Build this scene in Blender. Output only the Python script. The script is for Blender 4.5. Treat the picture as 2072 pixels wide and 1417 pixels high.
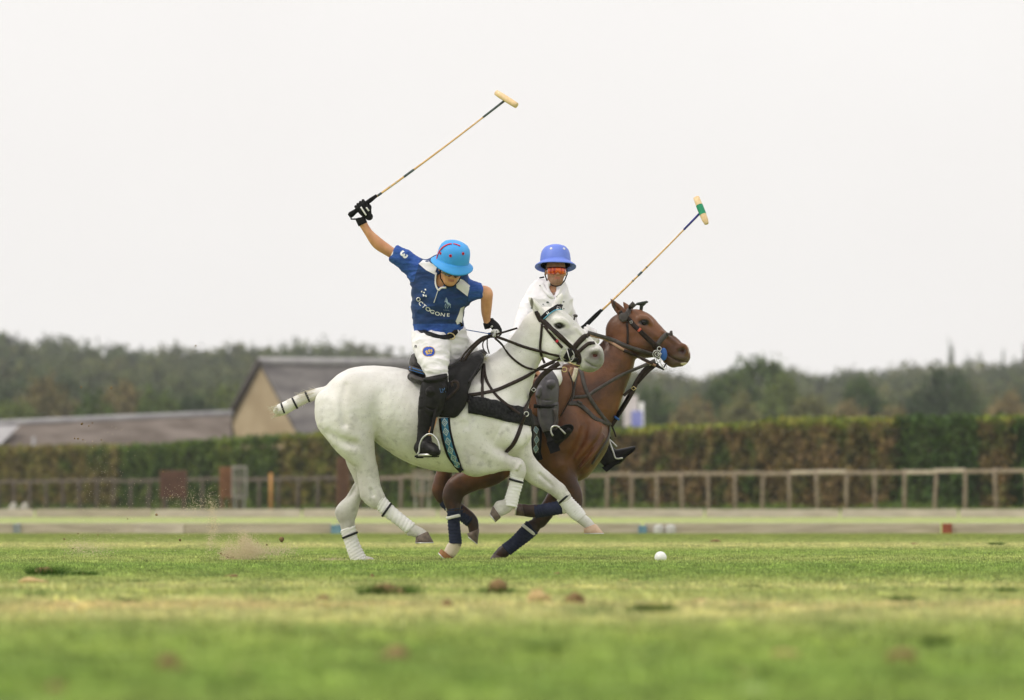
import bpy, bmesh, math, random
import numpy as np
from mathutils import Vector, Matrix, Euler, noise as mnoise
from mathutils.bvhtree import BVHTree
from mathutils.geometry import delaunay_2d_cdt

# ------------------------------------------------------------------ camera, world, sun, exposure
for o in list(bpy.data.objects): bpy.data.objects.remove(o)
scn = bpy.context.scene
COL = scn.collection
FPX = 2072 * 200 / 36.0
PITCH = math.atan(321.5 / FPX)
CAMZ = 0.38
cam = bpy.data.cameras.new('camera'); camo = bpy.data.objects.new('camera', cam); COL.objects.link(camo)
camo.location = (0, 0, CAMZ); camo.rotation_euler = (math.pi / 2 + PITCH, 0, 0)
cam.sensor_width = 36; cam.lens = 200; cam.clip_end = 6000; cam.clip_start = 0.5
cam.dof.use_dof = True; cam.dof.focus_distance = 39.9; cam.dof.aperture_fstop = 3.5
scn.camera = camo

world = bpy.data.worlds.new('World'); scn.world = world; world.use_nodes = True
wn = world.node_tree; wn.nodes.clear()
wo = wn.nodes.new('ShaderNodeOutputWorld'); wb = wn.nodes.new('ShaderNodeBackground')
sky = wn.nodes.new('ShaderNodeTexSky'); sky.sky_type = 'NISHITA'; sky.sun_disc = False
SUN_EL, SUN_AZ = math.radians(50), math.radians(248)          # azimuth measured clockwise from +Y
sky.sun_elevation = SUN_EL; sky.sun_rotation = SUN_AZ
skm = wn.nodes.new('ShaderNodeVectorMath'); skm.operation = 'SCALE'; skm.inputs['Scale'].default_value = 0.10
wn.links.new(sky.outputs[0], skm.inputs[0])
# overcast layer: an even pale cloud sheet with very faint broad structure
tc = wn.nodes.new('ShaderNodeTexCoord'); nz = wn.nodes.new('ShaderNodeTexNoise')
nz.inputs['Scale'].default_value = 9.0; nz.inputs['Detail'].default_value = 3
wn.links.new(tc.outputs['Generated'], nz.inputs['Vector'])
rp = wn.nodes.new('ShaderNodeValToRGB')
rp.color_ramp.elements[0].position = 0.3; rp.color_ramp.elements[0].color = (0.935, 0.905, 0.882, 1)
rp.color_ramp.elements[1].position = 0.7; rp.color_ramp.elements[1].color = (0.975, 0.952, 0.930, 1)
wn.links.new(nz.outputs['Fac'], rp.inputs['Fac'])
mx = wn.nodes.new('ShaderNodeMix'); mx.data_type = 'RGBA'; mx.inputs['Factor'].default_value = 0.97
wn.links.new(skm.outputs[0], mx.inputs['A'])
# an overcast sky is brighter overhead than at the horizon
sxw = wn.nodes.new('ShaderNodeSeparateXYZ'); wn.links.new(tc.outputs['Generated'], sxw.inputs[0])
grw = wn.nodes.new('ShaderNodeMapRange'); grw.inputs['From Min'].default_value = 0.0; grw.inputs['From Max'].default_value = 1.0; grw.inputs['To Min'].default_value = 1.0; grw.inputs['To Max'].default_value = 1.6
wn.links.new(sxw.outputs['Z'], grw.inputs['Value'])
scw = wn.nodes.new('ShaderNodeVectorMath'); scw.operation = 'SCALE'; wn.links.new(rp.outputs[0], scw.inputs[0]); wn.links.new(grw.outputs[0], scw.inputs['Scale']); wn.links.new(scw.outputs[0], mx.inputs['B'])
wn.links.new(mx.outputs['Result'], wb.inputs['Color']); wb.inputs['Strength'].default_value = 1.0
wn.links.new(wb.outputs[0], wo.inputs['Surface'])

sl = bpy.data.lights.new('sun', 'SUN'); sl.energy = 1.5; sl.angle = math.radians(11); sl.color = (1.0, 0.94, 0.84)
so = bpy.data.objects.new('sun', sl); COL.objects.link(so)
sdir = Vector((math.sin(SUN_AZ) * math.cos(SUN_EL), math.cos(SUN_AZ) * math.cos(SUN_EL), math.sin(SUN_EL)))
so.rotation_euler = sdir.to_track_quat('Z', 'Y').to_euler()
vs = scn.view_settings; vs.view_transform = 'Standard'; vs.look = 'None'; vs.gamma = 1; vs.use_curve_mapping = False
vs.exposure = 0.0

# ------------------------------------------------------------------ helpers
rng = np.random.default_rng(7); random.seed(7)
CP, SP = math.cos(PITCH), math.sin(PITCH)
def at(px, py, Y):
    """point of the place seen in direction (px, py) of the photograph at distance Y"""
    a = (px - 1036) / FPX; b = (708.5 - py) / FPX
    d = Vector((a, CP - b * SP, SP + b * CP)); k = Y / d.y
    return Vector((d.x * k, Y, CAMZ + d.z * k))
def ray(px, py):
    a = (px - 1036) / FPX; b = (708.5 - py) / FPX
    return Vector((a, CP - b * SP, SP + b * CP)).normalized()
CAMP = Vector((0, 0, CAMZ))

def mesh_obj(name, v, f, mat=None, parent=None, smooth=True, link=True):
    me = bpy.data.meshes.new(name)
    v = np.asarray(v, dtype=np.float32)
    if isinstance(f, np.ndarray):
        n = f.shape[1]
        me.vertices.add(len(v)); me.vertices.foreach_set('co', v.ravel())
        me.loops.add(f.size); me.loops.foreach_set('vertex_index', f.ravel().astype(np.int32))
        me.polygons.add(len(f)); me.polygons.foreach_set('loop_start', np.arange(0, f.size, n, dtype=np.int32))
        me.update(calc_edges=True)
    else:
        me.from_pydata([tuple(map(float, p)) for p in v], [], f)
    me.polygons.foreach_set('use_smooth', [smooth] * len(me.polygons))
    if mat: me.materials.append(mat)
    o = bpy.data.objects.new(name, me)
    if link: COL.objects.link(o)
    if parent: o.parent = parent; o.matrix_parent_inverse = parent.matrix_basis.inverted()
    return o
def thing(name, label, cat, loc=(0, 0, 0), group=None):
    o = bpy.data.objects.new(name, None); COL.objects.link(o); o.location = loc; o.empty_display_size = .1
    o['label'] = label; o['category'] = cat
    if group: o['group'] = group
    return o
def tag(o, label=None, cat=None, group=None, kind=None):
    if label: o['label'] = label
    if cat: o['category'] = cat
    if group: o['group'] = group
    if kind: o['kind'] = kind
    return o

class MB:
    """collects simple shapes into one mesh"""
    def __init__(s): s.v = []; s.f = []
    def add(s, v, f):
        n = len(s.v); s.v += [tuple(p) for p in v]; s.f += [tuple(i + n for i in q) for q in f]; return s
    def box(s, c, d, M=None):
        x, y, z = d[0] / 2, d[1] / 2, d[2] / 2
        P = [Vector((i * x, j * y, k * z)) for i in (-1, 1) for j in (-1, 1) for k in (-1, 1)]
        P = [(M @ p if M else p) + Vector(c) for p in P]
        return s.add(P, [(0, 1, 3, 2), (4, 6, 7, 5), (0, 4, 5, 1), (2, 3, 7, 6), (0, 2, 6, 4), (1, 5, 7, 3)])
    def tube(s, pts, rad, n=8, cap=True, flat=None):
        pts = [Vector(p) for p in pts]
        if not hasattr(rad, '__len__'): rad = [rad] * len(pts)
        rings = []; up = Vector((0, 1, 0.01))
        for i, p in enumerate(pts):
            t = (pts[min(i + 1, len(pts) - 1)] - pts[max(i - 1, 0)]).normalized()
            a = t.cross(up)
            if a.length < 1e-3: a = t.cross(Vector((1, 0, 0)))
            a.normalize(); b = t.cross(a)
            rings.append([p + a * math.cos(q * 2 * math.pi / n) * rad[i] + b * math.sin(q * 2 * math.pi / n) * rad[i] * (flat or 1) for q in range(n)])
        v = [q for r in rings for q in r]; f = []
        for i in range(len(pts) - 1):
            for q in range(n):
                f.append((i * n + q, i * n + (q + 1) % n, (i + 1) * n + (q + 1) % n, (i + 1) * n + q))
        if cap: f.append(tuple(range(n - 1, -1, -1))); f.append(tuple((len(pts) - 1) * n + q for q in range(n)))
        return s.add(v, f)
    def torus(s, c, R, r, M=None, n=24, m=8, sx=1, sz=1, a0=0, a1=2 * math.pi):
        v = []; f = []; full = abs(a1 - a0 - 2 * math.pi) < 1e-6; nn = n if full else n + 1
        for i in range(nn):
            a = a0 + (a1 - a0) * i / n
            for j in range(m):
                b = 2 * math.pi * j / m
                p = Vector(((R + r * math.cos(b)) * math.cos(a) * sx, r * math.sin(b), (R + r * math.cos(b)) * math.sin(a) * sz))
                v.append((M @ p if M else p) + Vector(c))
        for i in range(n):
            for j in range(m):
                i2 = (i + 1) % nn if full else i + 1
                f.append((i * m + j, i2 * m + j, i2 * m + (j + 1) % m, i * m + (j + 1) % m))
        return s.add(v, f)
    def build(s, name, mat=None, parent=None, smooth=True):
        return mesh_obj(name, s.v, s.f, mat, parent, smooth)

def catmull(P, n=6):
    P = [np.array(p, float) for p in P]; out = []
    if len(P) < 3:
        return [P[0] + (P[-1] - P[0]) * i / n for i in range(n + 1)]
    Q = [2 * P[0] - P[1]] + P + [2 * P[-1] - P[-2]]
    for i in range(1, len(Q) - 2):
        p0, p1, p2, p3 = Q[i - 1:i + 3]
        for k in range(n):
            t = k / n
            out.append(0.5 * ((2 * p1) + (-p0 + p2) * t + (2 * p0 - 5 * p1 + 4 * p2 - p3) * t * t + (-p0 + 3 * p1 - 3 * p2 + p3) * t ** 3))
    out.append(P[-1]); return out

# ---- materials
def mat(name, col, rough=0.8, col2=None, scale=20, bump=0.0, bscale=None, spec=0.3, metal=0.0, detail=4, lo=0.35, hi=0.65, sheen=0, coat=0, trans=0, stretch=None, sss=0):
    m = bpy.data.materials.new(name); m.use_nodes = True; nt = m.node_tree; b = nt.nodes['Principled BSDF']
    b.inputs['Base Color'].default_value = (*col, 1); b.inputs['Roughness'].default_value = rough
    b.inputs['Specular IOR Level'].default_value = spec; b.inputs['Metallic'].default_value = metal
    if sheen: b.inputs['Sheen Weight'].default_value = sheen; b.inputs['Sheen Roughness'].default_value = .5
    if coat: b.inputs['Coat Weight'].default_value = coat
    if sss:
        b.inputs['Subsurface Weight'].default_value = sss; b.inputs['Subsurface Radius'].default_value = (.012, .005, .003); b.inputs['Subsurface Scale'].default_value = 1
    g = nt.nodes.new('ShaderNodeNewGeometry'); vec = g.outputs['Position']
    if stretch:
        mp = nt.nodes.new('ShaderNodeMapping'); mp.inputs['Scale'].default_value = stretch; nt.links.new(vec, mp.inputs['Vector']); vec = mp.outputs[0]
    if col2:
        n = nt.nodes.new('ShaderNodeTexNoise'); n.inputs['Scale'].default_value = scale; n.inputs['Detail'].default_value = detail
        nt.links.new(vec, n.inputs['Vector'])
        r = nt.nodes.new('ShaderNodeValToRGB'); r.color_ramp.elements[0].position = lo; r.color_ramp.elements[1].position = hi
        r.color_ramp.elements[0].color = (*col, 1); r.color_ramp.elements[1].color = (*col2, 1)
        nt.links.new(n.outputs['Fac'], r.inputs['Fac']); nt.links.new(r.outputs[0], b.inputs['Base Color'])
        m['ramp'] = r.name
    if bump:
        n2 = nt.nodes.new('ShaderNodeTexNoise'); n2.inputs['Scale'].default_value = bscale or scale * 2; n2.inputs['Detail'].default_value = 5
        nt.links.new(vec, n2.inputs['Vector'])
        bp = nt.nodes.new('ShaderNodeBump'); bp.inputs['Strength'].default_value = 1; bp.inputs['Distance'].default_value = bump
        nt.links.new(n2.outputs['Fac'], bp.inputs['Height']); nt.links.new(bp.outputs[0], b.inputs['Normal'])
    return m
def overlay(m, col, scale, lo, hi, amount=1.0, stretch=None, axis=None, detail=3):
    """mix a further colour into a material by noise, or along a world axis (axis=('Z', a, b))"""
    nt = m.node_tree; b = nt.nodes['Principled BSDF']
    g = nt.nodes.new('ShaderNodeNewGeometry'); inp = b.inputs['Base Color']
    mxx = nt.nodes.new('ShaderNodeMix'); mxx.data_type = 'RGBA'
    if inp.links:
        nt.links.new(inp.links[0].from_socket, mxx.inputs['A'])
    else: mxx.inputs['A'].default_value = inp.default_value
    mxx.inputs['B'].default_value = (*col, 1)
    vec = g.outputs['Position']
    if stretch:
        mp = nt.nodes.new('ShaderNodeMapping'); mp.inputs['Scale'].default_value = stretch; nt.links.new(vec, mp.inputs['Vector']); vec = mp.outputs[0]
    n = nt.nodes.new('ShaderNodeTexNoise'); n.inputs['Scale'].default_value = scale; n.inputs['Detail'].default_value = detail
    nt.links.new(vec, n.inputs['Vector'])
    mr = nt.nodes.new('ShaderNodeMapRange'); mr.inputs['From Min'].default_value = lo; mr.inputs['From Max'].default_value = hi; mr.inputs['To Max'].default_value = amount
    nt.links.new(n.outputs['Fac'], mr.inputs['Value']); fac = mr.outputs[0]
    if axis:
        sx = nt.nodes.new('ShaderNodeSeparateXYZ'); nt.links.new(g.outputs['Position'], sx.inputs[0])
        ar = nt.nodes.new('ShaderNodeMapRange'); ar.inputs['From Min'].default_value = axis[1]; ar.inputs['From Max'].default_value = axis[2]
        ar.interpolation_type = 'SMOOTHSTEP'
        nt.links.new(sx.outputs[axis[0]], ar.inputs['Value'])
        mu = nt.nodes.new('ShaderNodeMath'); mu.operation = 'MULTIPLY'; nt.links.new(fac, mu.inputs[0]); nt.links.new(ar.outputs[0], mu.inputs[1]); fac = mu.outputs[0]
    nt.links.new(fac, mxx.inputs['Factor']); nt.links.new(mxx.outputs['Result'], inp)
    return m

def spot(m, centre, rad, col, soft=.35, amount=1.0, nscale=45, namp=.5):
    """a patch of differently pigmented skin or hair round a point of the body, with an uneven edge"""
    nt = m.node_tree; b = nt.nodes['Principled BSDF']; inp = b.inputs['Base Color']; g = nt.nodes.new('ShaderNodeNewGeometry')
    s1 = nt.nodes.new('ShaderNodeVectorMath'); s1.operation = 'SUBTRACT'; s1.inputs[1].default_value = centre; nt.links.new(g.outputs['Position'], s1.inputs[0])
    s2 = nt.nodes.new('ShaderNodeVectorMath'); s2.operation = 'DIVIDE'; s2.inputs[1].default_value = rad; nt.links.new(s1.outputs[0], s2.inputs[0])
    s3 = nt.nodes.new('ShaderNodeVectorMath'); s3.operation = 'LENGTH'; nt.links.new(s2.outputs[0], s3.inputs[0])
    n = nt.nodes.new('ShaderNodeTexNoise'); n.inputs['Scale'].default_value = nscale; nt.links.new(g.outputs['Position'], n.inputs['Vector'])
    ma = nt.nodes.new('ShaderNodeMath'); ma.operation = 'MULTIPLY_ADD'; ma.inputs[1].default_value = namp; nt.links.new(n.outputs['Fac'], ma.inputs[0]); nt.links.new(s3.outputs['Value'], ma.inputs[2])
    mr = nt.nodes.new('ShaderNodeMapRange'); mr.interpolation_type = 'SMOOTHSTEP'; mr.inputs['From Min'].default_value = 1 + namp * .5 - soft; mr.inputs['From Max'].default_value = 1 + namp * .5 + soft; mr.inputs['To Min'].default_value = amount; mr.inputs['To Max'].default_value = 0
    nt.links.new(ma.outputs[0], mr.inputs['Value']); mxx = nt.nodes.new('ShaderNodeMix'); mxx.data_type = 'RGBA'
    if inp.links: nt.links.new(inp.links[0].from_socket, mxx.inputs['A'])
    else: mxx.inputs['A'].default_value = inp.default_value
    mxx.inputs['B'].default_value = (*col, 1); nt.links.new(mr.outputs[0], mxx.inputs['Factor']); nt.links.new(mxx.outputs['Result'], inp)
# ---- numpy value noise
def vnoise(P, scale=1.0, seed=0, octaves=2):
    P = np.asarray(P, dtype=np.float64) * scale; out = np.zeros(len(P)); amp = 1; tot = 0
    for o in range(octaves):
        Q = P * (2 ** o) + seed * 17.31 + o * 5.7
        i = np.floor(Q).astype(np.int64); f = Q - i; f = f * f * (3 - 2 * f)
        def h(a, b, c):
            n = (a * 73856093) ^ (b * 19349663) ^ (c * 83492791); n = (n ^ (n >> 13)) * 1274126177
            return ((n ^ (n >> 16)) & 0xffff) / 65535.0
        r = 0
        for a in (0, 1):
            for b in (0, 1):
                for c in (0, 1):
                    w = (f[:, 0] if a else 1 - f[:, 0]) * (f[:, 1] if b else 1 - f[:, 1]) * (f[:, 2] if c else 1 - f[:, 2])
                    r = r + w * h(i[:, 0] + a, i[:, 1] + b, i[:, 2] + c)
        out += amp * (r - .5); tot += amp; amp *= .5
    return out / tot * 2

# ---- signed distance modelling with smooth unions, meshed by surface nets
class SDF:
    def __init__(s, lo, hi, res):
        s.res = res; s.lo = np.array(lo, float)
        n = [int(math.ceil((hi[i] - lo[i]) / res)) + 1 for i in range(3)]
        s.ax = [(lo[i] + res * np.arange(n[i])).astype(np.float32) for i in range(3)]
        s.F = np.full(n, 0.5, np.float32)
    def box(s, lo, hi):
        r = []
        for i in range(3):
            a = int(max(0, math.floor((lo[i] - s.lo[i]) / s.res))); b = int(min(len(s.ax[i]), math.ceil((hi[i] - s.lo[i]) / s.res) + 1))
            r.append((a, max(a, b)))
        return r
    def merge(s, B, C, k, op):
        sl_ = tuple(slice(a, b) for a, b in B); A = s.F[sl_]
        if op == 'sub': A, C = -A, C
        if k > 0:
            h = np.maximum(k - np.abs(A - C), 0) / k; R = np.minimum(A, C) - h * h * k * .25
        else: R = np.minimum(A, C)
        s.F[sl_] = -R if op == 'sub' else R
    def chain(s, st, k=.03, n=4, op='add'):
        """st: (x, y, z, r in the picture plane, r in depth)"""
        st = catmull(st, n) if len(st) > 1 else [np.array(st[0], float)] * 2
        st = np.array(st); m = k + s.res * 2.5
        R = np.maximum(st[:, 3], st[:, 4]) + m
        lo = (st[:, :3] - R[:, None]).min(0); hi = (st[:, :3] + R[:, None]).max(0)
        B = s.box(lo, hi)
        if any(b <= a for a, b in B): return s
        C = np.full([b - a for a, b in B], 0.5, np.float32)
        for i in range(len(st) - 1):
            a, b = st[i], st[i + 1]; rr = max(R[i], R[i + 1])
            bb = s.box(np.minimum(a[:3], b[:3]) - rr, np.maximum(a[:3], b[:3]) + rr)
            bb = [(max(p, P), min(q, Q)) for (p, q), (P, Q) in zip(bb, B)]
            if any(q <= p for p, q in bb): continue
            X = (s.ax[0][bb[0][0]:bb[0][1]] - a[0])[:, None, None]
            Y = (s.ax[1][bb[1][0]:bb[1][1]] - a[1])[None, :, None]
            Z = (s.ax[2][bb[2][0]:bb[2][1]] - a[2])[None, None, :]
            d = (b - a).astype(np.float32); L = max(float(d[:3] @ d[:3]), 1e-9)
            t = np.clip((X * d[0] + Y * d[1] + Z * d[2]) / L, 0, 1)
            vx = X - t * d[0]; vy = Y - t * d[1]; vz = Z - t * d[2]
            rp = np.maximum(a[3] + t * d[3], 1e-4); ry = np.maximum(a[4] + t * d[4], 1e-4)
            dp = vx * vx + vz * vz + 1e-9; vy *= vy
            v = np.sqrt(dp + vy); q = np.sqrt(dp / (rp * rp) + vy / (ry * ry))
            D = v - v / q
            sl_ = tuple(slice(bb[j][0] - B[j][0], bb[j][1] - B[j][0]) for j in range(3))
            np.minimum(C[sl_], D, out=C[sl_])
        s.merge(B, C, k, op); return s
    def ell(s, c, r, M=None, k=.02, op='add'):
        """ellipsoid with centre c, radii r and rotation M (3x3)"""
        rr = max(r) + k + s.res * 2.5; c = np.array(c, float)
        bb = s.box(c - rr, c + rr)
        if any(q <= p for p, q in bb): return s
        X = (s.ax[0][bb[0][0]:bb[0][1]] - c[0])[:, None, None]
        Y = (s.ax[1][bb[1][0]:bb[1][1]] - c[1])[None, :, None]
        Z = (s.ax[2][bb[2][0]:bb[2][1]] - c[2])[None, None, :]
        M = M if M is not None else Matrix.Identity(3)
        q = 0; 
        for j in range(3):
            u = M[0][j] * X + M[1][j] * Y + M[2][j] * Z
            q = q + (u / r[j]) ** 2
        q = np.sqrt(q + 1e-6); v = np.sqrt(X * X + Y * Y + Z * Z + 1e-9)
        s.merge(bb, (v - v / q).astype(np.float32), k, op); return s
    def cut(s, p, n, k=0.0, lo=None, hi=None):
        """keep the side n points away from (inside a box, if given)"""
        n = np.array(n, float); n /= np.linalg.norm(n); p = np.array(p, float)
        bb = s.box(lo, hi) if lo is not None else [(0, len(a)) for a in s.ax]
        X = (s.ax[0][bb[0][0]:bb[0][1]] - p[0])[:, None, None]
        Y = (s.ax[1][bb[1][0]:bb[1][1]] - p[1])[None, :, None]
        Z = (s.ax[2][bb[2][0]:bb[2][1]] - p[2])[None, None, :]
        sl_ = tuple(slice(a, b) for a, b in bb)
        s.F[sl_] = np.maximum(s.F[sl_], (X * n[0] + Y * n[1] + Z * n[2]).astype(np.float32)); return s
    def mesh(s):
        F = s.F; F[0] = F[-1] = .5; F[:, 0] = F[:, -1] = .5; F[:, :, 0] = F[:, :, -1] = .5
        S = F < 0
        A = np.zeros([d - 1 for d in F.shape], np.int8)
        for i in (0, 1):
            for j in (0, 1):
                for k in (0, 1):
                    A += S[i:F.shape[0] - 1 + i, j:F.shape[1] - 1 + j, k:F.shape[2] - 1 + k]
        idx = np.argwhere((A > 0) & (A < 8)); I = np.full(A.shape, -1, np.int32); I[tuple(idx.T)] = np.arange(len(idx))
        c = np.zeros((len(idx), 8), np.float32); off = [(i, j, k) for i in (0, 1) for j in (0, 1) for k in (0, 1)]
        for q, o in enumerate(off): c[:, q] = F[idx[:, 0] + o[0], idx[:, 1] + o[1], idx[:, 2] + o[2]]
        acc = np.zeros((len(idx), 3)); cnt = np.zeros(len(idx))
        for a in range(8):
            for b in range(a + 1, 8):
                if sum(abs(off[a][i] - off[b][i]) for i in range(3)) != 1: continue
                m = (c[:, a] < 0) != (c[:, b] < 0); t = c[m, a] / (c[m, a] - c[m, b])
                acc[m] += np.array(off[a]) + (np.array(off[b]) - np.array(off[a])) * t[:, None]; cnt[m] += 1
        V = (idx + acc / cnt[:, None]) * s.res + s.lo
        faces = []
        for ax in range(3):
            u, w = (ax + 1) % 3, (ax + 2) % 3
            d = [slice(None)] * 3; e = [slice(None)] * 3; d[ax] = slice(0, -1); e[ax] = slice(1, None)
            ch = S[tuple(d)] != S[tuple(e)]; q = np.argwhere(ch)
            q = q[(q[:, u] > 0) & (q[:, w] > 0) & (q[:, u] < A.shape[u]) & (q[:, w] < A.shape[w])]
            ins = S[tuple(q.T)]
            eu = np.zeros(3, int); eu[u] = 1; ew = np.zeros(3, int); ew[w] = 1
            quad = np.stack([I[tuple((q - eu - ew).T)], I[tuple((q - ew).T)], I[tuple(q.T)], I[tuple((q - eu).T)]], 1)
            quad[~ins] = quad[~ins][:, ::-1]; faces.append(quad)
        Q = np.concatenate(faces); Q = Q[(Q >= 0).all(1)]
        # light smoothing
        for it in range(2):
            acc = np.zeros_like(V); cnt = np.zeros(len(V))
            for a, b in ((0, 1), (1, 2), (2, 3), (3, 0)):
                np.add.at(acc, Q[:, a], V[Q[:, b]]); np.add.at(cnt, Q[:, a], 1)
                np.add.at(acc, Q[:, b], V[Q[:, a]]); np.add.at(cnt, Q[:, b], 1)
            V = V * .6 + acc / np.maximum(cnt, 1)[:, None] * .4
        return V, Q
def normals(V, Q):
    n = np.cross(V[Q[:, 2]] - V[Q[:, 0]], V[Q[:, 3]] - V[Q[:, 1]]); N = np.zeros_like(V)
    for a in range(4): np.add.at(N, Q[:, a], n)
    return N / np.maximum(np.linalg.norm(N, axis=1), 1e-9)[:, None]
def bvh_of(*meshes):
    V = []; Fs = []
    for v, q in meshes:
        n = len(V); V += [tuple(p) for p in np.asarray(v).tolist()]; Fs += [tuple(int(i) + n for i in r) for r in np.asarray(q).tolist()]
    return BVHTree.FromPolygons(V, Fs)
def cast(px, py, tree, Yd):
    d = ray(px, py); h = tree.ray_cast(CAMP, d) if tree else (None,) * 4
    if h[0] is None: return at(px, py, Yd), Vector((0, -1, 0)), False
    n = h[1]; n = -n if n.dot(d) > 0 else n
    return h[0], n, True

def strap(pts, w, tree, Yd, th=.006, lift=.003, smooth=3, n=5, sw=None):
    """a leather strap along photo points, lying on the surface behind it; w in metres"""
    P = catmull([(p[0], p[1], p[2] if len(p) > 2 else 0) for p in pts], n)
    pos = []; nor = []
    for p in P:
        h, nn, ok = cast(p[0], p[1], tree, Yd); y = h.y - lift if ok else Yd
        y += p[2]; pos.append([p[0], p[1], y]); nor.append(nn)
    ys = [q[2] for q in pos]
    for it in range(smooth): ys = [(ys[max(i - 1, 0)] + 2 * ys[i] + ys[min(i + 1, len(ys) - 1)]) / 4 for i in range(len(ys))]
    nor2 = [(nor[max(i - 1, 0)] + nor[i] * 2 + nor[min(i + 1, len(nor) - 1)]).normalized() for i in range(len(nor))]
    W = [at(p[0], p[1], y) for p, y in zip(pos, ys)]
    v = []; f = []; m = 6
    for i, p in enumerate(W):
        t = (W[min(i + 1, len(W) - 1)] - W[max(i - 1, 0)]).normalized(); nn = nor2[i]; s_ = t.cross(nn).normalized(); nn = s_.cross(t)
        ww = w * (sw[0] + (sw[1] - sw[0]) * i / (len(W) - 1) if sw else 1) / 2
        for a, b in ((-1, -.5), (-.8, .5), (.8, .5), (1, -.5), (.8, -1), (-.8, -1)):
            v.append(p + s_ * a * ww + nn * (b * th + th * .5))
    for i in range(len(W) - 1):
        for q in range(m): f.append((i * m + q, (i + 1) * m + q, (i + 1) * m + (q + 1) % m, i * m + (q + 1) % m))
    f.append(tuple(range(m))); f.append(tuple((len(W) - 1) * m + q for q in range(m - 1, -1, -1)))
    return v, f
def straps(name, L, mat_, parent, tree, Yd, **kw):
    mb = MB()
    for pts, w in L: mb.add(*strap(pts, w, tree, Yd, **kw))
    return mb.build(name, mat_, parent)
def patch(name, poly, tree, Yd, mat_, parent, lift=.003, step=3.0, thick=0.0):
    """a cloth or printed patch with outline poly (photo points), lying on the surface"""
    poly = [Vector(p) for p in poly]; n = len(poly); pts = list(poly)
    xs = [p.x for p in poly]; ys = [p.y for p in poly]
    def inside(x, y):
        c = False
        for i in range(n):
            a, b = poly[i], poly[i - 1]
            if (a.y > y) != (b.y > y) and x < (b.x - a.x) * (y - a.y) / (b.y - a.y) + a.x: c = not c
        return c
    x = min(xs) + step / 2
    while x < max(xs):
        y = min(ys) + step / 2
        while y < max(ys):
            if inside(x, y): pts.append(Vector((x, y)))
            y += step
        x += step
    vv, ee, ff, *_ = delaunay_2d_cdt(pts, [], [list(range(n))], 1, 1e-4)
    V = []
    for p in vv:
        h, nn, ok = cast(p.x, p.y, tree, Yd)
        V.append(h + (CAMP - h).normalized() * lift)
    return mesh_obj(name, [tuple(v) for v in V], [tuple(q) for q in ff], mat_, parent)
def letter_patch(txt, centre, h, ang, tree, Yd, sx=1.0, lift=.004, font_off=0.0):
    """mesh of one string centred on a photo point, height h in photo pixels; returns (verts, faces)"""
    cu = bpy.data.curves.new('t', 'FONT'); cu.body = txt; cu.size = 1; cu.align_x = 'CENTER'; cu.align_y = 'CENTER'; cu.offset = font_off
    cu.resolution_u = 3
    o = bpy.data.objects.new('t', cu); COL.objects.link(o)
    dg = bpy.context.evaluated_depsgraph_get(); me = o.evaluated_get(dg).to_mesh()
    co = [v.co.copy() for v in me.vertices]; fs = [tuple(p.vertices) for p in me.polygons]
    o.evaluated_get(dg).to_mesh_clear(); bpy.data.objects.remove(o); bpy.data.curves.remove(cu)
    y0 = min(c.y for c in co); y1 = max(c.y for c in co); x0 = min(c.x for c in co); x1 = max(c.x for c in co); k = h / (y1 - y0)
    out = []; ca, sa = math.cos(ang), math.sin(ang)
    for c in co:
        x = (c.x - (x0 + x1) / 2) * k * sx; y = -(c.y - (y0 + y1) / 2) * k
        X = centre[0] + x * ca - y * sa; Y = centre[1] + x * sa + y * ca
        hh, nn, ok = cast(X, Y, tree, Yd); out.append(hh + (CAMP - hh).normalized() * lift)
    return out, fs
# ------------------------------------------------------------------ the ground
def gz(y):
    y = np.asarray(y, float)
    return np.interp(y, [0, 84, 130, 142, 230, 330, 3000], [0, 0, .188, .30, .30, .8, 3.0])
def hillz(x, y):
    """terrain beyond the hedge: a long wooded rise, higher to the left"""
    x = np.asarray(x, float); y = np.asarray(y, float)
    left = np.clip((120 - x) / 240, 0.0, 1.3); u = np.clip((y - 420) / 420, 0, 1); u = u * u * (3 - 2 * u)
    return gz(y) + u * (3.5 + 7.0 * left)
def grid_mesh(xs, ys, zf):
    X, Y = np.meshgrid(xs, ys, indexing='ij'); Z = zf(X, Y)
    V = np.stack([X, Y, Z], -1).reshape(-1, 3); n, m = len(xs), len(ys)
    i, j = np.meshgrid(np.arange(n - 1), np.arange(m - 1), indexing='ij'); a = (i * m + j).ravel()
    return V, np.stack([a, a + m, a + m + 1, a + 1], 1)

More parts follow.
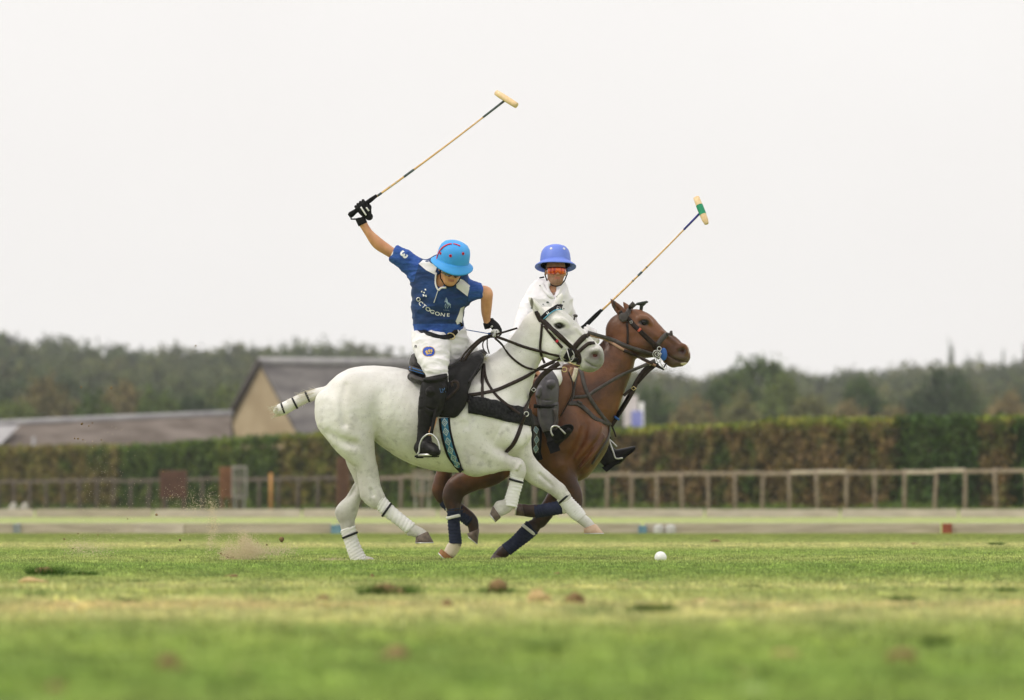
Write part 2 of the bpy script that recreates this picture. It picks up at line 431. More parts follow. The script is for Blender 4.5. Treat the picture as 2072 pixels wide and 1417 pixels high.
def turf_color(nt, vec):
    """colour of the turf over the field: broad worn and mown bands across the pitch plus patches"""
    sx = nt.nodes.new('ShaderNodeSeparateXYZ'); nt.links.new(vec, sx.inputs[0])
    wv = nt.nodes.new('ShaderNodeTexNoise'); wv.inputs['Scale'].default_value = .35; wv.inputs['Detail'].default_value = 3; nt.links.new(vec, wv.inputs['Vector'])
    ad = nt.nodes.new('ShaderNodeMath'); ad.operation = 'MULTIPLY_ADD'; ad.inputs[1].default_value = 3.4; ad.inputs[2].default_value = -1.7; nt.links.new(wv.outputs['Fac'], ad.inputs[0])
    sm = nt.nodes.new('ShaderNodeMath'); sm.operation = 'ADD'; nt.links.new(sx.outputs['Y'], sm.inputs[0]); nt.links.new(ad.outputs[0], sm.inputs[1])
    mr = nt.nodes.new('ShaderNodeMapRange'); mr.inputs['From Max'].default_value = 100; nt.links.new(sm.outputs[0], mr.inputs['Value'])
    r = nt.nodes.new('ShaderNodeValToRGB'); cr = r.color_ramp; cr.elements.remove(cr.elements[0])
    G = (.310, .385, .105, 1); L = (.64, .61, .28, 1); M = (.45, .49, .170, 1); W = (.70, .57, .30, 1)
    stops = [(.09, G), (.125, (.31, .42, .10, 1)), (.155, (.36, .44, .12, 1)), (.18, M), (.192, L), (.205, L), (.214, W), (.222, L), (.25, M), (.262, L), (.285, M), (.31, G), (.36, (.30, .41, .10, 1)), (.41, M), (.47, (.34, .44, .115, 1)),
             (.51, M), (.545, L), (.58, L), (.62, M), (.70, (.34, .38, .11, 1)), (.84, (.34, .37, .11, 1))]
    cr.elements[0].position = stops[0][0]; cr.elements[0].color = stops[0][1]
    for p, c in stops[1:]: e = cr.elements.new(p); e.color = c
    nt.links.new(mr.outputs[0], r.inputs['Fac'])
    n2 = nt.nodes.new('ShaderNodeTexNoise'); n2.inputs['Scale'].default_value = 2.2; n2.inputs['Detail'].default_value = 6; n2.inputs['Roughness'].default_value = .7; nt.links.new(vec, n2.inputs['Vector'])
    m2 = nt.nodes.new('ShaderNodeMapRange'); m2.inputs['From Min'].default_value = .42; m2.inputs['From Max'].default_value = .68; nt.links.new(n2.outputs['Fac'], m2.inputs['Value'])
    mx = nt.nodes.new('ShaderNodeMix'); mx.data_type = 'RGBA'; mx.blend_type = 'MIX'; mx.inputs['B'].default_value = (.13, .215, .055, 1)
    m2.inputs['To Max'].default_value = .9
    nt.links.new(m2.outputs[0], mx.inputs['Factor']); nt.links.new(r.outputs[0], mx.inputs['A'])
    n3 = nt.nodes.new('ShaderNodeTexNoise'); n3.inputs['Scale'].default_value = 22; n3.inputs['Detail'].default_value = 4; n3.inputs['Roughness'].default_value = .75; nt.links.new(vec, n3.inputs['Vector'])
    m3 = nt.nodes.new('ShaderNodeMapRange'); m3.inputs['From Min'].default_value = .3; m3.inputs['From Max'].default_value = .7; m3.inputs['To Min'].default_value = .30; m3.inputs['To Max'].default_value = 1.75; nt.links.new(n3.outputs['Fac'], m3.inputs['Value'])
    sc = nt.nodes.new('ShaderNodeVectorMath'); sc.operation = 'SCALE'; nt.links.new(mx.outputs['Result'], sc.inputs[0]); nt.links.new(m3.outputs[0], sc.inputs['Scale'])
    n4 = nt.nodes.new('ShaderNodeTexNoise'); n4.inputs['Scale'].default_value = 6.5; n4.inputs['Detail'].default_value = 5; n4.inputs['Roughness'].default_value = .7; nt.links.new(vec, n4.inputs['Vector'])
    m4 = nt.nodes.new('ShaderNodeMapRange'); m4.inputs['From Min'].default_value = .35; m4.inputs['From Max'].default_value = .65; m4.inputs['To Min'].default_value = .55; m4.inputs['To Max'].default_value = 1.4; nt.links.new(n4.outputs['Fac'], m4.inputs['Value'])
    s4 = nt.nodes.new('ShaderNodeVectorMath'); s4.operation = 'SCALE'; nt.links.new(sc.outputs[0], s4.inputs[0]); nt.links.new(m4.outputs[0], s4.inputs['Scale'])
    return s4.outputs[0]
def turf_mat(name, translucent=0.0):
    m = bpy.data.materials.new(name); m.use_nodes = True; nt = m.node_tree; b = nt.nodes['Principled BSDF']
    g = nt.nodes.new('ShaderNodeNewGeometry'); c = turf_color(nt, g.outputs['Position'])
    nt.links.new(c, b.inputs['Base Color']); b.inputs['Roughness'].default_value = .75; b.inputs['Specular IOR Level'].default_value = .2
    if translucent:
        t = nt.nodes.new('ShaderNodeBsdfTranslucent'); nt.links.new(c, t.inputs['Color'])
        ms = nt.nodes.new('ShaderNodeMixShader'); ms.inputs[0].default_value = translucent
        nt.links.new(b.outputs[0], ms.inputs[1]); nt.links.new(t.outputs[0], ms.inputs[2]); nt.links.new(ms.outputs[0], nt.nodes['Material Output'].inputs['Surface'])
    return m
M_turf = turf_mat('turf'); M_blade = turf_mat('blade', .15)
v, q = grid_mesh(np.linspace(-60, 60, 40), np.concatenate([np.linspace(-4, 84, 40), np.linspace(86, 160, 60)]), lambda x, y: gz(y) + 0 * x)
tag(mesh_obj('grass_field', v, q, M_turf), kind='structure')
M_far = mat('far_ground', (.10, .13, .04), .9, (.16, .15, .07), .15)
v, q = grid_mesh(np.linspace(-480, 480, 60), np.concatenate([np.linspace(160.01, 400, 10), np.linspace(420, 985, 40)]), hillz)
tag(mesh_obj('hills', v, q, M_far), kind='structure')
v, q = grid_mesh(np.concatenate([np.linspace(-480, -60.01, 4)]), np.linspace(-4, 160, 30), lambda x, y: gz(y) + 0 * x); tag(mesh_obj('ground', v, q, M_far), kind='structure')
v, q = grid_mesh(np.concatenate([np.linspace(60.01, 480, 4)]), np.linspace(-4, 160, 30), lambda x, y: gz(y) + 0 * x); tag(mesh_obj('ground', v, q, M_far), kind='structure')

# ---- grass blades: small patches of blades scattered over the pitch
def blade_patch(seed, size, nb, h0, h1):
    r = np.random.default_rng(seed); P = r.uniform(-size / 2, size / 2, (nb, 2)); a = r.uniform(0, 2 * np.pi, nb); h = r.uniform(h0, h1, nb)
    w = r.uniform(.0018, .0036, nb); lean = r.uniform(0, .9, nb) * h; la = r.uniform(0, 2 * np.pi, nb)
    V = np.zeros((nb, 5, 3)); dx = np.cos(a) * w; dy = np.sin(a) * w
    V[:, 0] = np.stack([P[:, 0] - dx, P[:, 1] - dy, 0 * h], 1); V[:, 1] = np.stack([P[:, 0] + dx, P[:, 1] + dy, 0 * h], 1)
    lx, ly = np.cos(la) * lean, np.sin(la) * lean
    V[:, 2] = V[:, 1] + np.stack([-dx * .2 + lx * .35, -dy * .2 + ly * .35, h * .6], 1); V[:, 3] = V[:, 0] + np.stack([dx * .2 + lx * .35, dy * .2 + ly * .35, h * .6], 1)
    V[:, 4] = np.stack([P[:, 0] + lx, P[:, 1] + ly, h], 1)
    b = np.arange(nb)[:, None] * 5
    F = [tuple(x) for x in (b + np.array([0, 1, 2, 3])).tolist()] + [tuple(x) for x in (b + np.array([3, 2, 4])).tolist()]
    return V.reshape(-1, 3), F
blades = []
for sd in range(3):
    V_, F_ = blade_patch(sd, .34, 400, .008, .032); o = mesh_obj('grass_patch', V_, F_, M_blade, smooth=False, link=False); blades.append(o)
def scatter(name, base, srcs, density, seed, smin, smax, label, cat):
    ng = bpy.data.node_groups.new(name, 'GeometryNodeTree')
    ng.interface.new_socket('Geometry', in_out='INPUT', socket_type='NodeSocketGeometry'); ng.interface.new_socket('Geometry', in_out='OUTPUT', socket_type='NodeSocketGeometry')
    N = ng.nodes; Lk = ng.links; gi = N.new('NodeGroupInput'); go = N.new('NodeGroupOutput'); jn = N.new('GeometryNodeJoinGeometry')
    for i, s_ in enumerate(srcs):
        d = N.new('GeometryNodeDistributePointsOnFaces'); d.inputs['Density'].default_value = density / len(srcs); d.inputs['Seed'].default_value = seed + i
        Lk.new(gi.outputs[0], d.inputs['Mesh'])
        oi = N.new('GeometryNodeObjectInfo'); oi.inputs['Object'].default_value = s_; oi.inputs['As Instance'].default_value = True
        ip = N.new('GeometryNodeInstanceOnPoints'); Lk.new(d.outputs['Points'], ip.inputs['Points']); Lk.new(oi.outputs['Geometry'], ip.inputs['Instance'])
        rv = N.new('FunctionNodeRandomValue'); rv.data_type = 'FLOAT_VECTOR'; rv.inputs['Min'].default_value = (0, 0, 0); rv.inputs['Max'].default_value = (0, 0, 6.283); Lk.new(rv.outputs[0], ip.inputs['Rotation'])
        rs = N.new('FunctionNodeRandomValue'); rs.data_type = 'FLOAT'; rs.inputs[2].default_value = smin; rs.inputs[3].default_value = smax; Lk.new(rs.outputs[1], ip.inputs['Scale'])
        Lk.new(ip.outputs[0], jn.inputs[0])
    Lk.new(jn.outputs[0], go.inputs[0])
    md = base.modifiers.new('scatter', 'NODES'); md.node_group = ng
# trapezoid of turf that the lens can see, a little wider on both sides
ysn = np.array([8.5, 12, 20, 30, 45, 60, 82.3]); V = []; Fq = []
for i, y in enumerate(ysn):
    hw = y * .09 + .9; V += [(-hw, y, 0.0015), (hw, y, 0.0015)]
    if i: Fq.append((2 * i - 2, 2 * i - 1, 2 * i + 1, 2 * i))
gr = mesh_obj('grass', V, Fq, M_turf, smooth=False)
scatter('grass_scatter', gr, blades, 15, 3, .8, 1.25, None, None)
tag(gr, 'short mown yellow green grass covering the polo pitch', 'grass', kind='stuff')

# ------------------------------------------------------------------ sideboards along the pitch
M_board = mat('board', (.36, .31, .24), .85, (.50, .43, .35), 3, stretch=(.6, 1, 6), bump=.002, bscale=20, detail=6)
M_board2 = mat('board_pale', (.42, .36, .30), .85, (.58, .51, .44), 3, stretch=(.7, 1, 5), bump=.002, bscale=20)
M_metal = mat('grey_metal', (.25, .27, .28), .4, (.4, .42, .43), 10, metal=.7)
M_bluep = mat('blue_paint', (.10, .20, .27), .5, (.16, .28, .36), 12); M_tub = mat('tub_plastic', (.38, .37, .35), .6, (.48, .47, .44), 10)
M_redp = mat('red_paint', (.22, .05, .025), .7, (.30, .09, .05), 12)
M_whitep = mat('white_paint', (.62, .62, .60), .6, (.75, .75, .72), 10)
YB = 82.6; sB = FPX / YB
bt = thing('sideboard', 'long low weathered wooden sideboard edging the near side of the far grass strip', 'board fence', (0, YB, 0))
edges = [-7 * 4.35 + 0.0]
def bx(px): return (px - 1036) / sB
J = [-590, 30, 675, 1300, 1905, 2510]
def bevel_box(name, c, d, m, parent, be=.006, M=None):
    o = MB().box((0, 0, 0), d).build(name, m, parent, False); o.location = c
    if M: o.rotation_euler = M
    md = o.modifiers.new('bevel', 'BEVEL'); md.width = be; md.segments = 2; return o
for i in range(len(J) - 1):
    x0, x1 = bx(J[i]) + .02, bx(J[i + 1]) - .02
    bevel_box('plank', ((x0 + x1) / 2, YB, .075), (x1 - x0, .035, .165 + .004 * (i % 2)), M_board if i != 1 else M_board, bt)
    bevel_box('cap_rail', ((x0 + x1) / 2, YB + .01, .168 + .004 * (i % 2)), (x1 - x0 - .01, .06, .014), M_board2, bt, .003)
x0, x1 = bx(272), bx(372); bevel_box('repair_plank', ((x0 + x1) / 2, YB - .028, .08), (x1 - x0, .02, .15), M_board2, bt)
o = bevel_box('joint_bracket', (bx(35), YB - .035, .08), (.11, .03, .17), M_metal, bt); MB().torus((0, -.03, 0), .05, .012, None, 16, 6).build('ring', M_metal, o)
bevel_box('joint_block', (bx(682), YB - .05, .07), (.17, .07, .15), M_bluep, bt)
bevel_box('joint_block', (bx(1300), YB - .05, .07), (.12, .07, .13), M_bluep, bt)
bevel_box('joint_block', (bx(1915), YB - .05, .085), (.14, .07, .17), M_redp, bt)
for i, px in enumerate((1332, 1356)):
    m_ = MB(); P = [Vector((0, 0, z)) for z in (0, .02, .10, .13, .15, .155)]; m_.tube(P, [.075, .078, .078, .07, .045, .01], 14)
    o = m_.build('marker_tub', M_tub); o.location = (bx(px), YB - .16, 0.0)
    tag(o, ['small white plastic tub by the sideboard, left one of two', 'small white plastic tub by the sideboard, right one of two'][i], 'tub', 'white tubs beside the sideboard')
# second row of boards, far side of the strip
YC = 130; sC = FPX / YC
b2 = thing('sideboard', 'farther row of whitish boards at the foot of the post and rail fence', 'board fence', (0, YC, .188))
xx = -14.0; k = 0
while xx < 14:
    L = [3.1, 2.7, 3.4][k % 3]; bevel_box('plank', (xx + L / 2, YC, .188 + .085), (L - .05, .035, .20 + .01 * (k % 2)), [M_board2, M_board, M_board2][k % 3] if xx < 1 else M_board2, b2); xx += L; k += 1
# ------------------------------------------------------------------ post and rail fence, receding to the left
M_rail = mat('rail_wood', (.17, .13, .095), .9, (.30, .24, .18), 4, stretch=(1, 1, 5), bump=.003, bscale=25)
M_raild = mat('rail_wood_dark', (.085, .068, .05), .9, (.165, .135, .105), 4, stretch=(1, 1, 5), bump=.003, bscale=25)
M_railp = mat('rail_pale', (.36, .30, .24), .85, (.46, .39, .31), 5)
M_post_or = mat('orange_post', (.40, .20, .06), .8, (.5, .28, .1), 8)
FA, FB = Vector((-18.0, 200)), Vector((12.62, 140)); FD = (FB - FA).normalized(); FLn = (FB - FA).length
fence_t = thing('post_and_rail_fence', 'weathered grey post and rail fence running along the foot of the hedge', 'fence', (0, 165, .3))
ang = math.atan2(FD.y, FD.x)
def fpt(t, off=0): return FA + FD * t + Vector((FD.y, -FD.x)) * off
t = -6.0; k = 0; H = 1.06
post_me = None
while t < FLn + 5:
    p = fpt(t); z = float(gz(p.y)); lean = random.uniform(-.05, .05)
    if post_me is None:
        o = MB().tube([(0, 0, -.2), (0, 0, .4), (0.008, 0, .8), (0, 0, 1.1)], [.056, .054, .052, .05], 8).build('post', M_rail, fence_t); post_me = o.data
    else:
        o = bpy.data.objects.new('post', post_me); COL.objects.link(o); o.parent = fence_t; o.matrix_parent_inverse = fence_t.matrix_basis.inverted()
    if p.x < -4: o.material_slots[0].link = 'OBJECT'; o.material_slots[0].material = M_raild
    o.location = (p.x, p.y, z - random.uniform(0, .05)); o.rotation_euler = (random.uniform(-.03, .03), lean, random.uniform(0, 3))
    if True:
        p2 = fpt(t + 1.47); mid = (p + p2) / 2
        pal = 48.8 + 6 < t + 6 < 53 + 6 or 58.8 + 6 < t + 6 < 62 + 6
        r = bevel_box('rail', ((mid.x), (mid.y), z + H - .03 + random.uniform(-.02, .02)), (1.46, .06, .10), M_railp if (1625 < 1036 + mid.x * FPX / mid.y < 1710 or 1850 < 1036 + mid.x * FPX / mid.y < 1935) else M_raild if mid.x < -4 else M_rail, fence_t, .012, (random.uniform(-.02, .02), random.uniform(-.008, .008), ang))
    t += 1.47; k += 1

# ------------------------------------------------------------------ hedge behind the fence
def leaf_quads(C, size, r, tilt=None):
    n = len(C); a = r.normal(size=(n, 3)); a /= np.linalg.norm(a, axis=1)[:, None]; b = r.normal(size=(n, 3)); b = np.cross(a, b); b /= np.linalg.norm(b, axis=1)[:, None]
    s_ = (size * r.uniform(.6, 1.3, n))[:, None]
    V = np.stack([C - a * s_, C + b * s_ * .45 + a * s_ * .1, C + a * s_, C - b * s_ * .45 + a * s_ * .1], 1).reshape(-1, 3)
    return V, np.arange(4 * n).reshape(-1, 4)
def leaf_mat(name, cols, scale, rough=.7, top=None, detail=3, fine=None, obj_rand=False):
    m = bpy.data.materials.new(name); m.use_nodes = True; nt = m.node_tree; b = nt.nodes['Principled BSDF']; b.inputs['Roughness'].default_value = rough; b.inputs['Specular IOR Level'].default_value = .25
    g = nt.nodes.new('ShaderNodeNewGeometry'); n = nt.nodes.new('ShaderNodeTexNoise'); n.inputs['Scale'].default_value = scale; n.inputs['Detail'].default_value = detail; n.inputs['Roughness'].default_value = .6
    nt.links.new(g.outputs['Position'], n.inputs['Vector'])
    r = nt.nodes.new('ShaderNodeValToRGB'); cr = r.color_ramp; fac = n.outputs['Fac']
    if obj_rand:
        oi = nt.nodes.new('ShaderNodeObjectInfo'); ad = nt.nodes.new('ShaderNodeMath'); ad.operation = 'MULTIPLY_ADD'; ad.inputs[1].default_value = .5; ad.inputs[2].default_value = -.25
        nt.links.new(oi.outputs['Random'], ad.inputs[0]); a2 = nt.nodes.new('ShaderNodeMath'); a2.operation = 'ADD'; nt.links.new(ad.outputs[0], a2.inputs[0]); nt.links.new(fac, a2.inputs[1]); fac = a2.outputs[0]
    cr.elements[0].position = .32; cr.elements[0].color = (*cols[0], 1); cr.elements[1].position = .68; cr.elements[1].color = (*cols[-1], 1)
    for i, c in enumerate(cols[1:-1]): e = cr.elements.new(.32 + .36 * (i + 1) / (len(cols) - 1)); e.color = (*c, 1)
    nt.links.new(fac, r.inputs['Fac'])
    n2 = nt.nodes.new('ShaderNodeTexNoise'); n2.inputs['Scale'].default_value = fine or scale * 5; nt.links.new(g.outputs['Position'], n2.inputs['Vector'])
    m2 = nt.nodes.new('ShaderNodeMapRange'); m2.inputs['From Min'].default_value = .3; m2.inputs['From Max'].default_value = .7; m2.inputs['To Min'].default_value = .3; m2.inputs['To Max'].default_value = 1.75; nt.links.new(n2.outputs['Fac'], m2.inputs['Value'])
    sc = nt.nodes.new('ShaderNodeVectorMath'); sc.operation = 'SCALE'; nt.links.new(r.outputs[0], sc.inputs[0]); nt.links.new(m2.outputs[0], sc.inputs['Scale'])
    nt.links.new(sc.outputs[0], b.inputs['Base Color'])
    t = nt.nodes.new('ShaderNodeBsdfTranslucent'); nt.links.new(sc.outputs[0], t.inputs['Color']); ms = nt.nodes.new('ShaderNodeMixShader'); ms.inputs[0].default_value = .25
    nt.links.new(b.outputs[0], ms.inputs[1]); nt.links.new(t.outputs[0], ms.inputs[2]); nt.links.new(ms.outputs[0], nt.nodes['Material Output'].inputs['Surface'])
    return m
M_hg = leaf_mat('hedge_green', [(.055, .10, .02), (.10, .15, .028), (.15, .19, .035)], .8)
M_hb = leaf_mat('hedge_brown', [(.07, .11, .025), (.165, .13, .05), (.215, .14, .065), (.13, .165, .04)], .7)
M_ho = leaf_mat('hedge_olive', [(.07, .11, .025), (.18, .18, .04), (.21, .16, .055), (.11, .16, .03)], .6)
M_hd = leaf_mat('hedge_dark', [(.035, .075, .02), (.06, .105, .025), (.085, .13, .035)], .9)
M_hy = leaf_mat('hedge_yellow_top', [(.11, .16, .025), (.21, .24, .035), (.25, .22, .05)], 1.5)
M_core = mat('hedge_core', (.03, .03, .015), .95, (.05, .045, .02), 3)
def hedge_section(px0, px1, mt, ytop, label, seedh, mtop=None, front=0.0):
    r = np.random.default_rng(seedh)
    def P(px, off):           # point on the hedge's front line seen at px
        a = (px - 1036) / FPX; n = Vector((FD.y, -FD.x)); A = FA + n * off
        # A + FD*t with x = a*y
        tt = (a * A.y - A.x) / (FD.x - a * FD.y); return A + FD * tt
    A, B = P(px0, -2.6 - front), P(px1, -2.6 - front); Ln = (B - A).length; d = (B - A).normalized(); nrm = Vector((-d.y, d.x))
    def ht(u):
        px = px0 + (px1 - px0) * u; p = A + (B - A) * u; return at(px, np.interp(px, [q[0] for q in ytop], [q[1] for q in ytop]), p.y).z
    hh = thing('hedge', label, 'hedge', ((A.x + B.x) / 2, (A.y + B.y) / 2, .3), 'hedge sections behind the rail fence')
    n = int(Ln * 2.35 * 330); U = r.uniform(0, 1, n); hz = np.array([ht(u) for u in np.linspace(0, 1, 40)]); Hs = np.interp(U, np.linspace(0, 1, 40), hz)
    Z = .15 + (Hs - .15) * r.uniform(0, 1, n); pos = np.array(A)[None] + (np.array(B) - np.array(A))[None] * U[:, None]
    lump = vnoise(np.stack([pos[:, 0], Z, pos[:, 1]], 1), 1.6, seedh, 3) * .28
    off = r.exponential(.10, n) + lump
    C = np.stack([pos[:, 0] + nrm.x * off, pos[:, 1] + nrm.y * off, Z], 1)
    V1, Q1 = leaf_quads(C, .085, r); V1 = V1.astype(np.float32)
    mesh_obj('foliage', V1, Q1, mt, hh, False)['kind'] = 'stuff'
    n2 = int(Ln * 1.3 * 200); U = r.uniform(0, 1, n2); Hs = np.interp(U, np.linspace(0, 1, 40), hz); dpt = r.uniform(0, 1.1, n2)
    pos = np.array(A)[None] + (np.array(B) - np.array(A))[None] * U[:, None]
    Z = Hs + vnoise(np.stack([pos[:, 0], dpt, pos[:, 1]], 1), 2.2, seedh + 5, 3) * .16 + r.normal(0, .05, n2)
    C = np.stack([pos[:, 0] + nrm.x * dpt, pos[:, 1] + nrm.y * dpt, Z], 1); V2, Q2 = leaf_quads(C, .09, r)
    mesh_obj('top_growth', V2, Q2, mtop or mt, hh, False)['kind'] = 'stuff'
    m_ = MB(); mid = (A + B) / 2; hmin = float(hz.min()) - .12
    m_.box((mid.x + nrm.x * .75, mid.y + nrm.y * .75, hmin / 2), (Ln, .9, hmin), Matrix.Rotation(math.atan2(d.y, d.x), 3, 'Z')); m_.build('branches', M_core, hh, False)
YT = [(-200, 917), (0, 910), (300, 906), (450, 893), (640, 883), (1250, 874), (1420, 868), (1560, 856), (1900, 851), (2072, 850), (2300, 842)]
secs = [(-150, 235, M_ho, 'reddish green leftmost stretch of clipped hedge beside the long low building', M_ho), (235, 560, M_hg, 'deep green stretch of hedge behind the slatted crates', M_hg),
        (560, 760, M_ho, 'yellowish olive stretch of hedge below the stone gable', M_hy), (760, 1240, M_hg, 'green stretch of hedge mostly hidden behind the two horses', M_hg),
        (1240, 1420, M_hb, 'brown green hedge stretch right of the rider’s far boot', M_hy), (1420, 1800, M_hb, 'russet brown hedge stretch with yellow green top growth', M_hy),
        (1800, 1978, M_hd, 'dark green block of hedge standing out right of the russet stretch', M_hd), (1978, 2040, M_hb, 'narrow lighter olive gap piece between two dark hedge blocks', M_hy), (2040, 2250, M_hd, 'dark green hedge block at the right edge of the photo', M_hg)]
for i, (a, b, m1, lb, m2) in enumerate(secs): hedge_section(a, b, m1, YT, lb.replace('’', "'"), 30 + i, m2, .25 if m1 is M_hd and i in (6, 8) else 0)
# weeds at the foot of the fence
r = np.random.default_rng(5); n = 26000; tt = r.uniform(-4, FLn + 4, n); hgt = .10 + .25 * np.clip(vnoise(np.stack([tt, tt * 0, tt * 0], 1), .5, 3, 2) + .2, 0, 1)
P0 = np.array(FA)[None] + np.array(FD)[None] * tt[:, None]; of = r.uniform(-2.2, -.1, n)
C = np.stack([P0[:, 0] + FD.y * of, P0[:, 1] - FD.x * of, .3 + hgt * r.uniform(0, 1, n)], 1); V1, Q1 = leaf_quads(C, .05, r)
tag(mesh_obj('undergrowth', V1, Q1, M_hg, None, False), 'low green weeds growing between the rail fence and the hedge', 'weeds', kind='stuff')

# ------------------------------------------------------------------ crates / panels leaning by the fence
M_redwood = mat('red_wood', (.085, .042, .026), .8, (.14, .07, .042), 6, stretch=(3, 1, 1))
M_brownwood = mat('brown_wood', (.17, .075, .03), .8, (.25, .12, .055), 6, stretch=(3, 1, 1))
M_dullw = mat('dull_white_paint', (.26, .24, .21), .8, (.35, .33, .29), 6)
def slat_crate(px0, px1, py0, py1, Y, m, label, n=5, depth=.35, frame=None, cage=False):
    a, b = at(px0, py0, Y), at(px1, py1, Y); w = b.x - a.x; z0 = max(float(gz(Y)) + .12, b.z); h = a.z - z0; c = ((a.x + b.x) / 2, Y, z0)
    t_ = thing('slatted_crate', label, 'crate', c); sw = w / n
    for i in range(n): bevel_box('slat', (a.x + sw * (i + .5), Y - .02, z0 + h / 2), (sw * (.30 if cage else .72), .022, h - .10), m, t_)
    for zz in (z0 + .03, z0 + h - .03): bevel_box('cross_bar', ((a.x + b.x) / 2, Y, zz), (w, .05, .06), frame or m, t_)
    for xx_ in (a.x - .005, b.x + .005): bevel_box('upright', (xx_, Y, z0 + h / 2), (.045, .055, h + .01), frame or m, t_)
    if not cage: bevel_box('back_panel', ((a.x + b.x) / 2, Y + depth, z0 + h / 2), (w, .02, h), m, t_)
    for xx_ in () if cage else (a.x - .004, b.x + .004): bevel_box('side_panel', (xx_, Y + depth / 2 + .02, z0 + h / 2), (.02, depth - .06, h - .02), m, t_)
    for xx_ in (a.x + .06, b.x - .06): bevel_box('leg', (xx_, Y + .05, (z0 + float(gz(Y))) / 2), (.06, .06, z0 - float(gz(Y)) + .02), m, t_)
slat_crate(325, 376, 952, 1008, 176, M_redwood, 'dull red slatted box standing in front of the hedge, left one', 5)
slat_crate(446, 470, 945, 1008, 170, M_brownwood, 'brown slatted box half standing beside a white cage panel', 3)
slat_crate(471, 498, 943, 1008, 169.8, M_dullw, 'white barred cage panel beside the brown slatted box', 6, .2, cage=True)
slat_crate(683, 705, 925, 1030, 160, M_redwood, 'tall reddish slatted panel behind the grey horse\'s hind legs', 3, .2)
slat_crate(836, 872, 952, 1003, 158, M_dullw, 'pale barred cage panel seen under the grey horse\'s belly', 6, .2, M_rail, cage=True)
p = at(548, 1030, 165); o = MB().tube([(0, 0, -.2), (0, 0, .6), (0, 0, 1.12)], [.055, .053, .05], 8).build('orange_post', M_post_or); o.location = (p.x, 165, .3); tag(o, 'single orange brown wooden post standing taller than the fence rail', 'post')
for i, px in enumerate((26, 49)):
    p = at(px, 1030, 134); m_ = MB(); m_.tube([(0, 0, -.1), (0, 0, .1), (.02, 0, .18), (.03, 0, .25), (.035, 0, .27)], [.13, .12, .09, .045, .01], 9); o = m_.build('white_marker', M_dullw); o.location = (p.x, 134, .27)
    tag(o, ['rounded white marker cone before the fence, leftmost of the pair', 'rounded white marker cone before the fence, right one of the pair'][i], 'marker', 'white markers at far left')

# ------------------------------------------------------------------ buildings
M_slate = mat('slate_roof', (.105, .095, .095), .75, (.20, .185, .175), .9, bump=.01, bscale=8, detail=8, stretch=(1, 1, 2.2))
M_slate2 = mat('old_roof', (.085, .065, .05), .85, (.16, .13, .11), .8, bump=.01, bscale=8, detail=8)
M_ridge = mat('ridge_tile', (.26, .25, .26), .7, (.36, .35, .35), 2)
M_render = mat('sandy_render', (.34, .26, .16), .9, (.43, .34, .22), .7, detail=6)
M_brick = mat('red_brick', (.30, .12, .075), .9, (.40, .19, .12), 3)
M_dkwood = mat('verge', (.05, .04, .038), .7, (.08, .07, .06), 5)
YG = 250
gb = thing('gabled_barn', 'tall stone barn with sandy gable and steep grey slate roof', 'barn', (-10, YG, .4))
z0 = .3; ap = at(527, 742, YG); el = at(440, 903, YG + 2.6); er = at(613, 903, YG - 2.6)
def P3(v): return (v.x, v.y, v.z)
lowz = z0
def down(p): return Vector((p.x, p.y, z0))
MB().add([ap, el, er, down(er), down(el)], [(0, 1, 4, 3, 2)]).build('gable_wall', M_render, gb, False)
rd = Vector((1, .42, 0))  .normalized() * 8.5                       # ridge runs back to the right
ro = Vector((-.35, -.1, 0)); up_ = Vector((0, 0, .22))
ex = (er - ap); ex2 = (el - ap)
def slab(name, a, b, c, d, th, m, parent):
    n = (b - a).cross(d - a).normalized(); n = n if n.z > 0 else -n
    v = [a, b, c, d] + [p + n * th for p in (a, b, c, d)]
    return MB().add(v, [(0, 1, 2, 3), (7, 6, 5, 4), (0, 4, 5, 1), (1, 5, 6, 2), (2, 6, 7, 3), (3, 7, 4, 0)]).build(name, m, parent, False)
# slate courses: rows of overlapping strips down the visible slope
nr = 14
for i in range(nr):
    a0 = ap + ex * (i / nr) + up_ * .3; a1 = ap + ex * ((i + 1.12) / nr) + up_ * .3
    slab('slate_course', a0, a0 + rd, a1 + rd, a1, .06, M_slate, gb)
nl = ex2.cross(Vector((0, 1, 0))).normalized()
slab('roof', ap + up_ * .3 + Vector((0, .05, 0)), ap + up_ * .3 + rd, el + up_ * .3 + rd, el + up_ * .3 + Vector((0, .05, 0)), .12, M_slate, gb)
MB().tube([ap + ro * .3 + up_, ap + rd + up_], .20, 8).build('ridge', M_ridge, gb)
MB().tube([ap + Vector((0, -.12, .3)), el + (el - ap) * .03 + Vector((-.12, -.12, .15))], .17, 6).build('verge_board', M_dkwood, gb)
MB().add([er, er + rd, down(er + rd), down(er)], [(0, 1, 2, 3)]).build('side_wall', M_render, gb, False)
YL = 232
lb_ = thing('low_building', 'long low farm building with brown tiled roof and brick eaves at left', 'building', (-16, YL, .3))
r0, r1 = at(-120, 868, YL), at(468, 842, YL + 6); e0, e1 = at(-120, 912, YL - 4), at(468, 900, YL + 2)
nr = 8
for i in range(nr):
    a0 = r0 + (e0 - r0) * (i / nr); b0 = r1 + (e1 - r1) * (i / nr); a1 = r0 + (e0 - r0) * ((i + 1.15) / nr); b1 = r1 + (e1 - r1) * ((i + 1.15) / nr)
    slab('tile_course', a0, b0, b1, a1, .05, M_slate2, lb_)
slab('back_roof', r0, r1, r1 + Vector((0, 6, -1.6)), r0 + Vector((0, 6, -1.6)), .05, M_slate2, lb_)
MB().tube([r0 + Vector((0, 0, .1)), r1 + Vector((0, 0, .1))], .15, 8).build('ridge', M_ridge, lb_)
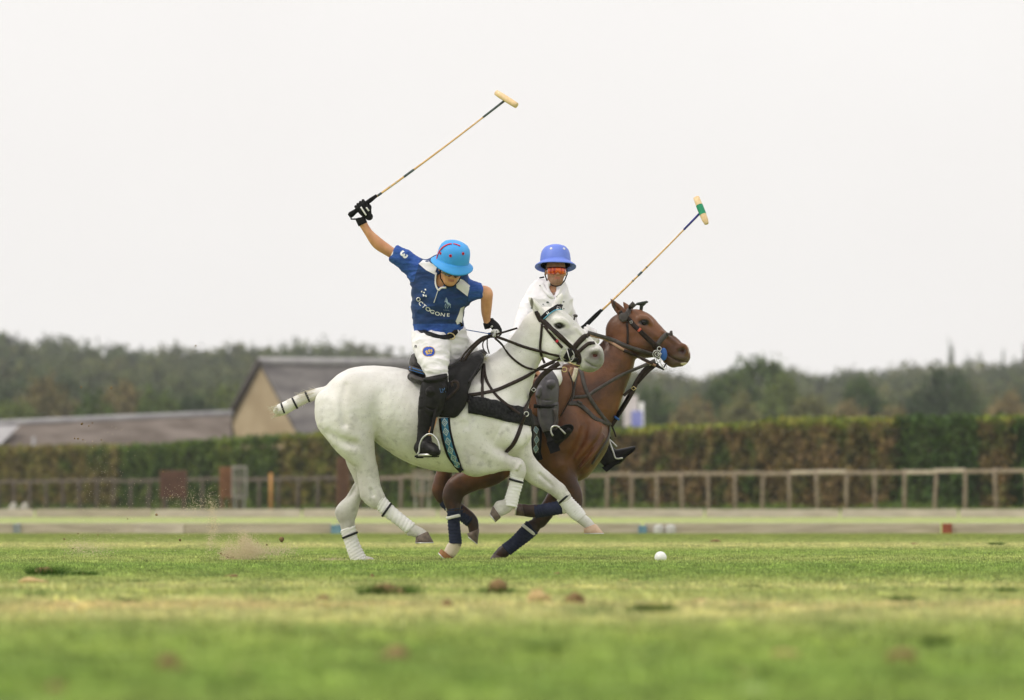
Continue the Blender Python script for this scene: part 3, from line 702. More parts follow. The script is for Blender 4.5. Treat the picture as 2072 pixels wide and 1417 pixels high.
hp = at(40, 861, YL - .2); MB().add([at(-120, 868, YL - .25) + Vector((0, 0, .12)), hp, at(0, 900, YL - 3.4), at(-120, 900, YL - 3.4)], [(0, 1, 2, 3)]).build('hip_slope', M_ridge, lb_, False)
MB().add([e0 + Vector((0, .2, 0)), e1 + Vector((0, .2, 0)), down(e1) + Vector((0, .2, 0)), down(e0) + Vector((0, .2, 0))], [(0, 1, 2, 3)]).build('brick_wall', M_brick, lb_, False)
a = at(68, 884, YL - 4.6); MB().tube([(a.x, YL - 4.3, z0), a], .07, 8).build('downpipe', M_ridge, lb_)
MB().tube([e0 + Vector((0, -.1, 0)), e1 + Vector((0, -.1, 0))], .08, 6).build('gutter', M_brick, lb_)
# sign board and pole seen right of the bay's chest
pw = thing('banner', 'pale banner with blue lower half on poles beyond the hedge', 'banner', (5.5, 210, .3))
a, b = at(1262, 800, 210), at(1304, 868, 210)
M_ban = mat('banner_cloth', (.62, .56, .56), .7, (.70, .64, .64), 3); M_banb = mat('banner_blue', (.22, .24, .58), .6, (.30, .32, .68), 3)
bevel_box('cloth', ((a.x + at(1290, 0, 210).x) / 2, 210.05, (a.z + b.z) / 2), (at(1290, 0, 210).x - a.x, .03, a.z - b.z), M_ban, pw)
c1, c2 = at(1278, 832, 209.9), at(1300, 864, 209.9); bevel_box('blue_panel', ((c1.x + c2.x) / 2, 209.9, (c1.z + c2.z) / 2), (c2.x - c1.x, .04, c1.z - c2.z), M_banb, pw)
MB().tube([(b.x - .1, 210, .3), (b.x - .1, 210, at(0, 814, 210).z)], .085, 8).build('pole', M_whitep, pw)

# ------------------------------------------------------------------ trees
def crown(seed, nl, lobes, leaf, flat=.8, cone=False):
    """unit crown: leaf quads grouped in clumps on uneven lobes; height 1, width about 1"""
    r = np.random.default_rng(seed); C = []
    if cone:
        for i in range(lobes):
            z = r.uniform(.05, 1); w = .26 * (1 - z) + .03; a = r.uniform(0, 6.28); c = np.array([math.cos(a) * w, math.sin(a) * w, z]); C.append(c + r.normal(0, .035, (nl // lobes, 3)))
    else:
        L = []
        for i in range(9):
            a = r.uniform(0, 6.28); d = r.uniform(.05, .30); L.append((math.cos(a) * d, math.sin(a) * d, r.uniform(.35, .72), r.uniform(.16, .27)))
        L.append((0, 0, .62, .30))
        for i in range(lobes):
            d = r.normal(size=3); d /= np.linalg.norm(d); d[2] = abs(d[2]) if r.random() < .72 else d[2]
            rr_ = .40 * (1 + .22 * float(vnoise(d[None], 1.6, seed, 2)[0])) * (1 if r.random() < .75 else .65); c = np.array([0, 0, .52]) + d * rr_ * np.array([1, 1, 1.08]); C.append(c + r.normal(0, .042, (nl // lobes, 3)))
    C = np.concatenate(C); return leaf_quads(C, leaf, r)
TM = []
M_tr = [leaf_mat('tree_green', [(.045, .08, .02), (.085, .125, .03), (.13, .165, .04)], .35, obj_rand=True), leaf_mat('tree_autumn', [(.16, .14, .06), (.24, .185, .085), (.16, .16, .06)], .3, obj_rand=True), leaf_mat('tree_dark', [(.04, .065, .025), (.06, .09, .035), (.085, .11, .04)], .35, obj_rand=True)]
M_bark = mat('bark', (.06, .045, .035), .9, (.11, .09, .07), 4)
variants = [crown(100 + i, 3200, 90, .03) for i in range(5)]
cone_v = crown(200, 1500, 60, .03, cone=True)
crown_me = {}
def tree(px, pytop, Y, wpx, mi, label, group, cone=False, vi=0):
    s_ = FPX / Y; x = (px - 1036) / s_; z0 = float(hillz(x, Y)); h = at(px, pytop, Y).z - z0; w = wpx / s_
    t_ = thing('tree', label, 'tree', (x, Y, z0), group)
    key = (mi, 'c' if cone else vi % 5)
    if key not in crown_me:
        V_, Q_ = cone_v if cone else variants[vi % 5]; o = mesh_obj('crown', V_, Q_, M_tr[mi], t_, False); crown_me[key] = o.data
    else:
        o = bpy.data.objects.new('crown', crown_me[key]); COL.objects.link(o); o.parent = t_; o.matrix_parent_inverse = t_.matrix_basis.inverted()
    o.location = (x, Y, z0); k = 1 if cone else 1.18
    o.scale = (w * (1.6 if cone else 1.15), w * (1.6 if cone else 1.15), h * (1 / 1.0 if cone else .99)); o.rotation_euler[2] = random.uniform(0, 6.28)
    m_ = MB(); m_.tube([(x, Y, z0 - .3), (x + .1, Y, z0 + h * .3), (x, Y, z0 + h * .7)], [h * .03, h * .022, h * .01], 7)
    for q in range(4):
        a_ = q * 1.57 + vi; m_.tube([(x, Y, z0 + h * .3), (x + math.cos(a_) * w * .2, Y + math.sin(a_) * w * .2, z0 + h * .55)], [h * .013, h * .005], 5)
    m_.build('trunk', M_bark, t_)
# left, nearer bushy trees
G1 = 'broadleaf trees between the farm roofs and the wooded hill'
for i, (px, py, Y, w, mi) in enumerate([(20, 812, 330, 130, 0), (100, 768, 345, 150, 1), (190, 800, 320, 110, 0), (245, 775, 350, 130, 1), (320, 790, 330, 110, 0), (395, 800, 340, 120, 2), (455, 785, 350, 110, 0), (-50, 790, 350, 140, 2)]):
    tree(px, py, Y, w, mi, ['green bushy tree over the left end of the low roof', 'broad olive autumn tree left of centre behind the low roof', 'short green tree behind the low roof, between two autumn trees', 'brownish autumn tree behind the middle of the low roof',
         'rounded green tree behind the low roof, right of the autumn trees', 'dark green tree nearest left of the barn, behind the low roof', 'green tree just left of the barn gable', 'dark tree cut by the left edge of the photo'][i], G1, vi=i)
# right
G2 = 'trees beyond the right part of the hedge'
R = [(1530, 722, 380, 170, 0, 'large round domed tree rising above the right treeline'), (1900, 752, 360, 150, 2, 'broad dark green tree at right, lower than the conifer behind'), (1750, 768, 370, 110, 0, 'bright green medium tree left of the dark broad tree'),
     (1405, 800, 330, 110, 1, 'low brownish bushy tree left of the round domed tree'), (1500, 795, 320, 100, 1, 'brown shrubby tree in front of the domed tree'), (1640, 800, 330, 110, 1, 'low tan tree right of the domed tree'), (1330, 785, 350, 100, 0, 'greenish tree just right of the bay horse\'s chin'),
     (1580, 760, 372, 90, 0, 'smaller green tree tucked against the right side of the domed tree'), (1720, 815, 300, 110, 1, 'low russet bush above the hedge in front of the medium tree'), (2040, 795, 330, 120, 1, 'pale brown bushy tree near the right edge'), (1810, 820, 300, 90, 1, 'low tan bush in front of the dark broad tree'), (1960, 780, 352, 90, 2, 'smaller dark tree at the right flank of the broad one'), (1445, 775, 360, 80, 0, 'slender green tree at the left flank of the domed tree')]
for i, (px, py, Y, w, mi, lb2) in enumerate(R): tree(px, py, Y, w, mi, lb2, G2, vi=i)
G3 = 'far conifers on the right skyline'
for i, (px, py, w, lb2) in enumerate([(1924, 694, 34, 'tallest far conifer breaking the right skyline'), (1985, 716, 20, 'thin far conifer spike on the right skyline'), (2030, 712, 20, 'far conifer spike near the right edge of the skyline'), (2075, 700, 30, 'far conifer cut by the right edge'), (1960, 722, 26, 'short far conifer beside the tallest one')]):
    tree(px, py, 880, w, 2, lb2, G3, cone=True, vi=i)
# the far wood, one mass
def wood(name, items, label, mt, seed):
    r = np.random.default_rng(seed); Vs = []; Qs = []; n = 0
    for i, (px, py, Y, w) in enumerate(items):
        s_ = FPX / Y; x = (px - 1036) / s_; z0 = float(hillz(x, Y)); h = max(at(px, py, Y).z - z0, 3.0); ww = w / s_
        V_, Q_ = variants[i % 5]; sel = r.permutation(len(Q_))[:1500]; Vq = V_.reshape(-1, 4, 3)[sel].copy(); c = Vq.mean(1, keepdims=True); Vq = c + (Vq - c) * 1.25
        a_ = r.uniform(0, 6.28); X_ = Vq[..., 0] * math.cos(a_) - Vq[..., 1] * math.sin(a_); Y_ = Vq[..., 0] * math.sin(a_) + Vq[..., 1] * math.cos(a_)
        W = np.stack([X_ * ww * 1.25 + x, Y_ * ww * 1.25 + Y, Vq[..., 2] * h * .985 + z0], -1).reshape(-1, 3); Vs.append(W); Qs.append(np.arange(len(W)).reshape(-1, 4) + n); n += len(W)
    o = mesh_obj(name, np.concatenate(Vs), np.concatenate(Qs), mt, None, False); tag(o, label, 'wood', kind='stuff')
r = np.random.default_rng(11); items = []
SK = [(-200, 668), (0, 675), (25, 683), (60, 695), (100, 690), (130, 688), (165, 695), (215, 698), (300, 706), (390, 712), (450, 704), (480, 695), (560, 700), (640, 697), (700, 700), (800, 712), (900, 722), (1060, 738), (1290, 750), (1400, 756), (1560, 752), (1700, 752), (1850, 746), (1980, 735), (2072, 730), (2300, 725)]
skx = [a[0] for a in SK]; sky_ = [a[1] for a in SK]
for Y, dy, w, n in ((820, 0, 80, 100), (760, 14, 80, 60), (690, 30, 85, 46), (620, 50, 95, 38), (550, 68, 105, 32), (480, 82, 110, 28), (420, 96, 115, 24)):
    for i in range(n):
        px = -180 + (2072 + 360) * (i + r.uniform(-.3, .3)) / n; y0 = np.interp(px, skx, sky_)
        items.append((px, y0 + dy * (1.0 if px < 1000 else .8) + 5 * math.sin(px * .021 + Y) + 3 * math.sin(px * .05 + Y * 2) + r.uniform(-1, 3), Y + r.uniform(-15, 15), w * r.uniform(1.1, 1.7)))
wood('far_wood', items, 'dense hazy green wood covering the low hill along the horizon', leaf_mat('wood_leaf', [(.045, .07, .025), (.085, .105, .03), (.145, .14, .045)], .03, fine=.5), 12)

# ------------------------------------------------------------------ haze
hz = MB().box((0, 490, 19.8), (1000, 1020, 42)).build('haze', None, None, False)
mh = bpy.data.materials.new('haze'); mh.use_nodes = True; nt = mh.node_tree; nt.nodes.clear(); ou = nt.nodes.new('ShaderNodeOutputMaterial'); pv = nt.nodes.new('ShaderNodeVolumePrincipled')
pv.inputs['Color'].default_value = (.93, .965, 1.0, 1); pv.inputs['Density'].default_value = .00020; pv.inputs['Anisotropy'].default_value = .2
nt.links.new(pv.outputs[0], ou.inputs['Volume']); hz.data.materials.append(mh); hz['kind'] = 'stuff'
HAZE = hz
# ------------------------------------------------------------------ horses
YW, YBR = 39.69, 40.85
SW, SBR = FPX / YW, FPX / YBR
def E(Y0, rows):
    """rows (x1, y1, x2, y2, depth offset, depth radius): opposite edges of a limb in the photo -> stations"""
    out = []
    for x1, y1, x2, y2, dy, ry in rows:
        c = at((x1 + x2) / 2, (y1 + y2) / 2, Y0); r = math.hypot(x2 - x1, y2 - y1) / 2 / (FPX / Y0)
        out.append((c.x, Y0 + dy, c.z, r, ry))
    return out
def D(Y0, rows):
    """rows (x, y, r_px, depth offset, depth radius)"""
    return [(*(lambda p: (p.x, Y0 + dy, p.z))(at(x, y, Y0)), r / (FPX / Y0), ry) for x, y, r, dy, ry in rows]
def hoof(Y0, c1, c2, s1, s2, dy, rc, rs, m, parent, sole=None, heel=0.0):
    """coronet edge points c1-c2, ground edge points s1-s2"""
    C1, C2, S1, S2 = (at(*p, Y0) for p in (c1, c2, s1, s2)); v = []; f = []; n = 16
    R = [(0, rc * .86), (.06, rc), (.5, (rc + rs) / 2), (.93, rs), (1, rs * .97)]
    for t, ry in R:
        a = C1.lerp(S1, t); b = C2.lerp(S2, t); c = (a + b) / 2; h = (b - a) / 2
        if t == 0: h = h * .88
        for i in range(n):
            q = 2 * math.pi * i / n; p = c + h * math.cos(q); v.append((p.x, Y0 + dy + ry * math.sin(q), p.z))
    for k in range(len(R) - 1):
        for i in range(n): f.append((k * n + i, k * n + (i + 1) % n, (k + 1) * n + (i + 1) % n, (k + 1) * n + i))
    f.append(tuple(range(n - 1, -1, -1))); f.append(tuple((len(R) - 1) * n + i for i in range(n)))
    o = mesh_obj('hoof', v, f, m, parent)
    # shoe: thin metal crescent under the ground edge
    a, b = S1, S2; c = (a + b) / 2; h = (b - a) / 2; dn = ((S1 + S2) - (C1 + C2)).normalized() * .007; v = []; f = []
    for i in range(n):
        q = 2 * math.pi * i / n
        for k, dd in ((1.0, 0), (1.0, 1), (.72, 1), (.72, 0)):
            p = c + h * math.cos(q) * k + dn * dd; v.append((p.x, Y0 + dy + rs * math.sin(q) * k, p.z))
    for i in range(n):
        for k in range(4): f.append((i * 4 + k, ((i + 1) % n) * 4 + k, ((i + 1) % n) * 4 + (k + 1) % 4, i * 4 + (k + 1) % 4))
    mesh_obj('shoe', v, f, M_steel, o)
    return o
M_steel = mat('steel', (.55, .55, .53), .35, metal=.8)
M_brass = mat('brass', (.62, .50, .25), .35, metal=.9)

def leg_wrap(Y0, rows, m, parent, strapm, strap_rows, seed):
    """stable bandage: overlapping turns along the cannon"""
    st = catmull(E(Y0, rows), 7); n = 20; v = []; f = []
    r = np.random.default_rng(seed); turns = 11
    axis = np.array(st[-1][:3]) - np.array(st[0][:3]); axis /= np.linalg.norm(axis); side = np.cross(axis, (0, 1, 0))
    N = 44; ss = np.linspace(0, 1, N); K = len(st) - 1
    for u in ss:
        i = min(int(u * K), K - 1); t = u * K - i; s_ = st[i] * (1 - t) + st[i + 1] * t
        for k in range(n):
            a = 2 * math.pi * k / n; ph = (u * turns + k / n * 1.0 + .3 * math.sin(seed + a)) % 1.0
            rr = 1 + .13 * (ph ** 1.5) - .05 + .014 * math.sin(a * 3 + seed + u * 9)
            if u < .012 or u > .988: rr *= .9
            c = math.cos(a) * s_[3] * rr; d = math.sin(a) * s_[4] * rr
            v.append((s_[0] + side[0] * c, s_[1] + d, s_[2] + side[2] * c))
    for i in range(N - 1):
        for k in range(n): f.append((i * n + k, i * n + (k + 1) % n, (i + 1) * n + (k + 1) % n, (i + 1) * n + k))
    f.append(tuple(range(n - 1, -1, -1))); f.append(tuple((N - 1) * n + k for k in range(n)))
    o = mesh_obj('leg_wrap', v, f, m, parent)
    # fastening tape
    (x1, y1, x2, y2, dy, ry) = strap_rows; a = at(x1, y1, Y0); b = at(x2, y2, Y0); c = (a + b) / 2; h = (b - a) / 2 * 1.09; w = strap_w / 2; v = []; f = []
    nn = h.normalized().cross(Vector((0, 1, 0)))
    for i in range(n):
        q = 2 * math.pi * i / n
        for k, dd in ((1.0, -1), (1.05, -.8), (1.05, .8), (1.0, 1)):
            p = c + h * math.cos(q) * k + nn * w * dd; v.append((p.x, Y0 + dy + ry * 1.10 * math.sin(q) * k, p.z))
    for i in range(n):
        for k in range(3): f.append((i * 4 + k, ((i + 1) % n) * 4 + k, ((i + 1) % n) * 4 + k + 1, i * 4 + k + 1))
    mesh_obj('tape', v, f, strapm, o)
    return o

def finish(S, amp=.0015, seed=1, sc=9):
    V, Q = S.mesh(); N = normals(V, Q); 
    rg = 1 - np.abs(vnoise(V * np.array([1, .6, 1.5]), 11, seed + 3, 2)) * 2.4      # long shallow muscle and tendon lines
    vn = 1 - np.abs(vnoise(V, 24, seed + 9, 2)) * 3.5                                # veins and wrinkles
    V = V + N * (vnoise(V, sc * .35, seed, 2) * amp * 1.6 + np.clip(rg, -.5, 1) * amp * .45 + np.clip(vn, 0, 1) * amp * .35)[:, None]; return V, Q

RES = .0065
# ======================= the grey (white) horse
lo = at(540, 1160, YW); hi = at(1240, 580, YW)
S = SDF((lo.x, YW - .46, lo.z - .02), (hi.x, YW + .42, hi.z), RES)
Ew = lambda rows: E(YW, rows); Dw = lambda rows: D(YW, rows)
S.chain(Ew([(676, 790, 700, 846, 0, .16), (694, 766, 714, 884, 0, .23), (729, 742, 735, 888, 0, .27), (783, 742, 774, 888, 0, .28), (826, 750, 814, 918, 0, .295), (872, 758, 862, 946, 0, .305), (918, 758, 915, 956, 0, .29),
            (960, 748, 963, 950, 0, .255), (984, 775, 998, 925, 0, .24), (1003, 805, 1023, 905, 0, .215)]), k=.02)
S.chain(Dw([(1006, 868, 48, 0, .235), (1024, 882, 34, -.01, .20)]), k=.05)                                    # chest
S.chain(Ew([(966, 738, 1034, 866, 0, .165), (988, 724, 1048, 826, 0, .135), (1015, 712, 1062, 788, 0, .105), (1039, 690, 1078, 752, 0, .09), (1059, 660, 1092, 726, 0, .082), (1079, 638, 1106, 706, 0, .078)]), k=.045)
# withers and mane ridge
S.chain(Dw([(930, 770, 20, 0, .09), (966, 754, 17, 0, .06), (996, 732, 11, 0, .04), (1028, 704, 7, 0, .03), (1055, 672, 6, 0, .026), (1078, 641, 5, 0, .022)]), k=.035)
# head
S.chain(Ew([(1088, 628, 1094, 700, -.005, .072), (1120, 622, 1104, 716, -.01, .088), (1142, 637, 1114, 728, -.015, .090), (1160, 654, 1137, 731, -.02, .076), (1176, 669, 1155, 734, -.025, .062), (1190, 682, 1167, 740, -.03, .056), (1200, 693, 1181, 748, -.033, .060), (1206, 706, 1191, 749, -.036, .056)]), k=.022)
S.chain(Dw([(1208, 711, 10, -.036, .045), (1208, 726, 11, -.036, .042), (1200, 739, 10, -.036, .036)]), k=.02)   # upper lip and chin
S.chain(Dw([(1192, 741, 12, -.034, .04), (1182, 740, 10, -.034, .04)]), k=.03)
# eye sockets, cheek, bony ridges
for sgn in (-1, 1):
    yy = -.012 + sgn * .078
    S.chain(Dw([(1126, 650, 8, yy, .020), (1137, 651, 8, yy, .022), (1146, 658, 6, yy - sgn * .008, .018)]), k=.018)
    S.chain(Dw([(1122, 668, 6, yy, .016), (1148, 683, 4.5, yy - sgn * .014, .014), (1168, 702, 3.5, yy - sgn * .028, .010)]), k=.02)
    S.chain(Dw([(1118, 706, 20, -.012 + sgn * .052, .038)]), k=.03)                                            # jowl
    S.chain(Dw([(1197, 712, 5, -.036 + sgn * .050, .014), (1206, 709, 5.5, -.036 + sgn * .048, .014), (1213, 715, 5, -.036 + sgn * .042, .014), (1213, 724, 4.5, -.036 + sgn * .042, .014)]), k=.008)
    S.chain(Dw([(1165, 665, 3, -.02 + sgn * .050, .012), (1182, 682, 3, -.03 + sgn * .042, .012), (1196, 698, 3, -.035 + sgn * .040, .012)]), k=.015)
    S.chain(Dw([(1150, 690, 5, -.02 + sgn * .100, .016), (1168, 712, 4.5, -.03 + sgn * .082, .014), (1180, 720, 4, -.034 + sgn * .076, .012)]), k=.03, op='sub')
    S.chain(Dw([(1120, 645, 4, -.012 + sgn * .100, .014), (1124, 652, 3, -.012 + sgn * .104, .012)]), k=.012, op='sub')
    S.ell(at(1131, 660.5, YW - .012) + Vector((0, sgn * .094, 0)), (.019, .018, .014), k=.006, op='sub')
    S.ell(at(1204, 720, YW) + Vector((0, -.036 + sgn * .062, 0)), (.023, .028, .0155), Matrix.Rotation(.5, 3, 'Y'), k=.006, op='sub')
    S.chain(Dw([(1217, 742, 2.2, -.036 + sgn * .030, .020), (1206, 743, 2.0, -.036 + sgn * .045, .018), (1193, 738, 1.8, -.036 + sgn * .05, .016), (1181, 729, 1.2, -.036 + sgn * .055, .012)]), k=.006, op='sub')   # mouth line
# groove behind the jaw, windpipe, shoulder edge, forearm and thigh lines
S.chain(Dw([(1094, 676, 3.5, -.118, .02), (1091, 700, 4, -.122, .022), (1096, 722, 4, -.11, .022), (1108, 736, 3, -.09, .02)]), k=.02, op='sub')
S.chain(Dw([(1112, 668, 4, -.105, .015), (1135, 684, 3, -.108, .012), (1158, 700, 2.5, -.09, .010)]), k=.015)
# ears
S.chain(Dw([(1096, 640, 9, -.055, .028), (1089, 629, 9.5, -.062, .024), (1080, 616, 7, -.068, .018), (1073, 606, 4, -.07, .010), (1069.5, 602, 1.2, -.07, .004)]), k=.02)
S.chain(Dw([(1087, 631, 3.2, -.085, .02), (1077, 615, 3, -.09, .016), (1071, 605, 1.2, -.085, .008)]), k=.008, op='sub')
S.chain(Dw([(1122, 628, 9, .045, .028), (1128, 614, 8.5, .05, .022), (1134, 601, 5, .05, .012), (1137, 594, 1.5, .05, .005)]), k=.02)
# tail dock (knotted and taped)
S.chain(Dw([(668, 797, 15, 0, .05), (648, 795, 10.5, 0, .035), (624, 803, 10, 0, .033), (600, 813, 11, 0, .036), (580, 824, 12, 0, .038), (568, 829, 11.5, 0, .036), (560, 831, 7, 0, .025)]), k=.02)
# hind near leg (the one swung forward)
S.chain(Ew([(670, 806, 740, 806, -.10, .15), (650, 840, 750, 838, -.125, .155), (666, 886, 756, 868, -.14, .13), (690, 910, 758, 902, -.145, .098), (713, 931, 761, 931, -.145, .072), (724, 957, 766, 950, -.145, .055), (729, 984, 770, 974, -.145, .046), (731, 1003, 775, 995, -.145, .042), (744, 1019, 779, 1003, -.145, .036)]), k=.035)
S.chain(Ew([(738, 1008, 779, 1000, -.145, .036), (762, 1026, 783, 1012, -.145, .026), (802, 1054, 817, 1042, -.145, .024), (824, 1076, 840, 1061, -.145, .030), (831, 1082, 849, 1067, -.145, .030), (843, 1086, 858, 1071, -.145, .025), (852, 1092, 868, 1080, -.145, .03)]), k=.012)
S.chain(Dw([(737, 1004, 6, -.145, .018), (731, 985, 3.5, -.145, .012), (727, 962, 3, -.145, .01)]), k=.02)         # achilles tendon
S.chain(Dw([(829, 1079, 6, -.145, .02)]), k=.012)
S.chain(Dw([(724, 800, 40, -.17, .07), (738, 838, 26, -.19, .06), (748, 866, 14, -.18, .05)]), k=.05)            # quadriceps and stifle
S.chain(Dw([(662, 814, 23, -.12, .08), (661, 855, 19, -.15, .07), (684, 886, 12, -.16, .05)]), k=.05)              # hamstring
# hind far leg (on the ground)
S.chain(Ew([(678, 824, 742, 820, .12, .15), (666, 872, 740, 868, .13, .12), (690, 906, 742, 905, .14, .085), (700, 935, 744, 934, .14, .065), (711, 959, 744, 960, .14, .052), (719, 985, 740, 988, .14, .044), (704, 1012, 728, 1014, .14, .040), (678, 1035, 722, 1036, .14, .037), (685, 1053, 717, 1050, .14, .032), (689, 1070, 716, 1063, .14, .028)]), k=.02)
S.chain(Ew([(690, 1066, 716, 1062, .14, .028), (698, 1092, 718, 1086, .14, .024), (708, 1122, 728, 1114, .14, .026), (714, 1140, 738, 1128, .14, .030), (728, 1141, 744, 1130, .14, .027), (742, 1141, 756, 1133, .14, .024)]), k=.012)
S.chain(Dw([(683, 1036, 6, .14, .018), (700, 1011, 3.5, .14, .012), (716, 982, 3, .14, .01)]), k=.02)
# fore near leg (folded)
S.chain(Ew([(940, 862, 1010, 850, -.11, .13), (938, 915, 1000, 880, -.13, .12), (943, 960, 972, 899, -.145, .098), (975, 957, 1000, 908, -.15, .072), (1006, 952, 1022, 919, -.15, .052), (1030, 952, 1043, 927, -.15, .042), (1036, 958, 1058, 938, -.15, .042), (1034, 962, 1062, 956, -.15, .038)]), k=.05)
S.chain(Dw([(1046, 942, 15, -.15, .04), (1051, 952, 12.5, -.15, .038)]), k=.02)
S.chain(Ew([(1035, 958, 1062, 958, -.15, .034), (1033, 982, 1054, 983, -.15, .025), (1026, 1006, 1047, 1010, -.15, .024), (1014, 1017, 1040, 1028, -.15, .028), (1004, 1019, 1027, 1038, -.15, .027), (1000, 1024, 1015, 1044, -.15, .026)]), k=.012)
S.chain(Dw([(1010, 1022, 8, -.15, .022)]), k=.012)
# fore far leg (reaching)
S.chain(Ew([(1010, 860, 1074, 870, .08, .13), (1024, 925, 1071, 893, .10, .12), (1050, 952, 1074, 916, .12, .085), (1072, 978, 1094, 940, .13, .060), (1096, 990, 1114, 958, .13, .048), (1120, 1003, 1138, 980, .13, .044), (1132, 1014, 1152, 997, .13, .036)]), k=.045)
S.chain(Dw([(1130, 993, 14, .13, .042)]), k=.02)
S.chain(Ew([(1131, 1012, 1150, 998, .13, .032), (1146, 1030, 1163, 1018, .13, .025), (1162, 1050, 1180, 1038, .13, .027), (1171, 1058, 1189, 1046, .13, .029), (1180, 1064, 1198, 1054, .13, .027), (1188, 1072, 1204, 1062, .13, .026)]), k=.012)
S.chain(Dw([(992, 742, 3.5, -.19, .02), (972, 780, 4.5, -.262, .022), (958, 825, 5, -.285, .024), (948, 865, 5, -.29, .024)]), k=.03, op='sub')
S.chain(Dw([(1030, 842, 4, -.235, .02), (1012, 868, 4.5, -.25, .022), (1000, 892, 4, -.24, .02)]), k=.03, op='sub')
S.chain(Dw([(975, 920, 3, -.262, .016), (1000, 930, 3, -.245, .014), (1024, 938, 2.5, -.215, .012)]), k=.012, op='sub')
S.chain(Dw([(735, 905, 3.5, -.262, .018), (742, 935, 3, -.24, .014), (748, 965, 2.5, -.205, .012)]), k=.015, op='sub')
S.chain(Dw([(700, 780, 4, -.245, .02), (694, 820, 5, -.285, .022), (700, 860, 5, -.28, .022)]), k=.035, op='sub')
S.chain(Dw([(1052, 940, 3, -.195, .012), (1046, 950, 3, -.20, .012)]), k=.01)
S.chain(Dw([(1092, 960, 3, .078, .014), (1116, 982, 2.5, .082, .012)]), k=.014, op='sub')
S.chain(Dw([(752, 990, 3, -.195, .012), (757, 1003, 3, -.188, .012)]), k=.012, op='sub')
# shoulder blade, forearm muscle, girth groove, flank hollow, neck groove
S.chain(Dw([(966, 800, 22, -.20, .05), (985, 840, 26, -.20, .055), (1006, 880, 26, -.18, .055)]), k=.05)
S.chain(Dw([(958, 890, 24, -.19, .05), (985, 915, 16, -.20, .045), (1012, 928, 10, -.185, .03)]), k=.04)
S.chain(Dw([(1040, 890, 22, -.13, .07), (1058, 880, 18, -.06, .08)]), k=.05)
S.chain(Dw([(938, 860, 6, -.315, .03), (936, 915, 6, -.30, .03)]), k=.05, op='sub')
S.chain(Dw([(769, 800, 12, -.33, .05), (764, 850, 8, -.31, .05), (766, 880, 6, -.25, .04)]), k=.06, op='sub')
S.chain(Dw([(1090, 742, 5, -.135, .02), (1060, 800, 6, -.155, .02), (1030, 838, 6, -.21, .02)]), k=.05, op='sub')
S.chain(Dw([(757, 822, 3, -.300, .02), (755, 848, 4, -.285, .03), (758, 872, 4, -.25, .03)]), k=.035, op='sub')
S.chain(Dw([(664, 880, 5, -.245, .02), (690, 893, 6, -.262, .02), (720, 900, 5, -.25, .02)]), k=.05, op='sub')
Vw, Qw = finish(S, .0022, 3, 14)
white_bvh = bvh_of((Vw, Qw))
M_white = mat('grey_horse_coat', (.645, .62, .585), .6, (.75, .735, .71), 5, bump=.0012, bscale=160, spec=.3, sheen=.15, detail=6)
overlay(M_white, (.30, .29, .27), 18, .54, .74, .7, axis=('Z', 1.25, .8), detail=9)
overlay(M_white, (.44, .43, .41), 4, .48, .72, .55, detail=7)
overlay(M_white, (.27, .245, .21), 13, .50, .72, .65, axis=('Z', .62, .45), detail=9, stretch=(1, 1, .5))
overlay(M_white, (.36, .345, .30), 6, .34, .68, .95, axis=('Z', 1.05, .35), detail=8)  # greyer belly and legs: mottled skin, plus shading put into the coat colour
overlay(M_white, (.16, .14, .12), 150, .66, .72, .6, detail=2)
WH = thing('horse', 'white grey polo pony galloping in front with white leg wraps', 'horse', (at(850, 0, YW).x, YW, 0))
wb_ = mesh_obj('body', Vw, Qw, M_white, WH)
# dark skin on muzzle and round the eye, assigned by region of the surface
M_skin = mat('muzzle_skin', (.22, .20, .19), .6, (.42, .40, .37), 40, bump=.001, bscale=120, spec=.3, detail=5)
M_socket = mat('dark_skin', (.06, .05, .045), .5, (.14, .12, .10), 60)
M_nost = mat('nostril', (.10, .03, .02), .5, (.25, .07, .04), 60)
def region_mat(o, tests):
    me = o.data
    n = len(me.polygons); c = np.zeros(n * 3, np.float32); me.polygons.foreach_get('center', c); c = c.reshape(-1, 3); idx = np.zeros(n, np.int32)
    for m, centre, rad in tests:
        me.materials.append(m); k = len(me.materials) - 1; d = ((c - np.array(centre)) / np.array(rad)); jit = vnoise(c, 45, 2, 2) * .22
        idx[np.sqrt((d ** 2).sum(1)) + jit < 1] = k
    me.polygons.foreach_set('material_index', idx)
P_ = lambda x, y, dy=0: tuple(at(x, y, YW) + Vector((0, dy, 0)))
for c_, r_, col_, so_, am_ in ((P_(1181, 712, -.036), (.065, .8, .055), (.36, .35, .33), .45, .7), (P_(1208, 734, -.036), (.095, .6, .095), (.17, .165, .155), .4, .9), (P_(1192, 753, -.036), (.06, .6, .032), (.20, .20, .14), .35, .8), (P_(1204, 720, -.036), (.038, .6, .030), (.12, .10, .09), .3, .95),
    (P_(1131, 660.5, -.012), (.040, .8, .024), (.035, .03, .027), .3, 1), (P_(1143, 674, -.012), (.065, .8, .026), (.30, .29, .29), .5, .7), (P_(1112, 655, -.012), (.025, .8, .05), (.40, .39, .37), .5, .5),
    (P_(1203.5, 720.5, -.036), (.017, .6, .0115), (.10, .025, .015), .15, 1), (P_(1076, 615, -.085), (.011, .05, .052), (.10, .09, .06), .3, .9)): spot(M_white, c_, r_, col_, so_, am_)
M_eye = mat('eye', (.006, .004, .003), .22, spec=.25)
for sgn in (-1, 1):
    e = MB(); c = at(1131, 660.5, YW - .012) + Vector((0, sgn * .080, 0)); e.tube([c + Vector((0, sgn * q, 0)) for q in (-.012, -.004, .008, .015, .0175)], [.012, .0205, .0195, .011, .001], 14); e.build('eye', M_eye, WH)
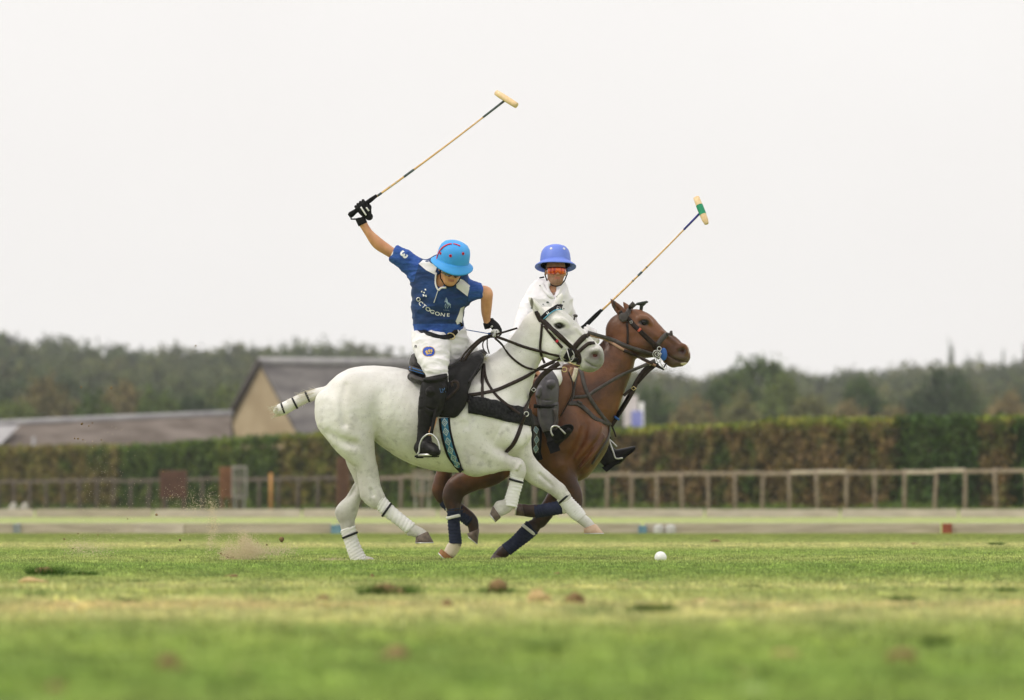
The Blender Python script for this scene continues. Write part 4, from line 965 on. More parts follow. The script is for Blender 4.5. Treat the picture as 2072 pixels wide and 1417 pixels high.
M_hoof = mat('hoof_horn', (.085, .062, .050), .5, (.17, .13, .10), 30, bump=.001)
M_hoofp = mat('hoof_pale', (.48, .32, .22), .55, (.58, .42, .30), 30, bump=.001)
M_wrapw = mat('white_bandage', (.70, .68, .67), .9, (.78, .77, .77), 12, bump=.0015, bscale=120)
M_tape = mat('black_tape', (.012, .012, .014), .5)
hoof(YW, (842, 1086), (866, 1075), (841, 1098), (878, 1097), -.145, .040, .052, M_hoof, WH)
hoof(YW, (741, 1131), (755, 1133), (741, 1143), (772, 1139.5), .14, .040, .050, M_hoofp, WH)
hoof(YW, (997, 1023), (1014, 1047), (991.5, 1040), (1004, 1056), -.15, .038, .046, M_hoof, WH)
hoof(YW, (1181, 1070), (1206, 1060), (1182, 1079), (1222, 1079), .13, .040, .052, M_hoofp, WH)
strap_w = .016
leg_wrap(YW, [(751, 1015, 779, 1005, -.145, .036), (770, 1038, 793, 1020, -.145, .031), (800, 1061, 820, 1044, -.145, .030), (823, 1080, 841, 1060, -.145, .035)], M_wrapw, WH, M_tape, (775, 1044, 792, 1020, -.145, .034), 1)
leg_wrap(YW, [(687, 1073, 718, 1063, .14, .034), (695, 1096, 722, 1086, .14, .030), (703, 1122, 731, 1110, .14, .032), (713, 1144, 741, 1128, .14, .036)], M_wrapw, WH, M_tape, (693, 1089, 721, 1078, .14, .034), 2)
leg_wrap(YW, [(1032, 957, 1061, 960, -.15, .038), (1031, 976, 1058, 979, -.15, .032), (1024, 1000, 1051, 1003, -.15, .031), (1018, 1021, 1046, 1029, -.15, .036)], M_wrapw, WH, M_tape, (1031, 970, 1057, 977, -.15, .035), 3)
leg_wrap(YW, [(1125, 1009, 1151, 996, .13, .036), (1137, 1027, 1162, 1012, .13, .031), (1152, 1044, 1177, 1027, .13, .030), (1167, 1056, 1187, 1040, .13, .034)], M_wrapw, WH, M_tape, (1132, 1018, 1152, 1000, .13, .036), 4)
# tail hair tufts and tape bands
M_hairw = mat('pale_tail_hair', (.62, .56, .42), .7, (.74, .70, .58), 60, stretch=(1, 1, 3))
th_ = MB(); r = np.random.default_rng(4); tl = catmull([tuple(p[:3]) for p in Dw([(648, 795, 10, 0, .03), (624, 802, 10, 0, .03), (600, 813, 11, 0, .03), (580, 824, 12, 0, .03), (562, 831, 9, 0, .03)])], 10)
def hair_mesh(paths, rad):
    mb = MB()
    for p in paths: mb.tube(p, [rad, rad * .8, rad * .3][:len(p)], 3, cap=False)
    return mb
paths = []
for i in range(420):
    k = r.integers(0, len(tl) - 1); c = Vector(tl[k]); d = (Vector(tl[k + 1]) - c).normalized(); a = r.uniform(0, 6.28); nrm = Vector((-d.z, 0, d.x)) * math.cos(a) + Vector((0, 1, 0)) * math.sin(a)
    b = c + nrm * .034; e = b + d * r.uniform(.02, .05) + nrm * r.uniform(.0, .006); g = e + d * r.uniform(.02, .04) + nrm * r.uniform(.0, .028 if r.random() < .25 else .006); paths.append([b, e, g])
hair_mesh(paths, .0014).build('tail_hair', M_hairw, WH)
for (x, y, rr, tx, ty) in ((622, 803, 12, -1, .45), (596.5, 816, 13, -1, .5), (572.5, 827, 13, -1, .35)):
    c = at(x, y, YW); d = Vector((tx, 0, -ty)).normalized(); mb = MB(); mb.tube([c - d * .008, c - d * .006, c + d * .006, c + d * .008], [.030, rr / SW, rr / SW, .03], 18); mb.build('tail_tape', M_tape, WH)

# ======================= the bay (brown) horse
lo = at(820, 1160, YBR); hi = at(1410, 590, YBR)
S = SDF((lo.x, YBR - .42, lo.z - .02), (hi.x, YBR + .42, hi.z), RES)
Ew = lambda rows: E(YBR, rows); Dw = lambda rows: D(YBR, rows)
S.chain(Ew([(868, 800, 880, 850, 0, .16), (880, 775, 890, 880, 0, .22), (915, 764, 920, 900, 0, .26), (962, 766, 960, 925, 0, .28), (1010, 772, 1005, 952, 0, .29), (1060, 772, 1060, 968, 0, .29), (1100, 768, 1105, 975, 0, .27), (1126, 780, 1132, 966, 0, .25), (1150, 810, 1166, 946, 0, .225)]), k=.02)
S.chain(Dw([(1165, 880, 65, 0, .24), (1184, 890, 48, 0, .21), (1170, 921, 43, 0, .20)]), k=.05)
S.chain(Dw([(1164, 948, 26, 0, .15), (1132, 960, 22, 0, .17)]), k=.06)
S.chain(Ew([(1116, 750, 1216, 886, 0, .19), (1154, 735, 1231, 846, 0, .155), (1185, 720, 1250, 806, 0, .12), (1214, 704, 1269, 766, 0, .100), (1236, 684, 1280, 730, 0, .088), (1255, 664, 1284, 716, 0, .082), (1264, 652, 1286, 704, 0, .078)]), k=.045)
S.chain(Dw([(1120, 766, 16, 0, .07), (1166, 744, 10, 0, .045), (1204, 716, 7, 0, .03), (1229, 688, 6, 0, .026), (1247, 661, 5, 0, .024)]), k=.03)
S.chain(Ew([(1255, 634, 1272, 708, 0, .072), (1284, 626, 1282, 722, 0, .088), (1308, 642, 1296, 725, 0, .090), (1326, 658, 1316, 723, 0, .078), (1342, 670, 1332, 723, 0, .064), (1358, 677, 1344, 727, 0, .057), (1372, 690, 1355, 738, 0, .058), (1384, 702, 1366, 740, 0, .056)]), k=.022)
S.chain(Dw([(1384, 706, 10, 0, .045), (1384, 722, 11, 0, .043), (1377, 731, 8, 0, .036)]), k=.02)
S.chain(Dw([(1362, 734, 9.5, 0, .04), (1352, 728, 9, 0, .04)]), k=.025)
for sgn in (-1, 1):
    yy = sgn * .078
    S.chain(Dw([(1297, 645, 7, yy - sgn * .008, .020), (1307, 647, 7, yy - sgn * .008, .020), (1315, 654, 5, yy - sgn * .014, .018)]), k=.025)
    S.chain(Dw([(1296, 662, 6, yy, .016), (1318, 677, 4.5, yy - sgn * .014, .014), (1338, 692, 3.5, yy - sgn * .026, .010)]), k=.02)
    S.chain(Dw([(1290, 700, 19, sgn * .052, .038)]), k=.03)
    S.chain(Dw([(1373, 705, 5, sgn * .050, .014), (1380, 700, 5.5, sgn * .048, .014), (1388, 706, 5, sgn * .042, .014), (1388, 716, 4.5, sgn * .042, .014)]), k=.008)
    S.chain(Dw([(1340, 672, 3, sgn * .050, .012), (1358, 688, 3, sgn * .042, .012), (1370, 697, 3, sgn * .040, .012)]), k=.015)
    S.chain(Dw([(1291, 640, 4, sgn * .100, .014), (1295, 646, 3, sgn * .104, .012)]), k=.012, op='sub')
    S.ell(at(1302.5, 653.5, YBR) + Vector((0, sgn * .094, 0)), (.019, .013, .011), k=.008, op='sub')
    S.ell(at(1380, 711, YBR) + Vector((0, sgn * .061, 0)), (.0145, .024, .0145), Matrix.Rotation(.3, 3, 'Y'), k=.006, op='sub')
    S.chain(Dw([(1391, 733, 2.0, sgn * .030, .018), (1380, 732, 2.0, sgn * .044, .018), (1366, 728, 1.8, sgn * .05, .016), (1350, 719, 1.2, sgn * .055, .012)]), k=.006, op='sub')
    S.chain(Dw([(1330, 690, 5, sgn * .088, .016), (1350, 706, 5, sgn * .078, .014)]), k=.025, op='sub')
S.chain(Dw([(1264, 640, 10, -.055, .028), (1256, 631, 9.5, -.062, .024), (1246, 620, 7.5, -.068, .018), (1239, 611, 4, -.07, .010), (1235, 605.5, 1.2, -.07, .004)]), k=.02)
S.chain(Dw([(1251, 629, 3.2, -.085, .02), (1243, 619, 3, -.09, .016), (1237, 609, 1.2, -.085, .008)]), k=.008, op='sub')
S.chain(Dw([(1276, 634, 9, .05, .028), (1270, 624, 7, .055, .022), (1265, 616, 4, .055, .012), (1261.5, 611, 1.2, .05, .005)]), k=.02)
S.chain(Dw([(1276, 668, 3.5, -.118, .02), (1272, 690, 4, -.122, .022), (1276, 712, 4, -.11, .022), (1286, 724, 3, -.09, .02)]), k=.02, op='sub')
S.chain(Dw([(1160, 770, 4, -.235, .022), (1145, 815, 5, -.262, .024), (1130, 860, 5, -.265, .024)]), k=.03, op='sub')
S.chain(Dw([(1190, 862, 4, -.225, .02), (1172, 890, 5, -.245, .024), (1158, 912, 4, -.24, .02)]), k=.03, op='sub')
S.chain(Dw([(1150, 935, 3, -.225, .016), (1158, 962, 3, -.205, .014), (1164, 985, 2.5, -.195, .012)]), k=.012, op='sub')
S.chain(Dw([(1204, 862, 12, -.12, .05), (1196, 892, 14, -.14, .05), (1184, 918, 11, -.15, .04)]), k=.03)
# hind legs: A folded under the belly, B behind it
S.chain(Ew([(872, 820, 950, 830, .10, .14), (870, 870, 945, 880, .12, .12), (882, 920, 930, 925, .13, .08), (884, 945, 917, 948, .13, .058), (878, 970, 914, 972, .13, .048), (873, 990, 910, 992, .13, .042), (880, 1008, 908, 1000, .13, .038)]), k=.02)
S.chain(Ew([(884, 1014, 907, 1000, .13, .034), (903, 1034, 925, 1012, .13, .028), (930, 1050, 948, 1030, .13, .027), (943, 1062, 962, 1044, .13, .029), (947, 1068, 967, 1058, .13, .028), (949, 1078, 968, 1072, .13, .027)]), k=.012)
S.chain(Ew([(960, 850, 1040, 900, -.11, .14), (985, 880, 1040, 950, -.13, .11), (975, 925, 1010, 978, -.14, .075), (945, 945, 968, 992, -.14, .055), (917, 965, 935, 1008, -.14, .046), (903, 990, 930, 1022, -.14, .04), (905, 1030, 932, 1028, -.14, .035)]), k=.035)
S.chain(Ew([(905, 1026, 932, 1026, -.14, .032), (908, 1055, 930, 1055, -.14, .026), (909, 1090, 932, 1090, -.14, .026), (910, 1100, 934, 1102, -.14, .030), (904, 1106, 930, 1112, -.14, .029), (900, 1112, 922, 1124, -.14, .028)]), k=.012)
# fore near leg: forearm down-right, cannon folded back
S.chain(Ew([(1085, 860, 1180, 850, -.10, .13), (1092, 905, 1165, 890, -.13, .12), (1098, 940, 1156, 925, -.145, .088), (1118, 968, 1160, 952, -.15, .065), (1136, 992, 1170, 976, -.15, .050), (1146, 1012, 1176, 996, -.15, .043), (1144, 1030, 1176, 1014, -.15, .040)]), k=.05)
S.chain(Ew([(1152, 1034, 1160, 1008, -.15, .036), (1132, 1040, 1130, 1016, -.15, .028), (1102, 1044, 1098, 1022, -.15, .027), (1086, 1047, 1080, 1021, -.15, .030), (1072, 1046, 1066, 1022, -.15, .029), (1062, 1044, 1058, 1020, -.15, .027)]), k=.012)
# fore far leg: on the ground
S.chain(Ew([(1120, 900, 1190, 900, .11, .13), (1128, 950, 1176, 955, .13, .09), (1118, 982, 1150, 990, .14, .062), (1104, 1008, 1132, 1020, .14, .048), (1090, 1030, 1120, 1044, .14, .042), (1080, 1045, 1106, 1062, .14, .038)]), k=.045)
S.chain(Ew([(1066, 1058, 1090, 1076, .14, .032), (1046, 1080, 1066, 1094, .14, .026), (1018, 1104, 1036, 1117, .14, .027), (1008, 1110, 1030, 1124, .14, .029), (1002, 1117, 1022, 1127, .14, .027), (997, 1123, 1018, 1131, .14, .027)]), k=.012)
S.chain(Dw([(1118, 820, 26, -.20, .05), (1140, 860, 30, -.20, .055), (1150, 892, 26, -.18, .055)]), k=.05)
S.chain(Dw([(1188, 880, 26, -.12, .07), (1194, 904, 18, -.08, .08)]), k=.05)
S.chain(Dw([(1112, 900, 24, -.19, .05), (1128, 940, 14, -.20, .045)]), k=.04)
S.chain(Dw([(1180, 840, 5, -.235, .03), (1180, 880, 6, -.25, .03), (1162, 925, 6, -.24, .03)]), k=.05, op='sub')
S.chain(Dw([(1268, 735, 5, -.13, .02), (1250, 790, 6, -.16, .02), (1215, 835, 6, -.21, .02)]), k=.05, op='sub')
for i, (a, b) in enumerate(((1186, 905), (1194, 925))): S.chain(Dw([(a + 26, b - 40, 4, -.17, .012), (a + 6, b - 8, 5, -.215, .014), (a - 20, b + 22, 4, -.20, .012)]), k=.03)
Vb, Qb = finish(S, .0022, 5, 14)
bay_bvh = bvh_of((Vb, Qb))
M_bay = mat('bay_coat', (.060, .020, .007), .42, (.155, .055, .017), 5, bump=.0015, bscale=170, spec=.4, detail=8, lo=.38, hi=.62)
overlay(M_bay, (.020, .010, .008), 9, .25, .5, .95, axis=('Z', .85, .30), detail=3)
overlay(M_bay, (.05, .022, .012), 30, .60, .8, .5, detail=6)
BH = thing('horse', 'bay brown polo pony galloping behind with navy leg wraps', 'horse', (at(1050, 0, YBR).x, YBR, 0))
bb_ = mesh_obj('body', Vb, Qb, M_bay, BH)
P_ = lambda x, y, dy=0: tuple(at(x, y, YBR) + Vector((0, dy, 0)))
M_skinb = mat('bay_muzzle', (.10, .055, .04), .5, (.22, .14, .11), 40, bump=.001, bscale=120)
M_blaze = mat('white_snip', (.55, .48, .42), .6, (.66, .60, .54), 30)
M_cream = mat('cream_sock', (.50, .42, .30), .7, (.64, .57, .45), 30)
for c_, r_, col_, so_, am_ in ((P_(1376, 732), (.085, .6, .055), (.085, .055, .042), .35, .85), (P_(1326, 704), (.07, .8, .045), (.045, .018, .010), .5, .6), (P_(1288, 716), (.08, .8, .030), (.035, .014, .008), .5, .7), (P_(1302.5, 653.5), (.040, .8, .022), (.010, .007, .006), .3, 1), (P_(1300, 640), (.05, .8, .02), (.20, .085, .035), .5, .5),
    (P_(1380, 711), (.030, .6, .026), (.05, .03, .025), .35, .9), (P_(1380, 711), (.015, .6, .013), (.04, .010, .008), .15, 1), (P_(1392, 703), (.022, .05, .050), (.62, .55, .50), .25, 1), (P_(1386, 737), (.030, .5, .012), (.58, .50, .38), .25, 1),
    (P_(1242, 618, -.09), (.011, .05, .045), (.02, .012, .01), .3, .9), (P_(912, 1112, -.14), (.085, .07, .055), (.60, .52, .40), .3, 1)): spot(M_bay, c_, r_, col_, so_, am_)
for sgn in (-1, 1):
    e = MB(); c = at(1302.5, 653.5, YBR) + Vector((0, sgn * .080, 0)); e.tube([c + Vector((0, sgn * q, 0)) for q in (-.012, -.004, .008, .015, .0175)], [.012, .0205, .0195, .011, .001], 14); e.build('eye', M_eye, BH)
M_wrapn = mat('navy_bandage', (.010, .014, .035), .85, (.018, .024, .055), 14, bump=.0015, bscale=120)
M_tapew = mat('white_tape', (.66, .66, .62), .6)
M_hoofo = mat('hoof_orange', (.30, .14, .05), .6, (.16, .07, .03), 20, bump=.001)
M_hoofk = mat('hoof_dark', (.05, .035, .03), .5, (.10, .07, .06), 30, bump=.001)
hoof(YBR, (944, 1080), (970, 1070), (947, 1086), (966, 1101), .13, .038, .048, M_hoof, BH)
hoof(YBR, (893, 1110), (918, 1130), (888, 1118), (906, 1137), -.14, .038, .046, M_hoofo, BH)
hoof(YBR, (1062, 1045), (1056, 1020), (1044, 1043), (1046, 1019), -.15, .038, .046, M_hoofk, BH)
hoof(YBR, (998, 1121), (1020, 1130), (987, 1138), (1019, 1139.5), .14, .038, .048, M_hoofk, BH)
strap_w = .022
leg_wrap(YBR, [(887, 1021, 909, 1000, .13, .036), (908, 1040, 930, 1016, .13, .033), (930, 1054, 948, 1033, .13, .031), (943, 1065, 963, 1045, .13, .034)], M_wrapn, BH, M_tapew, (903, 1032, 920, 1010, .13, .036), 5)
leg_wrap(YBR, [(904, 1028, 933, 1028, -.14, .036), (906, 1052, 931, 1052, -.14, .031), (908, 1078, 933, 1078, -.14, .031), (909, 1100, 935, 1102, -.14, .034)], M_wrapn, BH, M_tapew, (905, 1049, 930, 1043, -.14, .036), 6)
leg_wrap(YBR, [(1150, 1037, 1148, 1010, -.15, .036), (1128, 1042, 1124, 1015, -.15, .031), (1102, 1046, 1098, 1020, -.15, .031), (1084, 1049, 1078, 1022, -.15, .034)], M_wrapn, BH, M_tapew, (1141, 1038, 1138, 1014, -.15, .035), 7)
leg_wrap(YBR, [(1064, 1056, 1092, 1076, .14, .036), (1048, 1074, 1074, 1092, .14, .032), (1030, 1092, 1052, 1108, .14, .031), (1013, 1105, 1034, 1123, .14, .034)], M_wrapn, BH, M_tapew, (1058, 1063, 1082, 1082, .14, .035), 8)
M_hairb = mat('black_hair', (.012, .009, .008), .5, (.03, .02, .016), 80)
tb = None
def crest_hair(pts, Y0, n, h, m, parent, seed, sp=.012):
    r = np.random.default_rng(seed); P = catmull([tuple(at(x, y, Y0)) for x, y in pts], 12); paths = []
    for i in range(n):
        k = r.integers(0, len(P) - 1); c = Vector(P[k]).lerp(Vector(P[k + 1]), r.random()); d = (Vector(P[k + 1]) - Vector(P[k])).normalized(); nr = Vector((-d.z, 0, d.x)); nr = nr if nr.z > 0 else -nr
        y = r.normal(0, sp); b = c + Vector((0, y, 0)) - nr * .012; e = b + nr * (h * r.uniform(.5, 1)) + Vector((0, y * .6, 0)) - d * r.uniform(-.004, .010); paths.append([b, (b + e) / 2, e])
    hair_mesh(paths, .0022).build('mane', m, parent)
tb = D(YBR, [(872, 800, 12, 0, .04), (850, 806, 10, 0, .035), (832, 822, 11, 0, .036), (824, 842, 11, 0, .036), (822, 858, 7, 0, .025)])
MB().tube([q[:3] for q in catmull(tb, 4)], [q[3] for q in catmull(tb, 4)], 12).build('tail', M_hairb, BH)

crest_hair([(1150, 742), (1180, 724), (1208, 704), (1225, 685), (1236, 668), (1244, 652)], YBR, 700, .020, M_hairb, BH, 3)
crest_hair([(1000, 716), (1030, 691), (1050, 664), (1068, 640), (1084, 628)], YW, 700, .016, M_hairw, WH, 4)
# ------------------------------------------------------------------ people
M_skinp = mat('skin', (.50, .235, .12), .5, (.64, .33, .18), 14, bump=.0005, bscale=200, spec=.35, sss=.15)
M_skinp2 = mat('skin_tanned', (.40, .19, .11), .5, (.52, .27, .16), 30, bump=.0008, bscale=150, spec=.35, sss=.12)
M_shirt = mat('blue_shirt', (.008, .026, .095), .85, (.014, .050, .17), 7, bump=.002, bscale=60, sheen=.1, stretch=(1, 1, 2.5), detail=7)
M_sleeve = mat('bright_blue', (.018, .062, .27), .8, (.035, .10, .36), 30, bump=.002, bscale=80, stretch=(1, 1, 3), detail=7)
M_whitec = mat('white_cloth', (.70, .68, .70), .85, (.78, .76, .78), 9, bump=.0012, bscale=90)
M_wshirt = mat('white_polo_cloth', (.74, .72, .76), .85, (.80, .78, .82), 9, bump=.0012, bscale=90)
M_print = mat('white_print', (.74, .75, .76), .7)
M_black = mat('black_leather', (.006, .0055, .0055), .45, (.014, .013, .013), 25, bump=.0015, bscale=60, spec=.16)
M_matt = mat('black_cloth', (.006, .006, .007), .9, (.013, .013, .014), 30, bump=.002, bscale=100, spec=.15)
M_guard = mat('grey_black_guard', (.050, .045, .055), .42, (.085, .078, .092), 18, bump=.0015, bscale=50, spec=.5)
M_strapb = mat('brown_black_leather', (.016, .010, .008), .45, (.032, .020, .015), 30, bump=.0008, bscale=120, spec=.18)
M_helb = mat('helmet_blue', (.030, .285, .70), .55, (.045, .33, .74), 8, bump=.0008, bscale=400, spec=.4)
M_help = mat('helmet_periwinkle', (.11, .18, .62), .5, (.14, .22, .68), 8, bump=.0006, bscale=400, spec=.4)
M_red = mat('red_trim', (.55, .015, .04), .5)
M_lens = mat('dark_lens', (.02, .012, .008), .1, spec=.9, coat=1.0)
M_olens = mat('orange_mirror_lens', (.80, .12, .008), .2, (.40, .02, .006), 60, metal=.35, stretch=(1, 1, .15), lo=.4, hi=.6, coat=1.0)
M_hair = mat('brown_hair', (.05, .03, .02), .7, (.09, .055, .035), 90)
M_lip = mat('lips', (.42, .16, .11), .5)

def Mx(right, fwd):
    """head frame as columns: right, out of the face, up"""
    r = Vector(right).normalized(); f = Vector(fwd); f = (f - r * f.dot(r)).normalized(); u = f.cross(r)
    return Matrix((r, f, u)).transposed()
def head(S, c, M, k=1.0):
    """human head in SDF S, centre c (middle of the skull), height about 0.23 m"""
    def g(x, y, z): return Vector(c) + M @ (Vector((x, y, z)) * k)
    def e(x, y, z, rx, ry, rz, kk=.015, op='add'): S.ell(g(x, y, z), (rx * k, ry * k, rz * k), M, kk, op)
    e(0, -.012, .030, .076, .094, .086); e(0, .040, -.020, .062, .058, .080, .03); e(0, .052, -.078, .040, .036, .032, .03)      # skull, face, chin
    e(0, .078, .018, .052, .016, .012, .018)                                                                                    # brow
    e(-.032, .078, .000, .019, .014, .013, .008, 'sub'); e(.032, .078, .000, .019, .014, .013, .008, 'sub')                      # sockets
    e(-.031, .073, -.001, .012, .012, .011, .003); e(.031, .073, -.001, .012, .012, .011, .003)
    e(0, .096, -.008, .009, .014, .022, .010); e(0, .106, -.027, .012, .014, .010, .008); e(-.012, .098, -.030, .007, .009, .007, .006); e(.012, .098, -.030, .007, .009, .007, .006)
    e(-.044, .062, -.026, .020, .018, .016, .02); e(.044, .062, -.026, .020, .018, .016, .02)                                    # cheekbones
    e(0, .086, -.052, .022, .013, .0065, .006); e(0, .085, -.063, .019, .012, .0065, .006); e(0, .100, -.0575, .020, .006, .0016, .002, 'sub')
    for sg in (-1, 1): e(sg * .077, -.004, -.006, .009, .018, .030, .006); e(sg * .086, .004, -.004, .005, .010, .018, .004, 'sub')
def helmet(parent, c, M, k, mshell, name='helmet', brim=(.148, .165), tilt_peak=.10):
    """polo helmet: crown with a squared shoulder and an all-round brim, longer in front"""
    def g(x, y, z): return Vector(c) + M @ (Vector((x, y, z)) * k)
    prof = [(1.0, .0), (1.0, .02), (.995, .045), (.965, .075), (.89, .103), (.74, .124), (.5, .137), (.22, .142), (.02, .143)]; n = 40
    v = []; f = []
    for rr, z in prof:
        for i in range(n): a = 2 * math.pi * i / n; v.append(g(.112 * rr * math.cos(a), .130 * rr * math.sin(a), z))
    for j in range(len(prof) - 1):
        for i in range(n): f.append((j * n + i, j * n + (i + 1) % n, (j + 1) * n + (i + 1) % n, (j + 1) * n + i))
    f.append(tuple((len(prof) - 1) * n + i for i in range(n)))
    shell = mesh_obj(name, v, f, mshell, parent)
    v = []; f = []; R = []
    for t, dz in ((0, .016), (.12, .006), (.5, -.002), (.93, -.016), (1, -.020), (1.0, -.026), (.9, -.026), (.4, -.012), (-.06, -.006)):
        for i in range(n):
            a = 2 * math.pi * i / n; ca, sa = math.cos(a), math.sin(a); front = max(sa, 0)
            rx = .112 + (brim[0] - .112) * t; ry = .130 + ((brim[1] if sa > 0 else brim[1] - .022) - .130) * t
            v.append(g(rx * ca, ry * sa, dz - tilt_peak * .2 * max(t, 0) * front ** 2 + .006 * abs(ca) * max(t, 0)))
    m = 9
    for j in range(m):
        for i in range(n): f.append((j * n + i, ((j + 1) % m) * n + i, ((j + 1) % m) * n + (i + 1) % n, j * n + (i + 1) % n))
    b = mesh_obj('brim', v, f, mshell, shell)
    lin = MB(); L = []
    for rr, z in ((.97, -.004), (.96, .03), (.7, .08), (.1, .10)):
        for i in range(n): a = 2 * math.pi * i / n; L.append(g(.110 * rr * math.cos(a), .128 * rr * math.sin(a), z))
    lin.add(L, [(j * n + i, (j + 1) * n + i, (j + 1) * n + (i + 1) % n, j * n + (i + 1) % n) for j in range(3) for i in range(n)]); lin.build('lining', M_matt, shell)
    return shell, b
def tree_of(*objs):
    V = []; F = []
    for o in objs:
        n = len(V); V += [tuple(v.co) for v in o.data.vertices]; F += [tuple(i + n for i in p.vertices) for p in o.data.polygons]
    return BVHTree.FromPolygons(V, F)
def sdf_obj(S, name, m, parent, amp=0, seed=1, sc=10, fold=None):
    V, Q = S.mesh(); N = normals(V, Q)
    if amp: V = V + N * (vnoise(V, sc, seed, 3) * amp)[:, None]
    if fold is not None:
        for (amp2, sc2, st, sd) in fold:      # ridged, stretched noise: cloth folds
            w = 1 - np.abs(vnoise(V * np.array(st), sc2, sd, 2)) * 2.2; V = V + N * (np.clip(w, -.6, 1) * amp2)[:, None]
    return mesh_obj(name, V, Q, m, parent), (V, Q)
def cuff(S_at, c, axis, rp, ry, m, parent, name='cuff', w=.018):
    a = Vector(axis).normalized(); mb = MB(); c = Vector(c); mb.tube([c - a * w / 2, c - a * w * .4, c + a * w * .4, c + a * w / 2], [rp * .96, rp, rp, rp * .96], 20, flat=ry / rp); return mb.build(name, m, parent)
def hand_grip(parent, c, grip_dir, back_dir, m, name, k=1.0, side=1, accents=None):
    """closed hand: palm plus five curled fingers round a handle through c along grip_dir; back_dir points out of the back of the hand"""
    g = Vector(grip_dir).normalized(); b = Vector(back_dir); b = (b - g * b.dot(g)).normalized(); w = g.cross(b) * side      # w: towards the wrist
    c = Vector(c); res = .0032; S = SDF(c - Vector((.10, .10, .10)) * k, c + Vector((.10, .10, .10)) * k, res)
    def p(a, d, e): return c + (g * a + b * d + w * e) * k
    # palm, slightly cupped: lies behind the handle
    for a in (-.030, -.010, .010, .030):
        q0, q1, q2 = p(a * .8, .026, .062), p(a, .034, .030), p(a * 1.05, .036, -.004)
        S.chain([(*q0, .014 * k, .014 * k), (*q1, .0145 * k, .0145 * k), (*q2, .0125 * k, .0125 * k)], k=.010)
    for i, (a, L) in enumerate(((.033, .94), (.011, 1.0), (-.011, .96), (-.032, .82))):      # four fingers of unequal length
        q = [p(a, .036, -.004), p(a * 1.03, .024, -.004 - .024 * L), p(a * 1.05, -.004, -.030 * L - .002), p(a * 1.02, -.024 * L, -.016), p(a, -.024 * L, .004)]
        R = [.0115, .0108, .0100, .0094, .0082]
        S.chain([(*x, r * k, r * k) for x, r in zip(q, R)], k=.0035, n=3)
    q = [p(.030, .020, .050), p(.046, .000, .034), p(.044, -.020, .014), p(.034, -.030, -.004)]                             # thumb from the side of the palm
    S.chain([(*x, r * k, r * k) for x, r in zip(q, (.015, .0130, .0115, .0095))], k=.006, n=3)
    q0, q1 = p(0, .022, .055), p(0, .016, .088); S.chain([(*q0, .024 * k, .021 * k), (*q1, .028 * k, .026 * k)], k=.012)
    return sdf_obj(S, name, m, parent)

# ======================= rider in blue on the grey pony
R1 = thing('person', 'rider in blue shirt and blue helmet swinging a mallet from the grey pony', 'person', (at(890, 0, YW).x, YW, 0))
Y1 = YW
r5 = .0052
lo, hi = at(715, 700, Y1), at(1020, 430, Y1)
HC = at(913, 547, Y1) + Vector((0, -.235, 0))                # centre of the skull, leaning out towards the camera
HM = Mx((.955, .22, -.14), (.26, -.89, -.36))
def body1():
    lo, hi = at(715, 940, Y1), at(1015, 425, Y1)
    S = SDF((lo.x, Y1 - .58, lo.z), (hi.x, Y1 + .46, hi.z), .0058)
    e = lambda rows: E(Y1, rows)
    S.chain(e([(866, 552, 930, 572, -.10, .09), (848, 570, 938, 592, -.10, .105), (844, 604, 936, 616, -.08, .105), (842, 640, 932, 645, -.05, .10), (842, 676, 936, 682, -.02, .12)]), k=.03)
    nb, nt = at(894, 566, Y1) + Vector((0, -.12, 0)), HC + HM @ Vector((0, -.01, -.05)); S.chain([(*nb, .062, .062), (*nt, .055, .055)], k=.03)
    head(S, HC, HM, .98)
    S.chain(e([(862, 540, 846, 574, -.08, .055), (836, 520, 822, 545, -.10, .048), (803, 506, 790, 524, -.11, .044), (792, 499, 777, 516, -.12, .046), (772, 484, 757, 503, -.13, .041), (752, 466, 741, 479, -.14, .031), (741, 448, 729, 460, -.15, .026)]), k=.02)
    S.chain(D(Y1, [(948, 588, 17, -.10, .055), (968, 592, 14, -.14, .05), (984, 594, 12.5, -.16, .045), (985, 606, 12, -.155, .043), (984, 630, 10.5, -.11, .037), (985, 648, 7.5, -.08, .028), (987, 660, 7, -.07, .026)]), k=.02)
    # pelvis and legs under the breeches and boots
    S.chain(e([(842, 676, 940, 684, -.02, .12), (852, 700, 930, 704, 0, .12)]), k=.03)
    S.chain(D(Y1, [(868, 700, 24, -.14, .08), (880, 740, 19, -.25, .075), (882, 790, 17, -.33, .06), (872, 845, 15, -.34, .055), (862, 890, 10, -.34, .04)]), k=.03)
    S.chain(D(Y1, [(920, 700, 22, .12, .08), (945, 730, 18, .26, .075), (935, 790, 16, .34, .06), (920, 845, 14, .34, .055), (912, 895, 10, .34, .04)]), k=.03)
    return sdf_obj(S, 'body', M_skinp, R1)
body_o, body_g = body1()
for sg in (-1, 1): pass
# lips a little darker
me = body_o.data; me.materials.append(M_lip); me.materials.append(M_hair)
nn = len(me.polygons); cc = np.zeros(nn * 3, np.float32); me.polygons.foreach_get('center', cc); cc = cc.reshape(-1, 3)
def head_regions(o, HC, HM, k, cc, lipi=1, hairi=2):
    L = (cc - np.array(HC)) @ np.array(HM) / k; idx = np.zeros(len(cc), np.int32)
    idx[(np.abs(L[:, 0]) < .021) & (np.abs(L[:, 2] + .0575) < .010) & (L[:, 1] > .07)] = lipi
    idx[(L[:, 1] < .012 - np.maximum(0, -L[:, 2]) * .5) & (L[:, 2] > -.055) & (np.abs(L[:, 0]) < .079) & (L[:, 1] > -.14) & ((np.abs(L[:, 0]) > .06) | (L[:, 1] < -.03))] = hairi
    o.data.polygons.foreach_set('material_index', idx)
head_regions(body_o, HC, HM, .98, cc)
